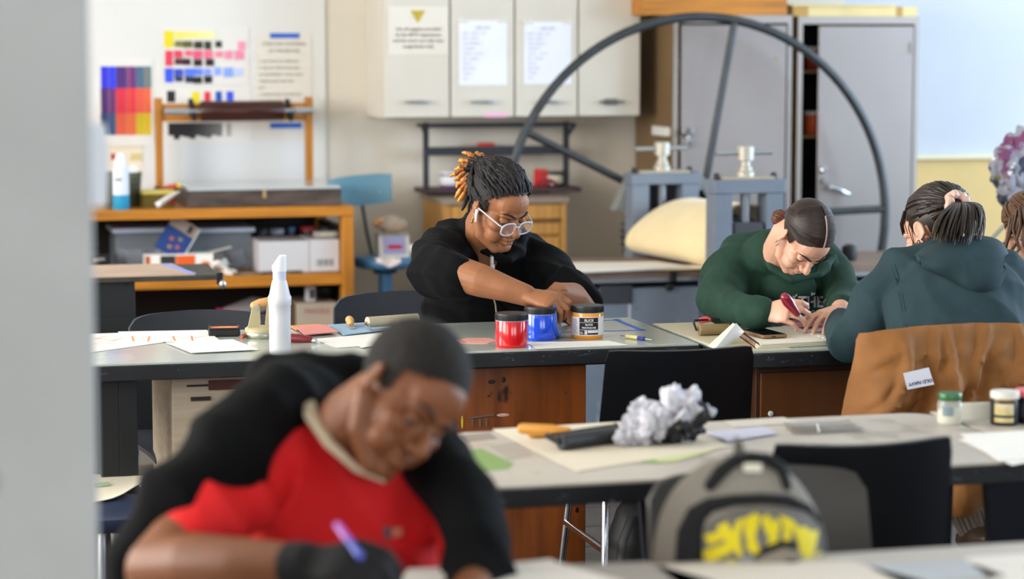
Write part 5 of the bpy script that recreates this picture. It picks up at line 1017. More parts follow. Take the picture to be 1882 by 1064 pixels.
def tub(px, py, lab, r, h, bodym, lidm_, labels):
    p = at(px, py); t = thing('ink_tub', lab, 'jar', (p.x, p.y, ZT), 0, 'ink tubs on the middle table'); fa = math.atan2(-p.y, -p.x)
    MB().lathe([(r * .95, 0), (r, .003), (r, h * .8), (r * .97, h * .82)], seg=36).out('tub_body', bodym, t, 40); MB().lathe([(r * 1.03, h * .8), (r * 1.03, h * .97), (r * .98, h)], seg=36).out('lid', lidm_, t, 40)
    for (a0, a1, z0, z1, m_) in labels: MB().sheet(lambda u, v: ((r + .0006) * math.cos(fa + a0 + u * (a1 - a0)), (r + .0006) * math.sin(fa + a0 + u * (a1 - a0)), (z0 + v * (z1 - z0)) * h), 12, 1, -.0004).out('tub_label', m_, t, 60)
    return t
yl = mat('yellow_label', '#c9b45a', .5, col2='#d8ccb0', scale=40)
tub(1846, 779, 'black ink tub with white lid and yellow label near the right edge', .031, .073, mat('black_tub', '#14161c', .35), mat('white_tub_lid', '#d8d4cc', .4), [(-.75, .65, .32, .66, yl), (-.75, .65, .10, .24, yl), (-.8, .7, .75, .79, mat('ochre_band', '#b58a40', .5))])
tub(1889, 776, 'black ink tub with pink red lid cut by the right edge', .029, .074, mat('black_tub', '#14161c', .35), mat('pink_red_lid', '#d8626a', .4), [(-.6, .6, .2, .6, mat('dark_grey_label', '#2c2e36', .5))])
p0 = at(1797, 772); t = thing('white_card_block', 'white folded card standing between the glass jar and black tub', 'card', (p0.x, p0.y + .01, ZT), -.12); MB().bx(-.034, .034, -.002, .0, 0, .036).out('card_face', mat('ivory_paper', '#e6e2d2', .8), t); MB().box((0, .016, .018), (.068, .002, .038), rx=.35).out('card_back', mat('ivory_paper', '#e6e2d2', .8), t)
t, c0 = flat('drawing_sheet', 'white sheet with a blue pencil drawing near the right edge', 'drawing', [(1765, 800), (1930, 790), (1990, 835), (1835, 850)], white_p, th=.001, zo=.0006)
mark(t, c0, 'blue_shading', [(1808, 823), (1850, 821), (1882, 828), (1860, 831)], mat('blue_pencil', '#7f80c8', .7)); mark(t, c0, 'grey_shading', [(1845, 824), (1900, 826), (1900, 832), (1862, 830)], mat('grey_pencil', '#8a8a90', .7), zo=.0014)
flat('white_sheet', 'blank white sheet half under the pencil drawing', 'paper', [(1762, 808), (1800, 803), (1900, 848), (1860, 856)], white_p, th=.0005)

# ------------------------------------------------------------------ foreground table papers
flat('paper_sheet', 'white paper in front of the person in red at the bottom edge', 'paper', [(750, 1052), (1010, 1033), (1150, 1075), (700, 1110)], mat('bright_sheet', '#e4dfd8', .8), th=.001, curl=.002)
flat('paper_sheet', 'grey sheet beside the white paper at the bottom edge', 'paper', [(1030, 1040), (1190, 1034), (1330, 1075), (1140, 1085)], mat('grey_sheet', '#9f9a94', .8), th=.0008)
flat('paper_sheet', 'cream sheet at the bottom edge below the backpack', 'paper', [(1205, 1042), (1560, 1032), (1720, 1075), (1260, 1085)], mat('cream_sheet', '#d9d1c6', .8), th=.0008)
flat('paper_sheet', 'white sheet at the bottom right corner', 'paper', [(1770, 1026), (2000, 1012), (2100, 1060), (1840, 1080)], mat('bright_sheet', '#e4dfd8', .8), th=.0008)
flat('paper_sheet', 'pale blue grey sheet between the two sheets at bottom right', 'paper', [(1590, 1040), (1770, 1030), (1850, 1060), (1660, 1075)], mat('blue_grey_sheet', '#b4bac0', .8), th=.0008)

# ------------------------------------------------------------------ backpack on the taupe chair
def backpack():
    dB = 4.0; c = W(1360, 930, dB); t = thing('backpack', 'grey school backpack with a yellow striped pocket on the taupe chair', 'backpack', (c.x, c.y, .45), -YAW)
    cl = mat('grey_backpack_cloth', '#8b867c', .9, var=.06, scale=10, bump=.05, bscale=400); bk = mat('black_webbing', '#141417', .85)
    H_ = .452; hw = .143; q = FPX / dB
    def bp(px, py): return ((px - 1360) / q, EYE - (py - 58) / q - .45)
    K = lambda v: max(.02, 1 - max(0, (v - .52) / .482) ** 2.8) ** .52
    def body(u, v):
        a_ = (u - .5) * 2; w_ = hw * K(v); return (a_ * w_, -.075 * (1 - abs(a_) ** 2.6) * K(v) - .015, v * H_)
    def backf(u, v): p = body(u, v); return (p[0], .05 - .03 * v, p[2])
    b = MB().sheet(body, 26, 30); n0 = len(b.v); b.sheet(lambda u, v: backf(1 - u, v), 26, 30)
    m_ = 31; ringi = [i * m_ for i in range(27)] + [26 * m_ + j for j in range(1, 31)] + [i * m_ + 30 for i in range(25, -1, -1)] + [j for j in range(29, 0, -1)]
    inv = lambda k: n0 + (26 - k // m_) * m_ + k % m_
    for k in range(len(ringi)): p, r = ringi[k], ringi[(k + 1) % len(ringi)]; b.f.append((r, p, inv(p), inv(r))); b.m.append(0)
    b.out('bag_body', cl, t, 60)
    def front(px, py, off=.004):
        x, z = bp(px, py); v = max(0, min(1, z / H_)); a_ = max(-1, min(1, x / (hw * K(v)))); return Vector((x, -.075 * (1 - abs(a_) ** 2.6) * K(v) - .015 - off, z))
    pz, ph = bp(0, 1100)[1], bp(0, 912)[1] - bp(0, 1100)[1]
    def pocket(u, v):                                    # u, v in the visible arch of the pocket
        a_ = (u - .5) * 2; w_ = 113 * max(.1, 1 - max(0, (v - .66) / .36) ** 2.4) ** .55; f = front(1397 + a_ * w_, 1100 - 188 * v, .0); e = max(0, 1 - a_ ** 4) * min(1, (1.02 - v) * 7)
        return (f.x, f.y - .005 - .024 * e, f.z)
    MB().sheet(pocket, 24, 30, .004).out('front_pocket', mat('grey_pocket_cloth', '#6c6964', .9, var=.05, scale=12), t, 60)
    ye = mat('bright_yellow_print', '#d8c614', .7)
    def uv(px, py): return ((px - 1397) / 226 + .5, (1100 - py) / 188)
    for x0, y0, x1, y1, w0, w1 in [(1290, 968, 1328, 946, 20, 14), (1286, 1000, 1340, 968, 22, 18), (1284, 1030, 1338, 1004, 22, 18), (1302, 936, 1340, 968, 14, 22), (1334, 926, 1348, 990, 16, 10), (1352, 920, 1380, 990, 20, 14), (1372, 920, 1366, 980, 16, 12), (1394, 922, 1412, 968, 22, 12), (1420, 928, 1402, 976, 16, 12), (1444, 924, 1428, 984, 18, 12), (1452, 930, 1462, 976, 14, 10), (1472, 946, 1462, 1000, 20, 12), (1490, 958, 1474, 1014, 22, 14), (1500, 1000, 1494, 1030, 18, 16), (1340, 1000, 1344, 1040, 14, 16)]:
        L_ = math.hypot(x1 - x0, y1 - y0); nx, ny = -(y1 - y0) / L_, (x1 - x0) / L_
        def st(u, v, a=(x0, y0, x1, y1, w0, w1, nx, ny)):
            w_ = (a[4] + (a[5] - a[4]) * u) * (v - .5); p = pocket(*[min(.995, max(.005, k)) for k in uv(a[0] + (a[2] - a[0]) * u + a[6] * w_, a[1] + (a[3] - a[1]) * u + a[7] * w_)]); return (p[0], p[1] - .0015, p[2])
        MB().sheet(st, 8, 3, -.0006).out('yellow_stripe', ye, t, 60)
    P = lambda px, py, o=.003: Vector(pocket(*uv(px, py))) + Vector((0, -o, 0))
    MB().tube([P(1376, 994), P(1398, 978), P(1424, 970), P(1450, 974)], [(.006, .003)] * 4, 6, up=(0, 1, 0), round_caps=True).out('pocket_zip', bk, t, 60)
    MB().sheet(lambda u, v: Vector(pocket(*uv(1378 + 84 * u, 1060 - (84 - 30 * abs(u - .55)) * v))) + Vector((0, -.004 - .012 * math.sin(u * PI) * math.sin(min(1, v * 1.1) * PI), 0)), 10, 10, -.002).out('small_pocket', mat('taupe_pocket_cloth', '#857c6e', .9), t, 60)
    MB().ell(tuple(P(1440, 1012, .016)), (.018, .008, .014)).out('dark_emblem', bk, t, 60); MB().sheet(lambda u, v: P(1348 + 30 * u, 1040 - 50 * v, .002), 4, 4, -.002).out('grey_patch', mat('silver_grey_cloth', '#8c8c90', .8), t, 60)
    MB().tube([front(1268, 1060), front(1262, 1010), front(1264, 960), front(1276, 926), front(1298, 908), front(1340, 898), front(1390, 896), front(1440, 902), front(1480, 922), front(1502, 952)], [(.024, .014), (.024, .014), (.022, .013), (.018, .012), (.013, .011), (.010, .01), (.010, .01), (.010, .01), (.008, .008), (.006, .006)], 10, up=(0, 1, 0), round_caps=True).out('zip_band', bk, t, 60)
    MB().tube([front(1500, 950), front(1510, 990), front(1512, 1050)], .006, 8, round_caps=True).out('piping', mat('grey_piping', '#5a5a5e', .8), t, 60)
    MB().tube([front(1300, 874, .006), front(1318, 852, .01), front(1346, 834, .012), front(1376, 827, .012), front(1408, 832, .012), front(1434, 852, .01), front(1440, 878, .006)], [(.010, .012), (.012, .013), (.011, .013), (.009, .013), (.010, .013), (.011, .012), (.008, .01)], 8, up=(0, 1, 0), round_caps=True).out('top_handle', bk, t, 60)
    MB().box(tuple(front(1376, 842, .02)), (.030, .005, .014)).out('white_tag', mat('cream_tag', '#e0dccc', .7), t, bevel=.002)
    MB().tube([front(1352, 830, -.03), front(1354, 800, -.03), front(1362, 815, -.04), front(1366, 830, -.03)], .005, 8).out('hanging_loop', mat('grey_webbing', '#6a665e', .8), t, 60)
    return t
backpack()
# black backpack on the floor by the chrome chair leg
q = atY(1168, 980, 5.98); t = thing('black_backpack', 'black backpack slumped on the floor behind the chrome chair leg', 'backpack', (q.x + .03, 6.0, 0), .1)
b = MB(); b.ell((0, 0, .19), (.11, .085, .2), seg=24, ring=18); b.v = [tuple(Vector(p) + Vector(noise.noise_vector(Vector(p) * 14)) * .012) for p in b.v]; b.v = [(x, y, max(0, z)) for x, y, z in b.v]; nyl = mat('black_nylon', '#101013', .6)
b.out('bag_body', nyl, t, 50)
MB().tube([(-.06, -.06, .34), (-.10, -.09, .28), (-.115, -.09, .15), (-.10, -.08, .05)], [(.014, .004)] * 4, 8).out('shoulder_strap', nyl, t, 60)
MB().tube([(-.10, -.06, .06), (-.15, -.08, .02), (-.19, -.085, .012)], [(.012, .003)] * 3, 8).out('loose_strap', nyl, t, 60); MB().tube([(-.10, -.05, .1), (-.15, -.06, .085), (-.17, -.07, .08)], [(.01, .003)] * 3, 8).out('loose_strap', nyl, t, 60)
MB().ell((-.115, -.06, .13), (.03, .02, .025)).out('buckle', black, t, 60)
# printed fabric bundle hanging at the right edge
p0 = W(1862, 308, 8.9)
fl = mat('floral_newsprint', '#94949f', .8, var=.12, scale=20); speckle(fl, [('#3c3f50', 13, .56, (1, 1, 1)), ('#7a466a', 9, .60, (1, 1, 1)), ('#e6e6ec', 15, .62, (1, 1, 1)), ('#7a7a58', 12, .69, (1, 1, 1))])
t = thing('printed_paper_bundle', 'crumpled floral printed paper bundle hanging on a pole at the right edge', 'paper', (p0.x, p0.y, p0.z))
for k, (dx, dz, r, sz) in enumerate([(0, 0, .085, 1.3), (.05, .06, .075, 1.2), (.0, -.08, .06, 1.2), (.09, -.02, .08, 1.4)]):
    bmx = bmesh.new(); bmesh.ops.create_icosphere(bmx, subdivisions=5, radius=1); vs = []
    for v in bmx.verts: n_ = Vector(v.co); qn = n_ * 1.7 + Vector((k * 3, 0, 1)); f = 1 + .28 * (abs(noise.noise(qn * 1.3)) * 1.5 - .4) + .14 * (abs(noise.noise(qn * 3)) - .3); vs.append(Vector((n_.x * r, n_.y * r * .6, n_.z * r * sz)) * f + Vector((dx, 0, dz)))
    MB().add(vs, [tuple(v.index for v in f_.verts) for f_ in bmx.faces]).out('paper_fold', fl, t, 50); bmx.free()
pa, pb = W(1822, 440, 8.9) - p0, W(1862, 400, 8.9) - p0
MB().tube([W(1720, 546, 8.9) - p0, W(1850, 410, 8.9) - p0, W(1890, 370, 8.9) - p0], .008, 10).out('pole', mat('grey_pole', '#9a968c', .5, metal=.3), t, 60)
MB().tube([W(1720, 546, 8.9) - p0, Vector((W(1715, 560, 8.9).x - p0.x, .1, -p0.z))], .008, 10).out('pole_foot', mat('grey_pole', '#9a968c', .5, metal=.3), t, 60)
# ------------------------------------------------------------------ people: helpers
F0 = Vector((-math.sin(YAW), -math.cos(YAW), 0)); BASE = Matrix((-RT, F0, Vector((0, 0, 1)))).transposed().to_4x4()
def hmat(px, py, d, yaw, pitch, roll, s):
    R = BASE @ Matrix.Rotation(math.radians(yaw), 4, 'Z') @ Matrix.Rotation(-math.radians(pitch), 4, 'X') @ Matrix.Rotation(-math.radians(roll), 4, 'Y')
    return Matrix.Translation(W(px, py, d)) @ R @ Matrix.Scale(s, 4)
def fuse(mb, voxel, iters=3, fac=.5):
    me = D.meshes.new('f'); me.from_pydata(mb.v, [], mb.f); bmx = bmesh.new(); bmx.from_mesh(me); bmesh.ops.recalc_face_normals(bmx, faces=bmx.faces); bmx.to_mesh(me); bmx.free()
    o = D.objects.new('f', me); COL.objects.link(o); r = o.modifiers.new('r', 'REMESH'); r.mode = 'VOXEL'; r.voxel_size = voxel
    if iters: q = o.modifiers.new('s', 'SMOOTH'); q.factor = fac; q.iterations = iters
    dg = bpy.context.evaluated_depsgraph_get(); dg.update(); m2 = D.meshes.new_from_object(o.evaluated_get(dg)); D.objects.remove(o); D.meshes.remove(me)
    m2.polygons.foreach_set('use_smooth', [True] * len(m2.polygons)); return m2
def put(me, name, mats, parent):
    me.name = name; me.materials.clear()
    for m in (mats if isinstance(mats, list) else [mats]): me.materials.append(m)
    o = D.objects.new(name, me); COL.objects.link(o); o.parent = parent; o.matrix_parent_inverse = Matrix.Translation(-parent.location); return o
def xf(me, fn):
    n = len(me.vertices); co = np.empty(n * 3); me.vertices.foreach_get('co', co); no = np.empty(n * 3); me.vertices.foreach_get('normal', no)
    co = fn(co.reshape(-1, 3), no.reshape(-1, 3)); me.vertices.foreach_set('co', co.ravel()); me.update()
def folds(me, amp, freq, axis, seed=0.0, fine=.35, wave=0):
    """cloth creases: ridged noise stretched along axis"""
    ax = Vector(axis).normalized(); u = ax.orthogonal().normalized(); v = ax.cross(u)
    def fn(co, no):
        out = co.copy()
        for i in range(len(co)):
            p = Vector(co[i]); q = Vector((p.dot(ax) * freq * .32 + seed, p.dot(u) * freq, p.dot(v) * freq))
            h = (1 - abs(noise.noise(q)) * 2.2) * .6 + fine * noise.noise(q * 2.3 + Vector((seed, 3, 1)))
            if wave: h += (1 - 2 * abs(math.sin(p.dot(u) * wave + p.dot(v) * wave * .4 + 2.2 * noise.noise(p * 4 + Vector((seed, 0, 0)))))) * .8
            out[i] = co[i] + no[i] * amp * h
        return out
    xf(me, fn)
def hmb(M): return MB(), M
def add_head(mb, M, jaw=1.0, nose=1.0, lip=1.0, ears=True):
    h = MB(); k = jaw
    h.ell((0, -.017, .045), (.0765, .098, .085), seg=28, ring=18); h.ell((0, .028, -.025), (.061 * k, .062, .083), seg=24, ring=16)
    h.ell((0, .068, -.102), (.024 * k, .022, .02)); h.ell((0, .05, .045), (.058, .046, .05))
    for s in (-1, 1):
        h.tube([(s * .064 * k, -.005, -.035), (s * .055 * k, .025, -.078), (s * .02 * k, .066, -.106)], [.018, .02, .018], 12, round_caps=True)
        h.ell((s * .041 * k, .058, -.022), (.026, .026, .022)); h.ell((s * .034 * k, .058, -.055), (.028, .028, .03))
        h.ell((s * .0135 * nose, .100, -.036), (.0105, .0125, .009))
        if ears:
            E = Matrix.Translation((s * .078, -.012, -.004)) @ Matrix.Rotation(s * -.35, 4, 'Z') @ Matrix.Rotation(-.18, 4, 'X')
            h.ell((0, 0, 0), (.006, .015, .026), M=E); h.tube([E @ Vector((s * .004, .012 * math.cos(a) - .002, .026 * math.sin(a) + .004)) for a in [(-.4 + 4.1 * j / 10) for j in range(11)]], .0048, 8, round_caps=True); h.ell((s * .002, .004, -.026), (.0055, .008, .009), M=E)
    h.tube([(-.044, .074, .021), (-.02, .085, .023), (.02, .085, .023), (.044, .074, .021)], [.010, .012, .012, .010], 12, round_caps=True)
    h.tube([(0, .084, .016), (0, .098, -.008), (0, .112, -.03)], [.009, .0095, .0115 * nose], 12, round_caps=True); h.ell((0, .112, -.033), (.0125 * nose, .012, .011))
    h.ell((0, .072, -.066), (.031, .023, .023))
    h.tube([(-.024, .082, -.0635), (-.01, .094, -.0595), (0, .095, -.061), (.01, .094, -.0595), (.024, .082, -.0635)], [.004, .0062 * lip, .0056 * lip, .0062 * lip, .004], 10, round_caps=True)
    h.tube([(-.021, .082, -.068), (-.008, .093, -.0735), (.008, .093, -.0735), (.021, .082, -.068)], [.004, .0075 * lip, .0075 * lip, .004], 10, round_caps=True)
    mb.add(h.v, h.f, M)
def sculpt_head(me, M):
    Mi = np.array(M.inverted()); Mf = np.array(M)
    def fn(co, no):
        p = co @ Mi[:3, :3].T + Mi[:3, 3]; x, y, z = p[:, 0], p[:, 1], p[:, 2]; near = (np.abs(x) < .1) & (y > .045) & (z > -.14) & (z < .14)
        dy = np.zeros(len(p))
        for s in (-1, 1): dy -= .015 * np.exp(-((x - s * .032) / .016) ** 2 - ((z - .001) / .0105) ** 2); dy -= .004 * np.exp(-((x - s * .008) / .004) ** 2 - ((z + .044) / .003) ** 2)
        dy -= .0045 * np.exp(-((z + .0665) / .0022) ** 2) * (np.abs(x) < .024); dy -= .003 * np.exp(-(x / .004) ** 2 - ((z + .051) / .005) ** 2)
        p2 = p.copy(); p2[:, 1] += np.where(near, dy, 0); return p2 @ Mf[:3, :3].T + Mf[:3, 3]
    xf(me, fn)
    n = len(me.polygons); c = np.empty(n * 3); me.polygons.foreach_get('center', c); p = c.reshape(-1, 3) @ Mi[:3, :3].T + Mi[:3, 3]
    x, y, z = p.T; lip = (y > .078) & (np.abs(x) < .025) & (z > -.0805 + .25 * np.abs(x)) & (z < -.0545 - .28 * np.abs(x))
    me.polygons.foreach_set('material_index', lip.astype(np.int32))
def face_parts(parent, M, skin_m, brow_m, iris='#2a1a12', brows=True, sides=(-1, 1), lash=True):
    for s in sides:
        c = (s * .032, .072, .001)
        e = MB(); e.ell(c, (.0122, .0122, .0122), seg=20, ring=14); o = MB().add(e.v, e.f, M).out('eye', mat('eye_white', '#d8d2cc', .25), parent, 60)
        o.matrix_parent_inverse = Matrix.Translation(-parent.location)
        i = MB(); i.ell((c[0], c[1] + .0068, c[2] - .0055), (.0058, .0052, .0058)); q = MB().add(i.v, i.f, M).out('iris', mat('iris_' + iris, iris, .15), o, 60)
        L = MB(); L.ell(c, (.0142, .0140, .0138), seg=24, ring=20); b = MB()
        keep = [f for f in L.f if sum(L.v[k][2] for k in f) / len(f) > c[2] - .0045 - .0 and True]
        b.add(L.v, keep, M); q = b.out('eyelid', skin_m, parent, 60); q.matrix_parent_inverse = Matrix.Translation(-parent.location)
        if lash:
            b = MB(); b.tube([M @ Vector((c[0] + .0135 * math.sin(a), c[1] + .0137 * math.cos(a), c[2] - .0050 - .002 * math.sin(a) * s)) for a in [-1.05 + .21 * j for j in range(11)]], .0013 * M.to_scale()[0], 6); q = b.out('eyelashes', mat('lash', '#120c0a', .6), parent, 60); q.matrix_parent_inverse = Matrix.Translation(-parent.location)
        if brows:
            b = MB(); b.tube([M @ Vector(p) for p in ((s * .012, .0965, .021), (s * .026, .0955, .029), (s * .040, .086, .031), (s * .052, .071, .025))], [(.0032, .003), (.0042, .003), (.0036, .003), (.0015, .002)], 8, round_caps=True); q = b.out('eyebrow', brow_m, parent, 60); q.matrix_parent_inverse = Matrix.Translation(-parent.location)
def rel(o, parent): o.matrix_parent_inverse = Matrix.Translation(-parent.location); return o
def add_hand(mb, wrist, ydir, zdir, right=True, s=1.0, curl=(.7, .8, .5), spread=.06, thumb=((-.55, .75, -.25), (-.15, .95, -.35)), thick=0.0, percurl=None, palm=True):
    y = Vector(ydir).normalized(); z = Vector(zdir); z = (z - y * z.dot(y)).normalized(); x = y.cross(z)
    M = Matrix.Translation(wrist) @ Matrix((x, y, z)).transposed().to_4x4() @ Matrix.Scale(s, 4); sg = -1 if right else 1
    P = lambda p: M @ Vector(p); t = thick
    if palm:
        mb.tube([P((0, -.02, 0)), P((0, .012, 0)), P((sg * .002, .045, -.002)), P((sg * .001, .078, 0)), P((0, .092, 0))], [((r[0] + t) * s, (r[1] + t) * s) for r in ((.026, .019), (.029, .0185), (.037, .0175), (.041, .0145), (.038, .0105))], 16, up=z, round_caps=True)
        mb.ell((sg * .022, .03, -.009), (.016 + t, .028 + t, .013 + t), M=M)
    L = ((.041, .025, .02), (.045, .028, .022), (.042, .026, .021), (.033, .02, .018))
    for k in range(4):
        xx = sg * (.031 - .0205 * k); base = Vector((xx, (.086, .092, .088, .079)[k], .001)); a = 0; c3 = percurl[k] if percurl else curl
        dirx = sg * spread * (1.5 - k); pts = [base - Vector((0, .02, .002)), base]; p = base.copy()
        for j in range(3):
            a += c3[j]; d = Vector((dirx, math.cos(a), -math.sin(a))); p = p + d * L[k][j]; pts.append(p.copy())
        r = (.0098, .0098, .0092, .0084, .0072) if k < 3 else (.0085, .0085, .0079, .0072, .0063)
        mb.tube([P(q) for q in pts], [(q + t) * s for q in r], 12, round_caps=True)
    b0 = Vector((sg * .022, .018, -.006)); d1 = Vector((thumb[0][0] * -sg, thumb[0][1], thumb[0][2])).normalized(); d2 = Vector((thumb[1][0] * -sg, thumb[1][1], thumb[1][2])).normalized()
    pts = [b0, b0 + d1 * .04, b0 + d1 * .04 + (d1 + d2).normalized() * .03]; pts.append(pts[-1] + d2 * .026)
    mb.tube([P(q) for q in pts], [(q + t) * s for q in (.0145, .0125, .0105, .0085)], 12, round_caps=True)
    return M
def scalp(M, keep, grow=1.0, seg=56, ring=40, rough=0, c=(0, -.018, .046), r=(.0815, .1035, .0905)):
    e = MB(); e.ell(c, (r[0] * grow, r[1] * grow, r[2] * grow), seg=seg, ring=ring)
    if rough: e.v = [tuple(Vector(p) + (Vector(p) - Vector(c)).normalized() * rough * noise.noise(Vector(p) * 120)) for p in e.v]
    fs = [f for f in e.f if keep(sum((Vector(e.v[k]) for k in f), Vector()) / len(f))]
    return MB().add(e.v, fs, M)
def hairline(p, top=.03, slope=.72, nape=-.06, widow=0):
    x, y, z = p
    if y > .0: return z > top + slope * y - widow * (1 - min(1, abs(x) / .03)) or (abs(x) > .066 and y < .022 and z > -.012)
    return z > (.012 if y > -.035 and abs(x) > .05 else nape)
HC_ = Vector((0, -.018, .046)); HR = Vector((.0815, .1035, .0905))
def onscalp(dirv, g=1.0):
    d = Vector(dirv).normalized(); return HC_ + Vector((d.x * HR.x, d.y * HR.y, d.z * HR.z)) * g
def scalp_dir(p): q = Vector(p) - HC_; return Vector((q.x / HR.x, q.y / HR.y, q.z / HR.z)).normalized()
def over_scalp(p0, p1, n=10, g0=1.02, g1=1.05):
    a, b = scalp_dir(p0), scalp_dir(p1); out = []
    for i in range(n + 1): t = i / n; out.append(onscalp(a.slerp(b, t), g0 + (g1 - g0) * t))
    return out
def lock(mb, M, pts, r, seg=6, wob=0, seedv=0, flat_=1.0):
    s = M.to_scale()[0]; P = []
    for i, p in enumerate(pts):
        q = Vector(p)
        if wob: q = q + Vector(noise.noise_vector(Vector((seedv * 7.3, i * .55, seedv)))) * wob
        P.append(M @ q)
    rr = r if hasattr(r, '__len__') else [r] * len(P)
    mb.tube(P, [(k * s * flat_, k * s) for k in rr], seg, round_caps=False)
def tubes(mb, pts, rad, seg=18, up=None): mb.tube(pts, rad, seg, up=up if up is not None else FW, round_caps=True)
skA = mat('brown_skin', '#93603f', .55, var=.08, scale=26, sss=.12); lipA = mat('brown_rose_lips', '#7e4a40', .38)
skB = mat('fair_skin', '#d8a78e', .45, var=.05, scale=30, sss=.15); lipB = mat('pink_lips', '#b8645c', .4)
skE = mat('deep_brown_skin', '#7c4a2b', .5, var=.10, scale=20, sss=.1); lipE = mat('dark_rose_lips', '#74423c', .38)
hairk = mat('black_hair', '#131012', .62, var=.4, scale=90, bump=.3, bscale=260); hairt = mat('copper_hair_tips', '#9a5a1e', .45, var=.35, scale=60, bump=.3, bscale=260); hairo = mat('golden_hair_tips', '#c98a34', .45, var=.25, scale=60)
hairb = mat('dark_brown_hair', '#2b1e18', .48, var=.3, scale=120, stretch=(1, 1, 1)); hairr = mat('reddish_brown_hair', '#5c3220', .4, var=.2, scale=60)
hairc = mat('brown_black_hair', '#241a13', .4, var=.3, scale=90); hairg = mat('bleached_hair_underlayer', '#634a22', .45, var=.3, scale=60)
haird = mat('mid_brown_hair', '#5a3c24', .42, var=.3, scale=80)

# ------------------------------------------------------------------ the woman in the black hoodie
def woman_black():
    t = thing('person', 'person in a black zip hoodie and clear glasses, holding blue tape at the glass table', 'person', (W(880, 600, 7.45).x, W(880, 600, 7.45).y, 0))
    M = hmat(916, 380, 6.98, 41, 30, -2, .935)
    mb = MB(); add_head(mb, M, 1.06, 1.12, 1.15)
    tubes(mb, [M @ Vector((0, -.02, -.03)), M @ Vector((0, -.035, -.085)), W(893, 452, 7.13), W(893, 480, 7.22)], [(.054, .056), (.054, .057), (.062, .06), (.07, .07)])
    tubes(mb, [W(893, 470, 7.22), W(890, 560, 7.32)], [.075, .06])
    # right arm (at the left of the picture), bare forearm
    tubes(mb, [W(893, 480, 7.22), W(825, 470, 7.14), W(806, 500, 6.89)], [.05, .05, .05])
    tubes(mb, [W(806, 499, 6.90), W(845, 503, 6.84), W(885, 516, 6.80), W(935, 532, 6.77), W(968, 543, 6.755)], [.051, .0505, .047, .036, (.031, .026)])
    wr = W(966, 542, 6.755); kn = W(1036, 556, 6.70)
    add_hand(mb, wr, kn - wr, Vector((0, 0, .85)) - FW * .55 + RT * .1, True, .98, percurl=((.55, 1.15, .8), (.75, 1.1, .7), (.8, 1.0, .7), (.85, 1.0, .7)), thumb=((-.25, .85, -.55), (.1, .8, -.6)))
    # left arm
    tubes(mb, [W(893, 480, 7.22), W(985, 490, 7.22), W(1066, 572, 7.02)], [.05, .05, .05])
    tubes(mb, [W(1068, 572, 7.0), W(1050, 548, 6.93), W(1026, 541, 6.84)], [.047, .047, .034])
    w2 = W(1028, 541, 6.85); add_hand(mb, w2, W(1012, 562, 6.76) - w2, Vector((0, 0, .6)) + RT * .6 - FW * .3, False, .96, curl=(.5, .8, .5), thumb=((-.4, .8, -.4), (0, .9, -.5)))
    me = fuse(mb, .0031, 3); sculpt_head(me, M); put(me, 'body', [skA, lipA], t)
    face_parts(t, M, skA, mat('dark_eyebrow', '#1f1310', .7))
    # hoodie
    c = MB(); up = FW
    tubes(c, [W(885, 800, 7.55), W(885, 640, 7.46), W(890, 560, 7.38), W(893, 510, 7.32), W(893, 462, 7.22), W(893, 436, 7.14)], [(.19, .14), (.185, .14), (.185, .135), (.185, .125), (.15, .10), (.092, .085)], 24)
    tubes(c, [W(878, 452, 7.2), W(832, 458, 7.16), W(806, 480, 7.02), W(800, 502, 6.92), W(826, 506, 6.86)], [.09, .086, .084, .078, .070], 20)
    tubes(c, [W(822, 505, 6.868), W(836, 506, 6.85)], [.073, .068], 20)
    tubes(c, [W(900, 460, 7.2), W(968, 474, 7.24), W(1012, 508, 7.16), W(1062, 556, 7.04)], [.088, .082, .072, .064], 20)
    tubes(c, [W(1046, 534, 7.06), W(1062, 556, 7.03)], [.071, .068], 20)
    for (a, b) in (((852, 420), (930, 470)), ((868, 408), (905, 440))): pass
    # hood roll around the neck
    tubes(c, [W(925, 478, 7.04), W(890, 455, 7.06), W(862, 425, 7.12), W(868, 402, 7.2), W(905, 400, 7.24), W(950, 425, 7.2), W(958, 455, 7.12), W(936, 478, 7.04)], [.016, .02, .026, .034, .038, .028, .022, .016], 14)
    me = fuse(c, .0065, 5); folds(me, .0075, 15, RT * .8 + Vector((0, 0, -.55)), 2.2, .35, 34); hd = put(me, 'hoodie', mat('black_hoodie_fleece', '#08090c', .9, spec=.2, var=.25, scale=30), t)
    z = MB(); z.tube([W(903, 470, 7.0) - FW * .01, W(904, 490, 6.985) - FW * .045, W(906, 512, 6.99) - FW * .05], [(.0035, .002)] * 3, 6); rel(z.out('zip', mat('zip_metal', '#9aa0a4', .3, metal=.8), t, 60), t)
    z = MB(); z.box(W(905, 481, 6.965) - FW * .012, (.007, .004, .03)); z.box(W(906, 490, 6.955) - FW * .012, (.010, .004, .012)); rel(z.out('zip_pull', steel, t, bevel=.001), t)
    z = MB(); z.tube([W(905, 540, 7.14) - FW * .03, W(911, 560, 7.16) - FW * .05, W(914, 592, 7.2) - FW * .06], .0022, 6); rel(z.out('drawcord', mat('pale_cord', '#b0a58a', .7), t, 60), t)
    # hair: scalp cap, thick locs swept back, copper tipped tail
    cap = scalp(M, lambda p: hairline(p, .046, .62, -.055), 1.015, rough=.004); rel(cap.out('hair_cap', hairk, t, 60), t)
    G = (.012, -.098, .072); b = MB(); r_ = random.Random(3)
    starts = []
    for k in range(19): a = -1.1 + 2.2 * k / 18; starts.append((.078 * math.sin(a) * 1.02, .052 * math.cos(a) + .012, .086 - .038 * abs(math.sin(a)) ** 2 + .010 * math.cos(a)))
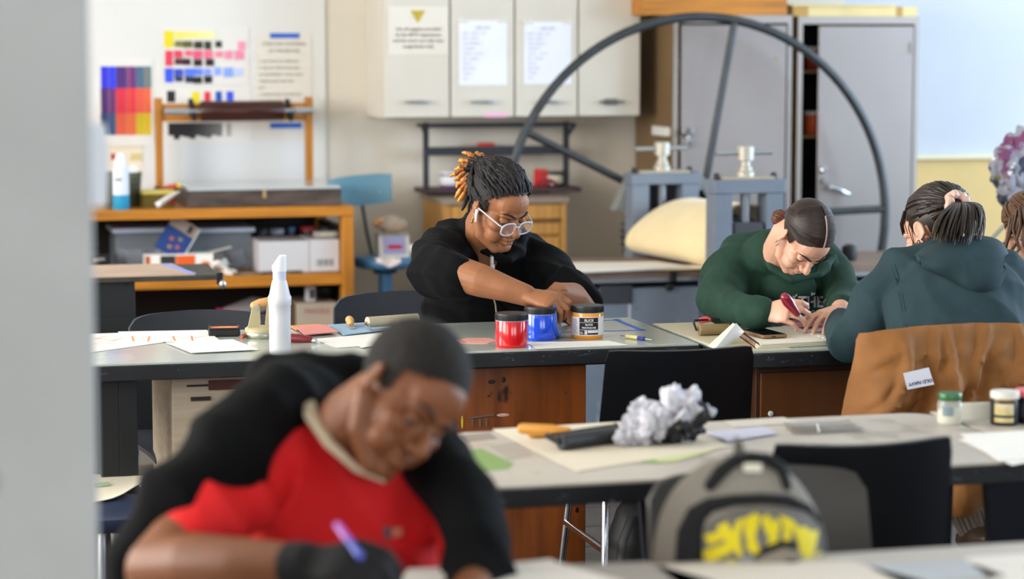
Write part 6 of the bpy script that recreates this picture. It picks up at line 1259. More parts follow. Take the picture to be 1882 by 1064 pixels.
    for s in (-1, 1):
        for k in range(9): starts.append((s * .081, .022 - .011 * k, .016 + .012 * (k % 2)))
        for k in range(5): starts.append((s * (.07 - .012 * k), -.055 - .012 * k, -.02 - .006 * k))
    for k in range(13): a = -.9 + 1.8 * k / 12; starts.append((.07 * math.sin(a), .03 * math.cos(a), .112 - .02 * abs(a)))
    for k in range(7): a = -.9 + 1.8 * k / 6; starts.append((.065 * math.sin(a), -.02, .125 - .03 * abs(a)))
    for i, p in enumerate(starts):
        pts = over_scalp(p, G, 13, 1.035, 1.10); rr = [(.0058 + .0013 * math.sin(j * 2.4 + i)) * (1 if 0 < j < 13 else .5) for j in range(14)]
        lock(b, M, pts, rr, 7, .009, i)
    rel(b.out('locs', hairk, t, 60), t)
    tk, tt, to = MB(), MB(), MB(); g = Vector(G); sc = M.to_scale()[0]
    ends = [(862, 283, 0), (850, 280, 1), (874, 281, 1), (885, 284, 0), (842, 296, 0), (836, 312, 0), (827, 324, 2), (832, 331, 0), (838, 345, 0), (836, 362, 0), (846, 372, 0), (852, 352, 0), (860, 388, 3), (866, 398, 3), (848, 322, 0), (856, 308, 0), (846, 338, 0), (858, 372, 3), (840, 358, 0), (868, 300, 1), (852, 300, 0), (843, 369, 0), (872, 380, 3), (864, 345, 3), (848, 388, 3)]
    gw = M @ g
    for i, (px, py, kind) in enumerate(ends):
        e = W(px, py, 7.02 + r_.uniform(-.03, .05)); m1 = gw.lerp(e, .35) + Vector((0, 0, .022 if py < 340 else .012)) + RT * -.006; m2 = gw.lerp(e, .72) + Vector((0, 0, .012)) 
        pts = []
        for j in range(10):
            u = j / 9; pts.append((gw * (1 - u) ** 3 + m1 * 3 * u * (1 - u) ** 2 + m2 * 3 * u * u * (1 - u) + e * u ** 3) + Vector(noise.noise_vector(Vector((i * 3.1, j * .8, 0)))) * .008 * u)
        rr = [.0062 + .0012 * math.sin(j * 2.2 + i) for j in range(10)]; rr[-1] = .003; cut = 5 if kind != 3 else 9
        tk.tube(pts[:cut + 1], rr[:cut + 1], 7)
        if kind != 3: tt.tube(pts[cut:8], rr[cut:8], 7); to.tube(pts[7:], rr[7:], 7)
    rel(tk.out('loc_tail', hairk, t, 60), t); rel(tt.out('copper_loc_ends', hairt, t, 60), t); rel(to.out('golden_loc_ends', hairo, t, 60), t)
    # glasses, earbud, earring
    fr = mat('clear_acetate_frame', '#d8dade', .12, alpha=.75); gl = MB()
    def lens(s):
        P = []
        for k in range(24):
            a = 2 * PI * k / 24; ex = math.copysign(abs(math.cos(a)) ** .75, math.cos(a)); ez = math.copysign(abs(math.sin(a)) ** .75, math.sin(a)); x = s * .034 + .0265 * ex; P.append((x, .1065 - .10 * max(0, abs(x) - .02) ** 1.15 - .0, -.012 + .0215 * ez * (1 - .08 * ex * s) ))
        return P
    for s in (-1, 1):
        P = lens(s); gl.tube([M @ Vector(p) for p in P], [(.0026, .0021)] * 24, 8, closed=True)
        gl.tube([M @ Vector(p) for p in ((s * .059, .101, -.002), (s * .066, .094, -.0), (s * .078, .04, .004), (s * .083, -.002, .004), (s * .083, -.012, -.004))], .0022, 8, round_caps=True)
    gl.tube([M @ Vector(p) for p in ((-.0085, .107, -.006), (0, .110, -.003), (.0085, .107, -.006))], .0023, 8); rel(gl.out('glasses_frame', fr, t, 60), t)
    for s in (-1, 1):
        L = MB(); P = lens(s); L.add([M @ Vector(p) for p in P], [tuple(range(24))]); rel(L.out('lens', glass('spectacle_lens', '#dfe6f0', .03, .16), t), t)
    e = MB(); e.tube([M @ Vector(p) for p in ((.086, .004, -.004), (.090, .009, -.012), (.089, .017, -.034))], [.0052, .0045, .0032], 10, round_caps=True); rel(e.out('earbud', white_w, t, 60), t)
    e = MB(); 
    for q in range(3): e.ell(tuple(M @ Vector((.084, -.004, -.036 - .007 * q))), (.003, .003, .0042))
    rel(e.out('earring', mat('gold', '#c09a48', .25, metal=1), t, 60), t)
    # roll of blue tape in the hand
    c0 = W(1017, 583, 6.735); r = thing('tape_roll', 'roll of blue masking tape gripped upright behind the blue jar', 'tape', (c0.x, c0.y, ZT), 0); ax = (RT * .985 - FW * .13 + Vector((0, 0, .10))).normalized(); R = ax.to_track_quat('Z', 'Y').to_matrix().to_4x4(); cz = c0.z - ZT
    T_ = Matrix.Translation((0, 0, .0535)) @ R
    MB().lathe([(.041, -.0145), (.052, -.0145), (.052, .0145), (.041, .0145), (.041, -.0145)], seg=40, M=T_).out('tape', mat('blue_tape_roll', '#3f68cc', .5), r, 40); MB().lathe([(.038, -.015), (.041, -.015), (.041, .015), (.038, .015), (.038, -.015)], seg=40, M=T_).out('card_core', mat('grey_card_core', '#b9b4ae', .7), r, 40)
    return t
woman_black()

# ------------------------------------------------------------------ the person in the green sweatshirt
def student_green():
    o0 = W(1425, 640, 7.35); t = thing('person', 'person in a dark green printed sweatshirt carving with a red handled tool', 'person', (o0.x, o0.y, 0))
    M = hmat(1477, 438, 6.80, 22, 60, 7, .825); mb = MB(); add_head(mb, M, .96, .95, .95)
    tubes(mb, [M @ Vector((0, -.03, -.02)), M @ Vector((0, -.05, -.075)), W(1432, 468, 6.96), W(1420, 500, 7.1)], [(.050, .052), (.05, .052), (.054, .054), .06])
    tubes(mb, [W(1415, 495, 7.08), W(1420, 570, 7.2)], [.06, .06])
    tubes(mb, [W(1415, 495, 7.08), W(1352, 485, 7.05), W(1325, 560, 6.92), W(1395, 575, 6.73)], [.045, .045, .042, .03])
    wr = W(1400, 575, 6.73); kn = W(1446, 571, 6.68)
    add_hand(mb, wr, kn - wr, -FW * .8 + Vector((0, 0, .45)) - RT * .25, True, .93, percurl=((.55, .9, .6), (.65, .85, .5), (.7, .85, .5), (.75, .8, .5)), thumb=((-.5, .75, -.45), (-.1, .8, -.6)))
    tubes(mb, [W(1415, 495, 7.08), W(1525, 490, 7.08), W(1556, 556, 6.98), W(1545, 568, 6.83)], [.045, .045, .04, .029])
    w2 = W(1545, 569, 6.83); add_hand(mb, w2, W(1505, 586, 6.70) - w2, Vector((0, 0, 1)) - FW * .25, False, .93, curl=(.35, .45, .3), spread=.12, thumb=((-.65, .7, -.25), (-.5, .85, -.2)))
    me = fuse(mb, .0031, 3); sculpt_head(me, M); put(me, 'body', [skB, lipB], t); face_parts(t, M, skB, mat('brown_eyebrow', '#3a2820', .7))
    c = MB()
    tubes(c, [W(1425, 780, 7.42), W(1425, 620, 7.32), W(1425, 560, 7.24), W(1425, 510, 7.14), W(1420, 482, 7.05), W(1418, 468, 7.0)], [(.19, .14), (.18, .14), (.18, .135), (.175, .125), (.145, .105), (.085, .075)], 24); c.ell(tuple(W(1448, 528, 7.0)), (.085, .07, .06))
    tubes(c, [W(1405, 475, 7.08), W(1362, 478, 7.07), W(1338, 510, 7.02), W(1324, 555, 6.925), W(1350, 568, 6.83), W(1392, 573, 6.745)], [.08, .08, .077, .066, .052, .043], 20)
    tubes(c, [W(1380, 573, 6.76), W(1401, 575, 6.725)], [.044, .042], 20)
    tubes(c, [W(1430, 478, 7.08), W(1500, 480, 7.1), W(1530, 510, 7.08), W(1552, 552, 6.98), W(1546, 566, 6.86)], [.08, .078, .068, .056, .042], 20)
    tubes(c, [W(1430, 442, 7.06), W(1406, 447, 7.03), W(1405, 466, 6.97), W(1418, 492, 6.92), W(1455, 514, 6.90), W(1505, 505, 6.93), W(1532, 472, 7.02)], [.012, .014, .014, .014, .014, .014, .014], 14)
    me = fuse(c, .0062, 5); folds(me, .0050, 12, Vector((0, 0, 1)) + RT * .35, 5.1, .3, 24); grn = mat('dark_green_sweatshirt', '#17392c', .85, var=.12, scale=30)
    sw = put(me, 'sweatshirt', grn, t)
    # print on the chest, projected onto the cloth surface
    dg = bpy.context.evaluated_depsgraph_get(); dg.update(); from mathutils.bvhtree import BVHTree
    bv = BVHTree.FromPolygons([v.co.copy() for v in me.vertices], [tuple(p.vertices) for p in me.polygons])
    pm = mat('grey_shirt_print', '#c6d0ca', .8)
    def on_shirt(px, py):
        d = ray(px, py).normalized(); h = bv.ray_cast(EYEP, d); return (h[0] - d * .0018) if h[0] is not None else W(px, py, 6.95)
    for s_, px, py, hpx, wpx in (('THE', 1467, 564, 20, 46), ('DISCOVER', 1462, 580, 10, 60)):
        tm = text_mesh(s_, 1.0, 'LEFT', 0.0, .03 if s_ == 'THE' else .012); xs_ = [v.co.x for v in tm.vertices]; x0, x1 = min(xs_), max(xs_); tm.name = 'lettering'; tm.materials.clear(); tm.materials.append(pm)
        bmx = bmesh.new(); bmx.from_mesh(tm); bmesh.ops.triangulate(bmx, faces=bmx.faces); bmesh.ops.subdivide_edges(bmx, edges=bmx.edges, cuts=2); bmx.to_mesh(tm); bmx.free()
        for v in tm.vertices: v.co = on_shirt(px + (v.co.x - x0) / (x1 - x0) * wpx, py - v.co.y / .72 * hpx)
        q = D.objects.new('lettering', tm); COL.objects.link(q); q.parent = t; rel(q, t)
    for (px, py, a) in ((1463, 543, .9), (1459, 546, 2.2), (1492, 540, 1.4), (1496, 540, .7), (1516, 552, .8), (1514, 556, 2.0)):
        b = MB(); P = [on_shirt(px + 4 * math.cos(a) * u + 1.6 * s * math.sin(a), py - 4 * math.sin(a) * u + 1.6 * s * math.cos(a)) for u, s in ((-1, 0), (0, 1), (1, 0), (0, -1))]; b.add(P, [(0, 1, 2, 3)]); rel(b.out('printed_leaf', pm, t), t)
    # slick hair with a centre parting, low bun
    cap = scalp(M, lambda p: hairline(p, .030, .66, -.06), 1.012)
    o = cap.out('hair_cap', hairb, t, 60); rel(o, t)
    b = MB(); r_ = random.Random(5); G = Vector((.0, -.112, -.03))
    for s in (-1, 1):
        for k in range(64):
            u = k / 63; p0 = (s * .003, .088 - .165 * u, .0 ); st = onscalp(scalp_dir((s * .0035, .074 - .13 * u, .13)), 1.02); e = onscalp((s * (.85 - .45 * u), -.78, -.30 - .25 * (1 - u) ), 1.03)
            mid = onscalp((s * .95, .25 - .62 * u, .35 + .15 * u), 1.02); a_, m_, e_ = scalp_dir(st), scalp_dir(mid), scalp_dir(e); pts = [onscalp(a_.slerp(m_, j / 8), 1.018) for j in range(8)] + [onscalp(m_.slerp(e_, j / 7), 1.02) for j in range(8)]
            lock(b, M, pts, .0027 + .0008 * math.sin(k * 2.3), 5, .0012, k, 1.0)
        for k in range(22):
            u = k / 21; st = onscalp((s * (.25 + .72 * u), .95 - .25 * u, .50 - .42 * u), 1.012); e = onscalp((s * .6, -.8, -.45), 1.03); a_, e_ = scalp_dir(st), scalp_dir(e); m_ = scalp_dir(onscalp((s * 1.0, .0 - .1 * u, .12 - .1 * u), 1))
            pts = [onscalp(a_.slerp(m_, j / 8), 1.016) for j in range(8)] + [onscalp(m_.slerp(e_, j / 7), 1.02) for j in range(8)]
            lock(b, M, pts, .0022, 5, .001, k)
    rel(b.out('combed_hair', hairb, t, 60), t)
    b = MB(); lock(b, M, [onscalp((.0, .93 - .9 * u, .38 + .62 * u), 1.075) for u in [j / 9 for j in range(10)]], [.0024] * 10, 6); rel(b.out('hair_parting', mat('scalp_skin', '#b89a90', .5), t, 60), t)
    b = MB(); 
    for k in range(14):
        a = 2 * PI * k / 14; b_ = Vector((.022, -.112, -.070)); pts = [b_ + Vector((.026 * math.cos(a + j * .22) * math.sin(.5 + j * .28), -.02 + .006 * j, .022 * math.sin(a + j * .22) * math.sin(.5 + j * .28))) for j in range(9)]
        lock(b, M, pts, .0075, 7, .003, k)
    rel(b.out('low_bun', hairr, t, 60), t)
    e = MB(); e.tube([M @ (Vector((.083, .0, -.04)) + Vector((0, .007 * math.cos(a), .011 * math.sin(a)))) for a in [2 * PI * j / 14 for j in range(14)]], .0011, 6, closed=True); rel(e.out('hoop_earring', mat('silver', '#c4c6c8', .2, metal=1), t, 60), t)
    # carving tool in the fist
    a, b_ = W(1443, 547, 6.63), W(1474, 589, 6.665); l = thing('carving_tool', 'dark red pear shaped carving tool in the hand of the person in green', 'tool', (b_.x, b_.y, b_.z)); d = a - b_
    MB().tube([d * .30, d * .55, d * .82, d * 1.0], [.009, .0125, .0165, .014], 16, round_caps=True).out('handle', mat('crimson_handle', '#8a1a30', .25, coat=.4), l, 60); MB().tube([d * .30, d * .2], .006, 10).out('ferrule', steel, l, 60); MB().tube([d * .2, d * .02], [.003, .0018], 8).out('blade', steel, l, 60)
    return t
student_green()

# ------------------------------------------------------------------ the person in the teal hoodie, seen from behind
def student_teal():
    W = lambda px, py, d: EYEP + ray(px, py) * (d + .31)
    o0 = W(1765, 800, 6.05); t = thing('person', 'person in a teal hoodie with a pink scrunchie, back to the camera', 'person', (o0.x, o0.y, 0))
    M = hmat(1722, 430, 6.60, -144, 24, -6, .96); mb = MB(); add_head(mb, M, .98, .95, 1)
    tubes(mb, [M @ Vector((0, -.03, -.03)), M @ Vector((0, -.04, -.085)), W(1738, 480, 6.25), W(1745, 520, 6.2)], [(.052, .054), (.052, .054), .06, .07]); tubes(mb, [W(1745, 510, 6.2), W(1755, 600, 6.15)], [.07, .08])
    tubes(mb, [W(1745, 520, 6.2), W(1640, 515, 6.22), W(1568, 618, 6.2), W(1556, 600, 6.40), W(1588, 592, 6.53)], [.05, .045, .034, .030, .028])
    wr = W(1585, 598, 6.52); add_hand(mb, wr, W(1625, 600, 6.58) - wr, Vector((0, 0, 1)), False, .93, curl=(.4, .5, .3))
    tubes(mb, [W(1745, 520, 6.2), W(1870, 530, 6.2), W(1925, 625, 6.25), W(1880, 600, 6.5)], [.05, .05, .045, .03]); wr = W(1882, 601, 6.5); add_hand(mb, wr, W(1850, 596, 6.58) - wr, Vector((0, 0, 1)), True, .93, curl=(.4, .5, .3))
    # legs below the seat: thigh, shin
    me = fuse(mb, .0034, 3); sculpt_head(me, M); put(me, 'body', [skB, lipB], t); face_parts(t, M, skB, mat('brown_eyebrow', '#3a2820', .7), sides=(-1,))
    teal = mat('teal_cotton_fleece', '#1f373e', .85, var=.08, scale=20)
    c = MB(); tubes(c, [W(1768, 760, 6.02), W(1768, 680, 6.03), W(1764, 610, 6.07), W(1758, 550, 6.12), W(1750, 500, 6.18), W(1742, 474, 6.22)], [(.185, .13), (.18, .13), (.188, .13), (.192, .125), (.14, .095), (.07, .065)], 24)
    tubes(c, [W(1725, 505, 6.18), W(1662, 512, 6.2), W(1630, 545, 6.2), W(1580, 615, 6.18), W(1562, 630, 6.16), W(1546, 604, 6.36), W(1575, 592, 6.48)], [.092, .092, .084, .068, .062, .05, .042], 20)
    tubes(c, [W(1770, 505, 6.18), W(1838, 515, 6.2), W(1872, 550, 6.2), W(1915, 615, 6.22), W(1900, 610, 6.42)], [.092, .090, .082, .066, .05], 20)
    me = fuse(c, .0065, 6); folds(me, .0065, 10, RT * .6 + Vector((0, 0, -.8)), 8.4, .25, 20); put(me, 'hoodie', teal, t)
    rim = [(1684, 474), (1706, 460), (1745, 447), (1792, 440), (1830, 447), (1846, 468)]; bot = [(1686, 480), (1722, 496), (1762, 515), (1798, 533), (1830, 524), (1846, 480)]
    def cr(P, u):
        k = u * (len(P) - 1); i = min(int(k), len(P) - 2); f = k - i; g = lambda j: Vector(P[max(0, min(len(P) - 1, j))] + (0,)); p0, p1, p2, p3 = g(i - 1), g(i), g(i + 1), g(i + 2)
        return .5 * ((2 * p1) + (p2 - p0) * f + (2 * p0 - 5 * p1 + 4 * p2 - p3) * f * f + (3 * p1 - p0 - 3 * p2 + p3) * f ** 3)
    def hoodf(u, v):
        p = cr(rim, u).lerp(cr(bot, u), v); e = math.sin(PI * min(1, max(0, u))) ** .6; q = math.sin(PI * (.12 + .88 * v)) ** .7 if v < 1 else 0
        return W(p.x, p.y, 6.13 + .07 * abs(u - .5) - .135 * v ** .8 - .062 * e * q + .008 * math.sin(u * 11 + v * 4) * e)
    h = MB().sheet(hoodf, 40, 24, .012); rel(h.out('hood', teal, t, 70), t)
    h = MB(); h.tube([W(p.x, p.y, 6.13 + .07 * abs(u - .5) - .012) for u, p in [(k / 16, cr(rim, k / 16)) for k in range(17)]], [.008] + [.0115] * 15 + [.008], 12, round_caps=True); rel(h.out('hood_hem', teal, t, 60), t)
    h = MB(); h.tube([Vector(hoodf(.80 + .04 * math.sin(v * 3), v)) - FW * .001 for v in [k / 12 for k in range(13)]], .0022, 6); rel(h.out('hood_seam', mat('dark_teal_thread', '#1c343c', .8), t, 60), t)
    # double stitched seams over the shoulder
    bvm = [o for o in t.children if o.name.startswith('hoodie')][0].data; from mathutils.bvhtree import BVHTree
    bv = BVHTree.FromPolygons([v.co.copy() for v in bvm.vertices], [tuple(p.vertices) for p in bvm.polygons])
    def hit(px, py): d = ray(px, py).normalized(); q = bv.ray_cast(EYEP, d); return q[0] if q[0] is not None else None
    for pts in ([(1638, 486), (1645, 510), (1652, 540), (1658, 570), (1660, 600)], [(1644, 486), (1651, 510), (1658, 540), (1664, 570), (1666, 600)]):
        P = [hit(*p) for p in pts]
        P = [p for p in P if p is not None]
        if len(P) > 2: b = MB(); b.tube(P, .0016, 6); rel(b.out('seam', mat('dark_teal_thread', '#1c343c', .8), t, 60), t)
    # hair
    cap = scalp(M, lambda p: hairline(p, .03, .6, -.055), 1.01); rel(cap.out('hair_cap', hairc, t, 60), t)
    b, u2 = MB(), MB(); r_ = random.Random(11); G = Vector((-.026, -.118, .042)); gd = scalp_dir(G)
    for k in range(150):
        a = r_.uniform(-PI, PI); s = 1 if math.sin(a) >= 0 else -1; el = r_.uniform(-.05, .25)
        st = onscalp((math.sin(a), math.cos(a) * 1.0, (.48 if math.cos(a) > .2 else -.42 if math.cos(a) < -.4 else .0) + r_.uniform(-.08, .4)), 1.01)
        if not hairline(st, .02, .55, -.08): continue
        pts = over_scalp(st, G, 10, 1.012, 1.09); tgt = u2 if (st.z < -.02 and st.y < -.03 and k % 3) else b
        lock(tgt, M, pts, [.0048 + .001 * math.sin(k + j) for j in range(11)], 6, .004, k)
    rel(b.out('swept_hair', hairc, t, 60), t); rel(u2.out('underlayer_hair', hairg, t, 60), t)
    gw = M @ onscalp(gd, 1.12); tl, tg = MB(), MB()
    for k in range(140):
        q = r_.random(); e = W(1712 + 92 * q + r_.uniform(-4, 4), 436 + 8 * math.sin(q * PI) + r_.uniform(-14, 8), 6.06 + r_.uniform(-.05, .06)); m1 = gw + Vector((0, 0, .004)) + (RT * (.07 * (q - .3)) - FW * .06); m2 = gw.lerp(e, .60) + RT * (.055 * (q - .4)) - FW * .03 + Vector((0, 0, .018 + .03 * q))
        pts = [gw * (1 - u) ** 3 + m1 * 3 * u * (1 - u) ** 2 + m2 * 3 * u * u * (1 - u) + e * u ** 3 + Vector(noise.noise_vector(Vector((k * 2.1, u * 3, 0)))) * .006 * u for u in [j / 9 for j in range(10)]]
        lo_ = q < .3 and k % 3 == 0; rr = [.0036, .0042, .0044, .0044, .0042, .004, .0036, .0032, .0026, .0012]; tl.tube(pts[:5 if lo_ else 10], rr[:5 if lo_ else 10], 6)
        if lo_: tg.tube(pts[4:], rr[4:], 6)
    rel(tl.out('ponytail', hairc, t, 60), t); rel(tg.out('bleached_strands', hairg, t, 60), t)
    cu = MB()
    for k, P in enumerate([[(1683, 400), (1676, 425), (1680, 450), (1674, 475), (1672, 492)], [(1667, 395), (1663, 412), (1668, 430)], [(1672, 392), (1670, 420), (1678, 446), (1676, 460)], [(1700, 430), (1694, 440), (1704, 446), (1697, 456), (1706, 462)], [(1712, 428), (1706, 444), (1716, 452), (1708, 462)], [(1722, 432), (1716, 446), (1728, 456)]]):
        cu.tube([W(x, y, 6.28 if k < 3 else 6.22) for x, y in P], .0014 if k < 3 else .0028, 6)
    for k in range(12): x = 1657 + 2.2 * k; cu.tube([M @ onscalp((-.62 - .02 * k, .78, .42), 1.04) , W(x + 6, 388, 6.31), W(x - 1 + k * .3, 412, 6.33), W(x + 2, 432 - k, 6.35)], [.004, .0045, .004, .0015], 6)
    rel(cu.out('loose_strands', hairc, t, 60), t)
    n_ = (gw - (M @ HC_)).normalized(); a1 = n_.orthogonal().normalized(); a2 = n_.cross(a1); b = MB()
    b.tube([gw + n_ * .002 + (a1 * math.cos(a) + a2 * math.sin(a)) * (.026 + .004 * math.sin(a * 6)) + n_ * .004 * math.sin(a * 5) for a in [2 * PI * j / 60 for j in range(60)]], [.0115 + .003 * math.sin(j * 1.3) for j in range(60)], 10, closed=True); rel(b.out('scrunchie', mat('pale_pink_satin', '#d9b3a4', .35), t, 60), t)
    e = MB()
    for dx in (0, .010): e.tube([M @ (Vector((-.083, .004 - dx, -.036 + dx * .4)) + Vector((-.002, .005 * math.cos(a), .006 * math.sin(a)))) for a in [-.6 + 4.2 * j / 10 for j in range(11)]], .0014, 6, round_caps=True)
    rel(e.out('horseshoe_earring', mat('dark_steel', '#2c2e34', .25, metal=.9), t, 60), t)
    # trousers, sock-like boot seen under the table
    f = MB(); tubes(f, [W(1765, 790, 6.0), W(1745, 830, 6.2), W(1740, 830, 6.4)], [.1, .085, .07]); tubes(f, [W(1740, 830, 6.4), W(1775, 900, 6.12), W(1782, 945, 5.98)], [.07, .058, .05]); tubes(f, [W(1785, 790, 6.0), W(1850, 830, 6.3), W(1860, 880, 6.35), W(1862, 1000, 6.4)], [.09, .08, .065, .05])
    put(fuse(f, .008, 4), 'trousers', mat('navy_denim', '#1c2438', .8), t)
    bo = MB(); q0, q1 = W(1780, 935, 5.98), W(1800, 985, 5.96); toe = W(1826, 992, 5.86); bo.tube([q0, q0.lerp(q1, .5), q1], [.052, .050, .046], 20, round_caps=True)
    b2 = MB(); b2.tube([W(1786, 990, 5.99), W(1806, 988, 5.93), W(1826, 990, 5.88)], [(.044, .036), (.046, .034), (.038, .022)], 16, round_caps=True); rb = MB()
    for k in range(22): a = 2 * PI * k / 22; d = (RT * math.cos(a) - FW * math.sin(a)); rb.tube([q0 + d * .053, q0.lerp(q1, .5) + d * .051, q1 + d * .046], .0035, 6)
    br_ = mat('brown_leather_boot', '#4a3a2e', .45, var=.2, scale=12); s1 = rel(bo.out('boot_shaft', mat('taupe_knit', '#7a6e62', .8), t, 60), t); q = rb.out('knit_rib', mat('dark_knit_rib', '#5a5048', .8), s1, 60); q.matrix_parent_inverse = Matrix.Identity(4); rel(b2.out('boot_foot', br_, t, 60), t)
    return t
student_teal()

# ------------------------------------------------------------------ brown jacket hung over the chair
def jacket():
    q = W(1752, 632, 5.94); base = ch7.location; t = thing('brown_jacket', 'brown cotton jacket with a white collar label hung over the black chair', 'jacket', (base.x, base.y, 0)); br = mat('brown_cotton_canvas', '#8a5a2a', .75, var=.14, scale=9)
    L_, R_ = W(1612, 632, 5.93) - base, W(1990, 622, 5.98) - base; Bl, Br = W(1580, 800, 5.84) - base, W(2000, 800, 5.9) - base; zt_ = L_.z
    rz = ch7.rotation_euler.z - PI; ex = Vector((math.cos(rz), math.sin(rz), 0)); ey = Vector((-ex.y, ex.x, 0)); c0 = Vector((0, 0, 0))
    def f(u, v):                                         # u along the chair back, v over the top and down the outside
        w_ = .238 + .11 * v; x = (u - .52) * 2 * w_; s = v * .51 - .10
        if s < 0: yy, z = .045 + .0, .835 + s + .0
        else: yy, z = -.070 - .07 * s, .845 - s
        k = max(0, 1 - abs(s) / .05); z += .012 * k; yy += .04 * k * (1 if s > 0 else -1) * .6
        wv = min(1, max(0, v - .13) * 3.5); fold = (max(0, 1 - abs(noise.noise(Vector((u * 8 + v * 2.6, v * 2.2 - u * 1.5, 3.3)))) * 3.2) *   .045 + .016 * (1 + math.sin(u * 26 + v * 7 + 2 * noise.noise(Vector((u * 4, v * 4, 0))))) + max(0, 1 - abs(noise.noise(Vector((u * 5, v * 13 + u * 6, 7.3)))) * 4) * .012) * wv
        drop = .05 * math.sin(u * 9) * v * v
        e = abs(u - .5) * 2; yy -= fold; yy *= 1 - .85 * e ** 10; yy += .03 * max(0, e - .85) * 3 * v
        return tuple(c0 + ex * x + ey * yy + Vector((0, 0, z - drop * .4 - .02 * e ** 4)))
    o = MB().sheet(f, 90, 60, .006).out('jacket_cloth', br, t, 60)
    def onj(u, v, off=.004): p = Vector(f(u, v)); du = (Vector(f(u + .01, v)) - p); dv = (Vector(f(u, v + .01)) - p); n_ = du.cross(dv).normalized(); n_ = n_ if n_.dot(FW) < 0 else -n_; return p + n_ * off
    for u0 in (.72, .735): MB().tube([onj(u0 + .03 * math.sin(v * 4), v, .002) for v in [.17 + .04 * k for k in range(16)]], .0018, 6).out('seam', mat('dark_brown_thread', '#4a2e14', .8), t, 60)
    best = min(((uu / 60, vv / 60) for uu in range(6, 40) for vv in range(14, 40)), key=lambda a: (lambda p: (941 + FPX * ((p - EYEP).dot(RT)) / ((p - EYEP).dot(FW)) - 1680) ** 2 + (532 - FPX * ((p - EYEP).dot(UP)) / ((p - EYEP).dot(FW)) - 695) ** 2)(Vector(f(*a)) + base))
    u_, v_ = best; p0 = Vector(f(u_, v_)); near = max((-(Vector(f(u_ + .018 * i, v_ + .016 * j)) - p0).dot(FW)) for i in range(-4, 5) for j in range(-2, 3)); p = p0 - FW * (near + .016); R = Matrix.Translation(p) @ Matrix((RT, FW, UP)).transposed().to_4x4() @ Matrix.Rotation(math.radians(-11), 4, 'Y')
    lb = MB(); lb.add([R @ Vector(q) for q in tuple((x * 1.3, y, z * 1.2) for x, y, z in ((-.026, -.002, -.0185), (.026, -.002, -.0185), (.022, -.002, .0185), (-.028, -.002, .0165), (-.026, .0, -.0185), (.026, .0, -.0185), (.022, .0, .0185), (-.028, .0, .0165)))], [(0, 1, 2, 3), (7, 6, 5, 4), (0, 4, 5, 1), (1, 5, 6, 2), (2, 6, 7, 3), (3, 7, 4, 0)]); lo = lb.out('collar_label', mat('white_satin_label', '#d6dae8', .5), t)
    me = text_mesh('OLD NAVY', .0122, 'CENTER', .0003, .0003); me.materials.clear(); me.materials.append(mat('navy_print', '#2a3260', .6)); me.name = 'lettering'
    R2 = R @ Matrix.Translation((.001, -.0026, -.009)) @ Matrix.Rotation(PI, 4, 'Y') @ Matrix.Rotation(PI / 2, 4, 'X')
    R2 = R @ Matrix.Translation((.001, -.0026, -.0065)) @ Matrix.Rotation(PI / 2, 4, 'X') @ Matrix.Rotation(PI, 4, 'Z')
    for v in me.vertices: v.co = R2 @ v.co
    q = D.objects.new('lettering', me); COL.objects.link(q); q.parent = lo
    # sleeve hanging below the table edge
    a, b, c = W(1815, 850, 5.72) - base, W(1794, 885, 5.70) - base, W(1768, 912, 5.68) - base
    s = MB(); s.tube([onj(.62, .8, .0), a, b, c], [.06, .062, .058, .05], 18, round_caps=True); me = fuse(s, .007, 4); folds(me, .006, 16, (0, 0, 1), 4); me.name = 'sleeve'; me.materials.append(br); q = D.objects.new('sleeve', me); COL.objects.link(q); q.parent = t
jacket()

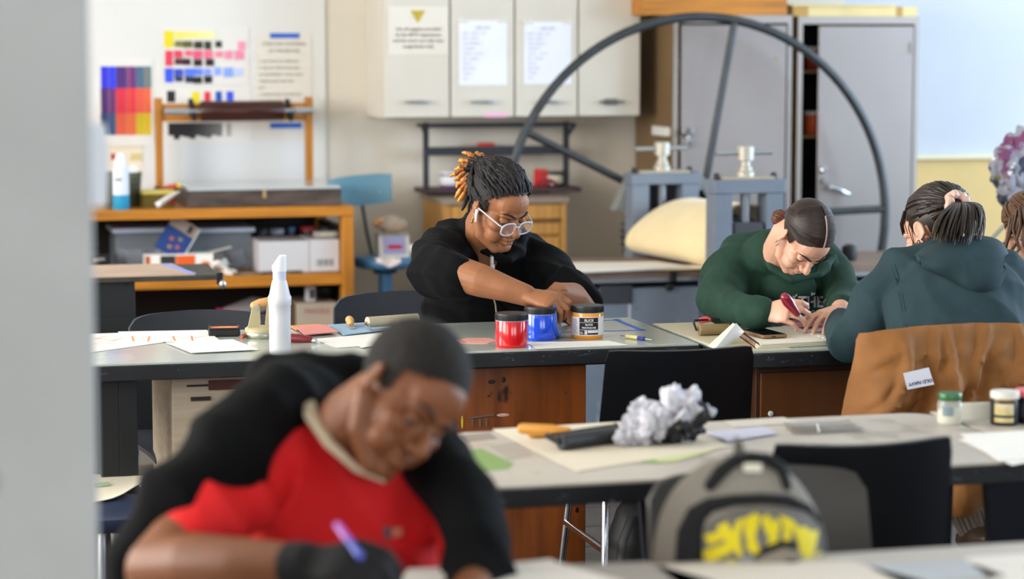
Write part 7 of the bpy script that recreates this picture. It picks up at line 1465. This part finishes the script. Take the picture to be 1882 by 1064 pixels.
# ------------------------------------------------------------------ the student cut by the right edge
def student_edge():
    o0 = W(1905, 640, 7.5); t = thing('person', 'person with wavy brown hair and glasses, cut by the right edge', 'person', (o0.x, o0.y, 0))
    M = hmat(1891, 432, 7.15, 24, 20, 6, .87); mb = MB(); add_head(mb, M, 1, 1, 1); tubes(mb, [M @ Vector((0, -.02, -.03)), M @ Vector((0, -.035, -.085)), W(1885, 515, 7.2), W(1890, 560, 7.3)], [.052, .052, .056, .06]); tubes(mb, [W(1890, 550, 7.3), W(1895, 600, 7.35)], [.07, .07])
    tubes(mb, [W(1890, 560, 7.3), W(1965, 550, 7.25), W(1960, 600, 6.95), W(1920, 570, 6.8)], [.05, .05, .04, .03]); wr = W(1920, 570, 6.8); add_hand(mb, wr, W(1890, 560, 6.75) - wr, Vector((0, 0, 1)), False, .93)
    me = fuse(mb, .0036, 3); sculpt_head(me, M); put(me, 'body', [skB, lipB], t); face_parts(t, M, skB, mat('brown_eyebrow', '#3a2820', .7))
    c = MB(); tubes(c, [W(1900, 760, 7.5), W(1897, 640, 7.42), W(1895, 560, 7.34), W(1892, 530, 7.28), W(1889, 512, 7.24)], [(.17, .13), (.17, .13), (.165, .12), (.14, .09), (.07, .065)], 22); tubes(c, [W(1880, 545, 7.3), W(1850, 560, 7.3), W(1840, 600, 7.2)], [.07, .07, .06]); tubes(c, [W(1905, 545, 7.3), W(1960, 560, 7.25), W(1958, 598, 6.98)], [.07, .07, .055])
    me = fuse(c, .0075, 5); folds(me, .004, 14, (0, 0, 1), 3); put(me, 'black_top', mat('black_jersey', '#15151a', .8), t)
    cap = scalp(M, lambda p: hairline(p, .028, .62, -.06), 1.01); rel(cap.out('hair_cap', haird, t, 60), t); b = MB(); r_ = random.Random(4); G = Vector((0, -.1, .06))
    for k in range(120):
        a = r_.uniform(-PI, PI); st = onscalp((math.sin(a), math.cos(a), (.5 if math.cos(a) > .2 else -.3) + r_.uniform(-.1, .4)), 1.01)
        if hairline(st, .02, .55, -.08): lock(b, M, over_scalp(st, G, 9, 1.015, 1.08), .0046, 6, .005, k)
    for k, P in enumerate([[(1868, 385), (1860, 420), (1868, 445), (1856, 462), (1848, 478)], [(1872, 380), (1874, 415), (1866, 440), (1872, 458), (1862, 470)], [(1856, 400), (1850, 440), (1842, 470), (1846, 488)], [(1862, 395), (1854, 430), (1846, 455), (1838, 470)], [(1878, 378), (1884, 410), (1878, 440), (1882, 455)]]):
        for j in range(3): b.tube([W(x + j * 1.6, y, 7.06 + .01 * j) for x, y in P], [.004, .004, .0036, .003, .0015][:len(P)] if len(P) == 5 else [.004, .004, .003, .0015], 6)
    rel(b.out('wavy_hair', haird, t, 60), t)
    g = MB()
    for s in (-1, 1): g.tube([M @ Vector((s * .034 + .025 * math.cos(a), .106 - .1 * max(0, abs(s * .034 + .025 * math.cos(a)) - .02) ** 1.15, -.008 + .02 * math.sin(a))) for a in [2 * PI * j / 22 for j in range(22)]], .0013, 6, closed=True); g.tube([M @ Vector(p) for p in ((s * .059, .101, -.002), (s * .076, .04, .002), (s * .083, -.01, .0))], .0012, 6)
    rel(g.out('glasses_frame', mat('thin_silver_wire', '#b8bcc4', .2, metal=.8), t, 60), t)
    e = MB(); p = M @ Vector((.088, .0, -.046)); e.lathe([(.001, -.002), (.011, -.002), (.013, 0), (.011, .002), (.001, .002)], seg=18, M=Matrix.Translation(p) @ Matrix((RT, UP, -FW)).transposed().to_4x4()); o = rel(e.out('disc_earring', mat('silver', '#c4c6c8', .2, metal=1), t, 60), t); e2 = MB(); e2.ell(tuple(p - FW * .003), (.005, .005, .005)); e2.out('earring_stone', mat('pale_green_stone', '#b8c8b8', .2), o, 60)
    n_ = MB(); n_.tube([W(1846, 492, 7.12), W(1862, 520, 7.1), W(1882, 540, 7.1), W(1900, 520, 7.12)], .0022, 6); rel(n_.out('necklace', mat('copper_chain', '#8a6a4a', .35, metal=.7), t, 60), t); n_ = MB(); n_.ell(tuple(W(1882, 536, 7.08)), (.010, .005, .008)); rel(n_.out('pendant', white_w, t, 60), t)
    p = W(1884, 553, 6.72); k = thing('orange_marker', 'orange marker held up at the right edge of the picture', 'marker', (p.x, p.y, p.z)); MB().tube([(0, 0, -.04), (.012, 0, .02)], .0085, 12, round_caps=True).out('barrel', mat('orange_plastic', '#e8703a', .35), k, 60); MB().tube([(.012, 0, .02), (.018, 0, .05)], .009, 12, round_caps=True).out('cap', mat('orange_plastic_dark', '#d85a26', .35), k, 60)
student_edge()

# ------------------------------------------------------------------ the boy in the red shirt, close to the camera
def boy_red():
    o0 = W(600, 1200, 4.2); t = thing('person', 'person in a red T-shirt with a black jacket, bent over the near table', 'person', (o0.x, o0.y, 0))
    M = hmat(742, 733, 3.9, 33, 29, 34, .965); mb = MB(); add_head(mb, M, 1.02, 1.15, 1.15)
    tubes(mb, [M @ Vector((0, -.03, -.03)), M @ Vector((0, -.045, -.09)), W(640, 800, 4.0), W(640, 860, 4.05)], [(.058, .06), (.06, .062), .07, .08]); tubes(mb, [W(640, 850, 4.05), W(630, 1000, 4.12)], [.08, .09])
    tubes(mb, [W(640, 850, 4.05), W(505, 820, 4.02), W(385, 940, 3.88), W(290, 1046, 3.80)], [.06, .06, .055, .052]); tubes(mb, [W(290, 1044, 3.80), W(360, 1040, 3.74), W(450, 1043, 3.68), W(555, 1040, 3.62)], [.052, .052, .046, .033])
    wr = W(560, 1040, 3.615); kn = W(650, 1030, 3.56); hz = Vector((0, 0, .8)) - FW * .5
    cz = dict(percurl=((.6, .9, .5), (.8, .9, .6), (.85, .9, .6), (.9, .9, .6)), thumb=((-.35, .85, -.4), (0, .9, -.4))); add_hand(mb, wr, kn - wr, hz, True, 1.02, **cz)
    tubes(mb, [W(640, 850, 4.05), W(825, 890, 4.04), W(895, 1050, 3.88), W(850, 1112, 3.68)], [.06, .05, .046, .034]); w2 = W(852, 1110, 3.68); add_hand(mb, w2, W(790, 1105, 3.60) - w2, Vector((0, 0, 1)), False, 1.0, curl=(.3, .4, .3))
    me = fuse(mb, .0034, 3); sculpt_head(me, M); put(me, 'body', [skE, lipE], t); face_parts(t, M, skE, mat('black_eyebrow', '#120d0c', .7))
    g = MB(); add_hand(g, wr, kn - wr, hz, True, 1.02, thick=.0042, **cz); g.tube([W(535, 1042, 3.63), W(575, 1040, 3.605)], [.040, .036], 18); put(fuse(g, .004, 3), 'black_glove', mat('black_knit_glove', '#121214', .85, bump=.1, bscale=500), t)
    red = mat('red_jersey', '#d8161a', .8, var=.06, scale=10); c = MB()
    tubes(c, [W(600, 1330, 4.28), W(608, 1150, 4.2), W(622, 1030, 4.12), W(640, 930, 4.06), W(648, 850, 4.03), W(648, 800, 4.0)], [(.19, .13), (.185, .135), (.185, .13), (.18, .12), (.13, .095), (.085, .08)], 24)
    tubes(c, [W(640, 850, 4.03), W(535, 830, 4.03), W(480, 860, 3.99), W(410, 925, 3.91), W(376, 958, 3.86)], [.09, .078, .072, .072, .070], 20); tubes(c, [W(650, 860, 4.03), W(770, 865, 4.05), W(830, 920, 4.02), W(865, 1000, 3.96)], [.09, .075, .06, .055], 20)
    me = fuse(c, .0062, 5); folds(me, .009, 9, RT * .62 + Vector((0, 0, -.85)), 2.7, .2, 26); put(me, 't_shirt', red, t)
    b = MB(); b.tube([W(566, 722, 4.0), W(572, 765, 3.93), W(605, 815, 3.88), W(655, 862, 3.85), W(705, 885, 3.86)], [(.009, .005), (.012, .005), (.010, .005), (.006, .005), (.003, .003)], 10, round_caps=True); rel(b.out('collar_band', mat('beige_collar', '#b0a088', .8), t, 60), t)
    bvm = me; from mathutils.bvhtree import BVHTree; bv = BVHTree.FromPolygons([v.co.copy() for v in bvm.vertices], [tuple(p.vertices) for p in bvm.polygons])
    def hit(px, py): d = ray(px, py).normalized(); q = bv.ray_cast(EYEP, d); return (q[0] if q[0] is not None else W(px, py, 3.9)) - d * .003
    for quad, cc in ([(704, 968), (718, 966), (720, 990), (706, 992)], '#6a4a54'), ([(720, 972), (738, 968), (740, 984), (722, 988)], '#e08a6a'): b = MB(); b.add([hit(*q) for q in quad], [(0, 1, 2, 3)]); rel(b.out('shirt_print', ink(cc), t), t)
    # jacket draped over the shoulders
    bk = mat('black_jacket_cloth', '#060709', .9, spec=.2, var=.3, scale=14); j = MB()
    tubes(j, [W(600, 735, 4.13), W(545, 728, 4.06), W(480, 762, 3.97), W(405, 850, 3.89), W(325, 925, 3.875), W(268, 1020, 3.90), W(262, 1200, 3.95)], [.06, .062, .068, .070, .066, .060, .06], 20)
    tubes(j, [W(640, 770, 4.18), W(745, 790, 4.10), W(812, 850, 3.99), W(862, 925, 3.91), W(886, 1000, 3.86), W(882, 1060, 3.83), W(850, 1120, 3.72)], [.075, .066, .060, .057, .055, .054, .05], 20)
    tubes(j, [W(600, 800, 4.2), W(600, 950, 4.26), W(595, 1200, 4.36)], [(.19, .07), (.21, .07), (.21, .08)], 22)
    tubes(j, [W(452, 742, 4.08), W(478, 706, 4.10), W(560, 690, 4.13), W(640, 690, 4.15), W(720, 715, 4.16), W(800, 775, 4.12)], [.034, .040, .044, .046, .04, .03], 16)
    me = fuse(j, .007, 5); folds(me, .010, 10, RT * .4 + Vector((0, 0, -.9)), 6.1, .2, 18); put(me, 'jacket', bk, t)
    cap = scalp(M, lambda p: hairline(p, .034, .58, -.05), 1.005, seg=90, ring=64, rough=.0022); rel(cap.out('short_hair', mat('short_black_hair', '#17120f', .8, var=.3, scale=200, bump=.5, bscale=420), t, 60), t)
    p0, p1 = W(662, 1022, 3.52), W(622, 968, 3.60); d = p1 - p0; q = thing('pen', 'violet and blue pen in the gloved hand of the person in red', 'pen', (p0.x, p0.y, p0.z)); MB().tube([d * 0, d * .55], .0055, 12, round_caps=True).out('barrel', mat('blue_pen_barrel', '#4a58c8', .3), q, 60); MB().tube([d * .55, d * 1.05], .006, 12, round_caps=True).out('cap', mat('violet_pen_cap', '#b45ac8', .3), q, 60)
    return t
boy_red()
ch8 = chair('charcoal plastic chair under the person in red, mostly hidden by his jacket', 600, 1100, 4.34, .78, .42, .0, ch_g)
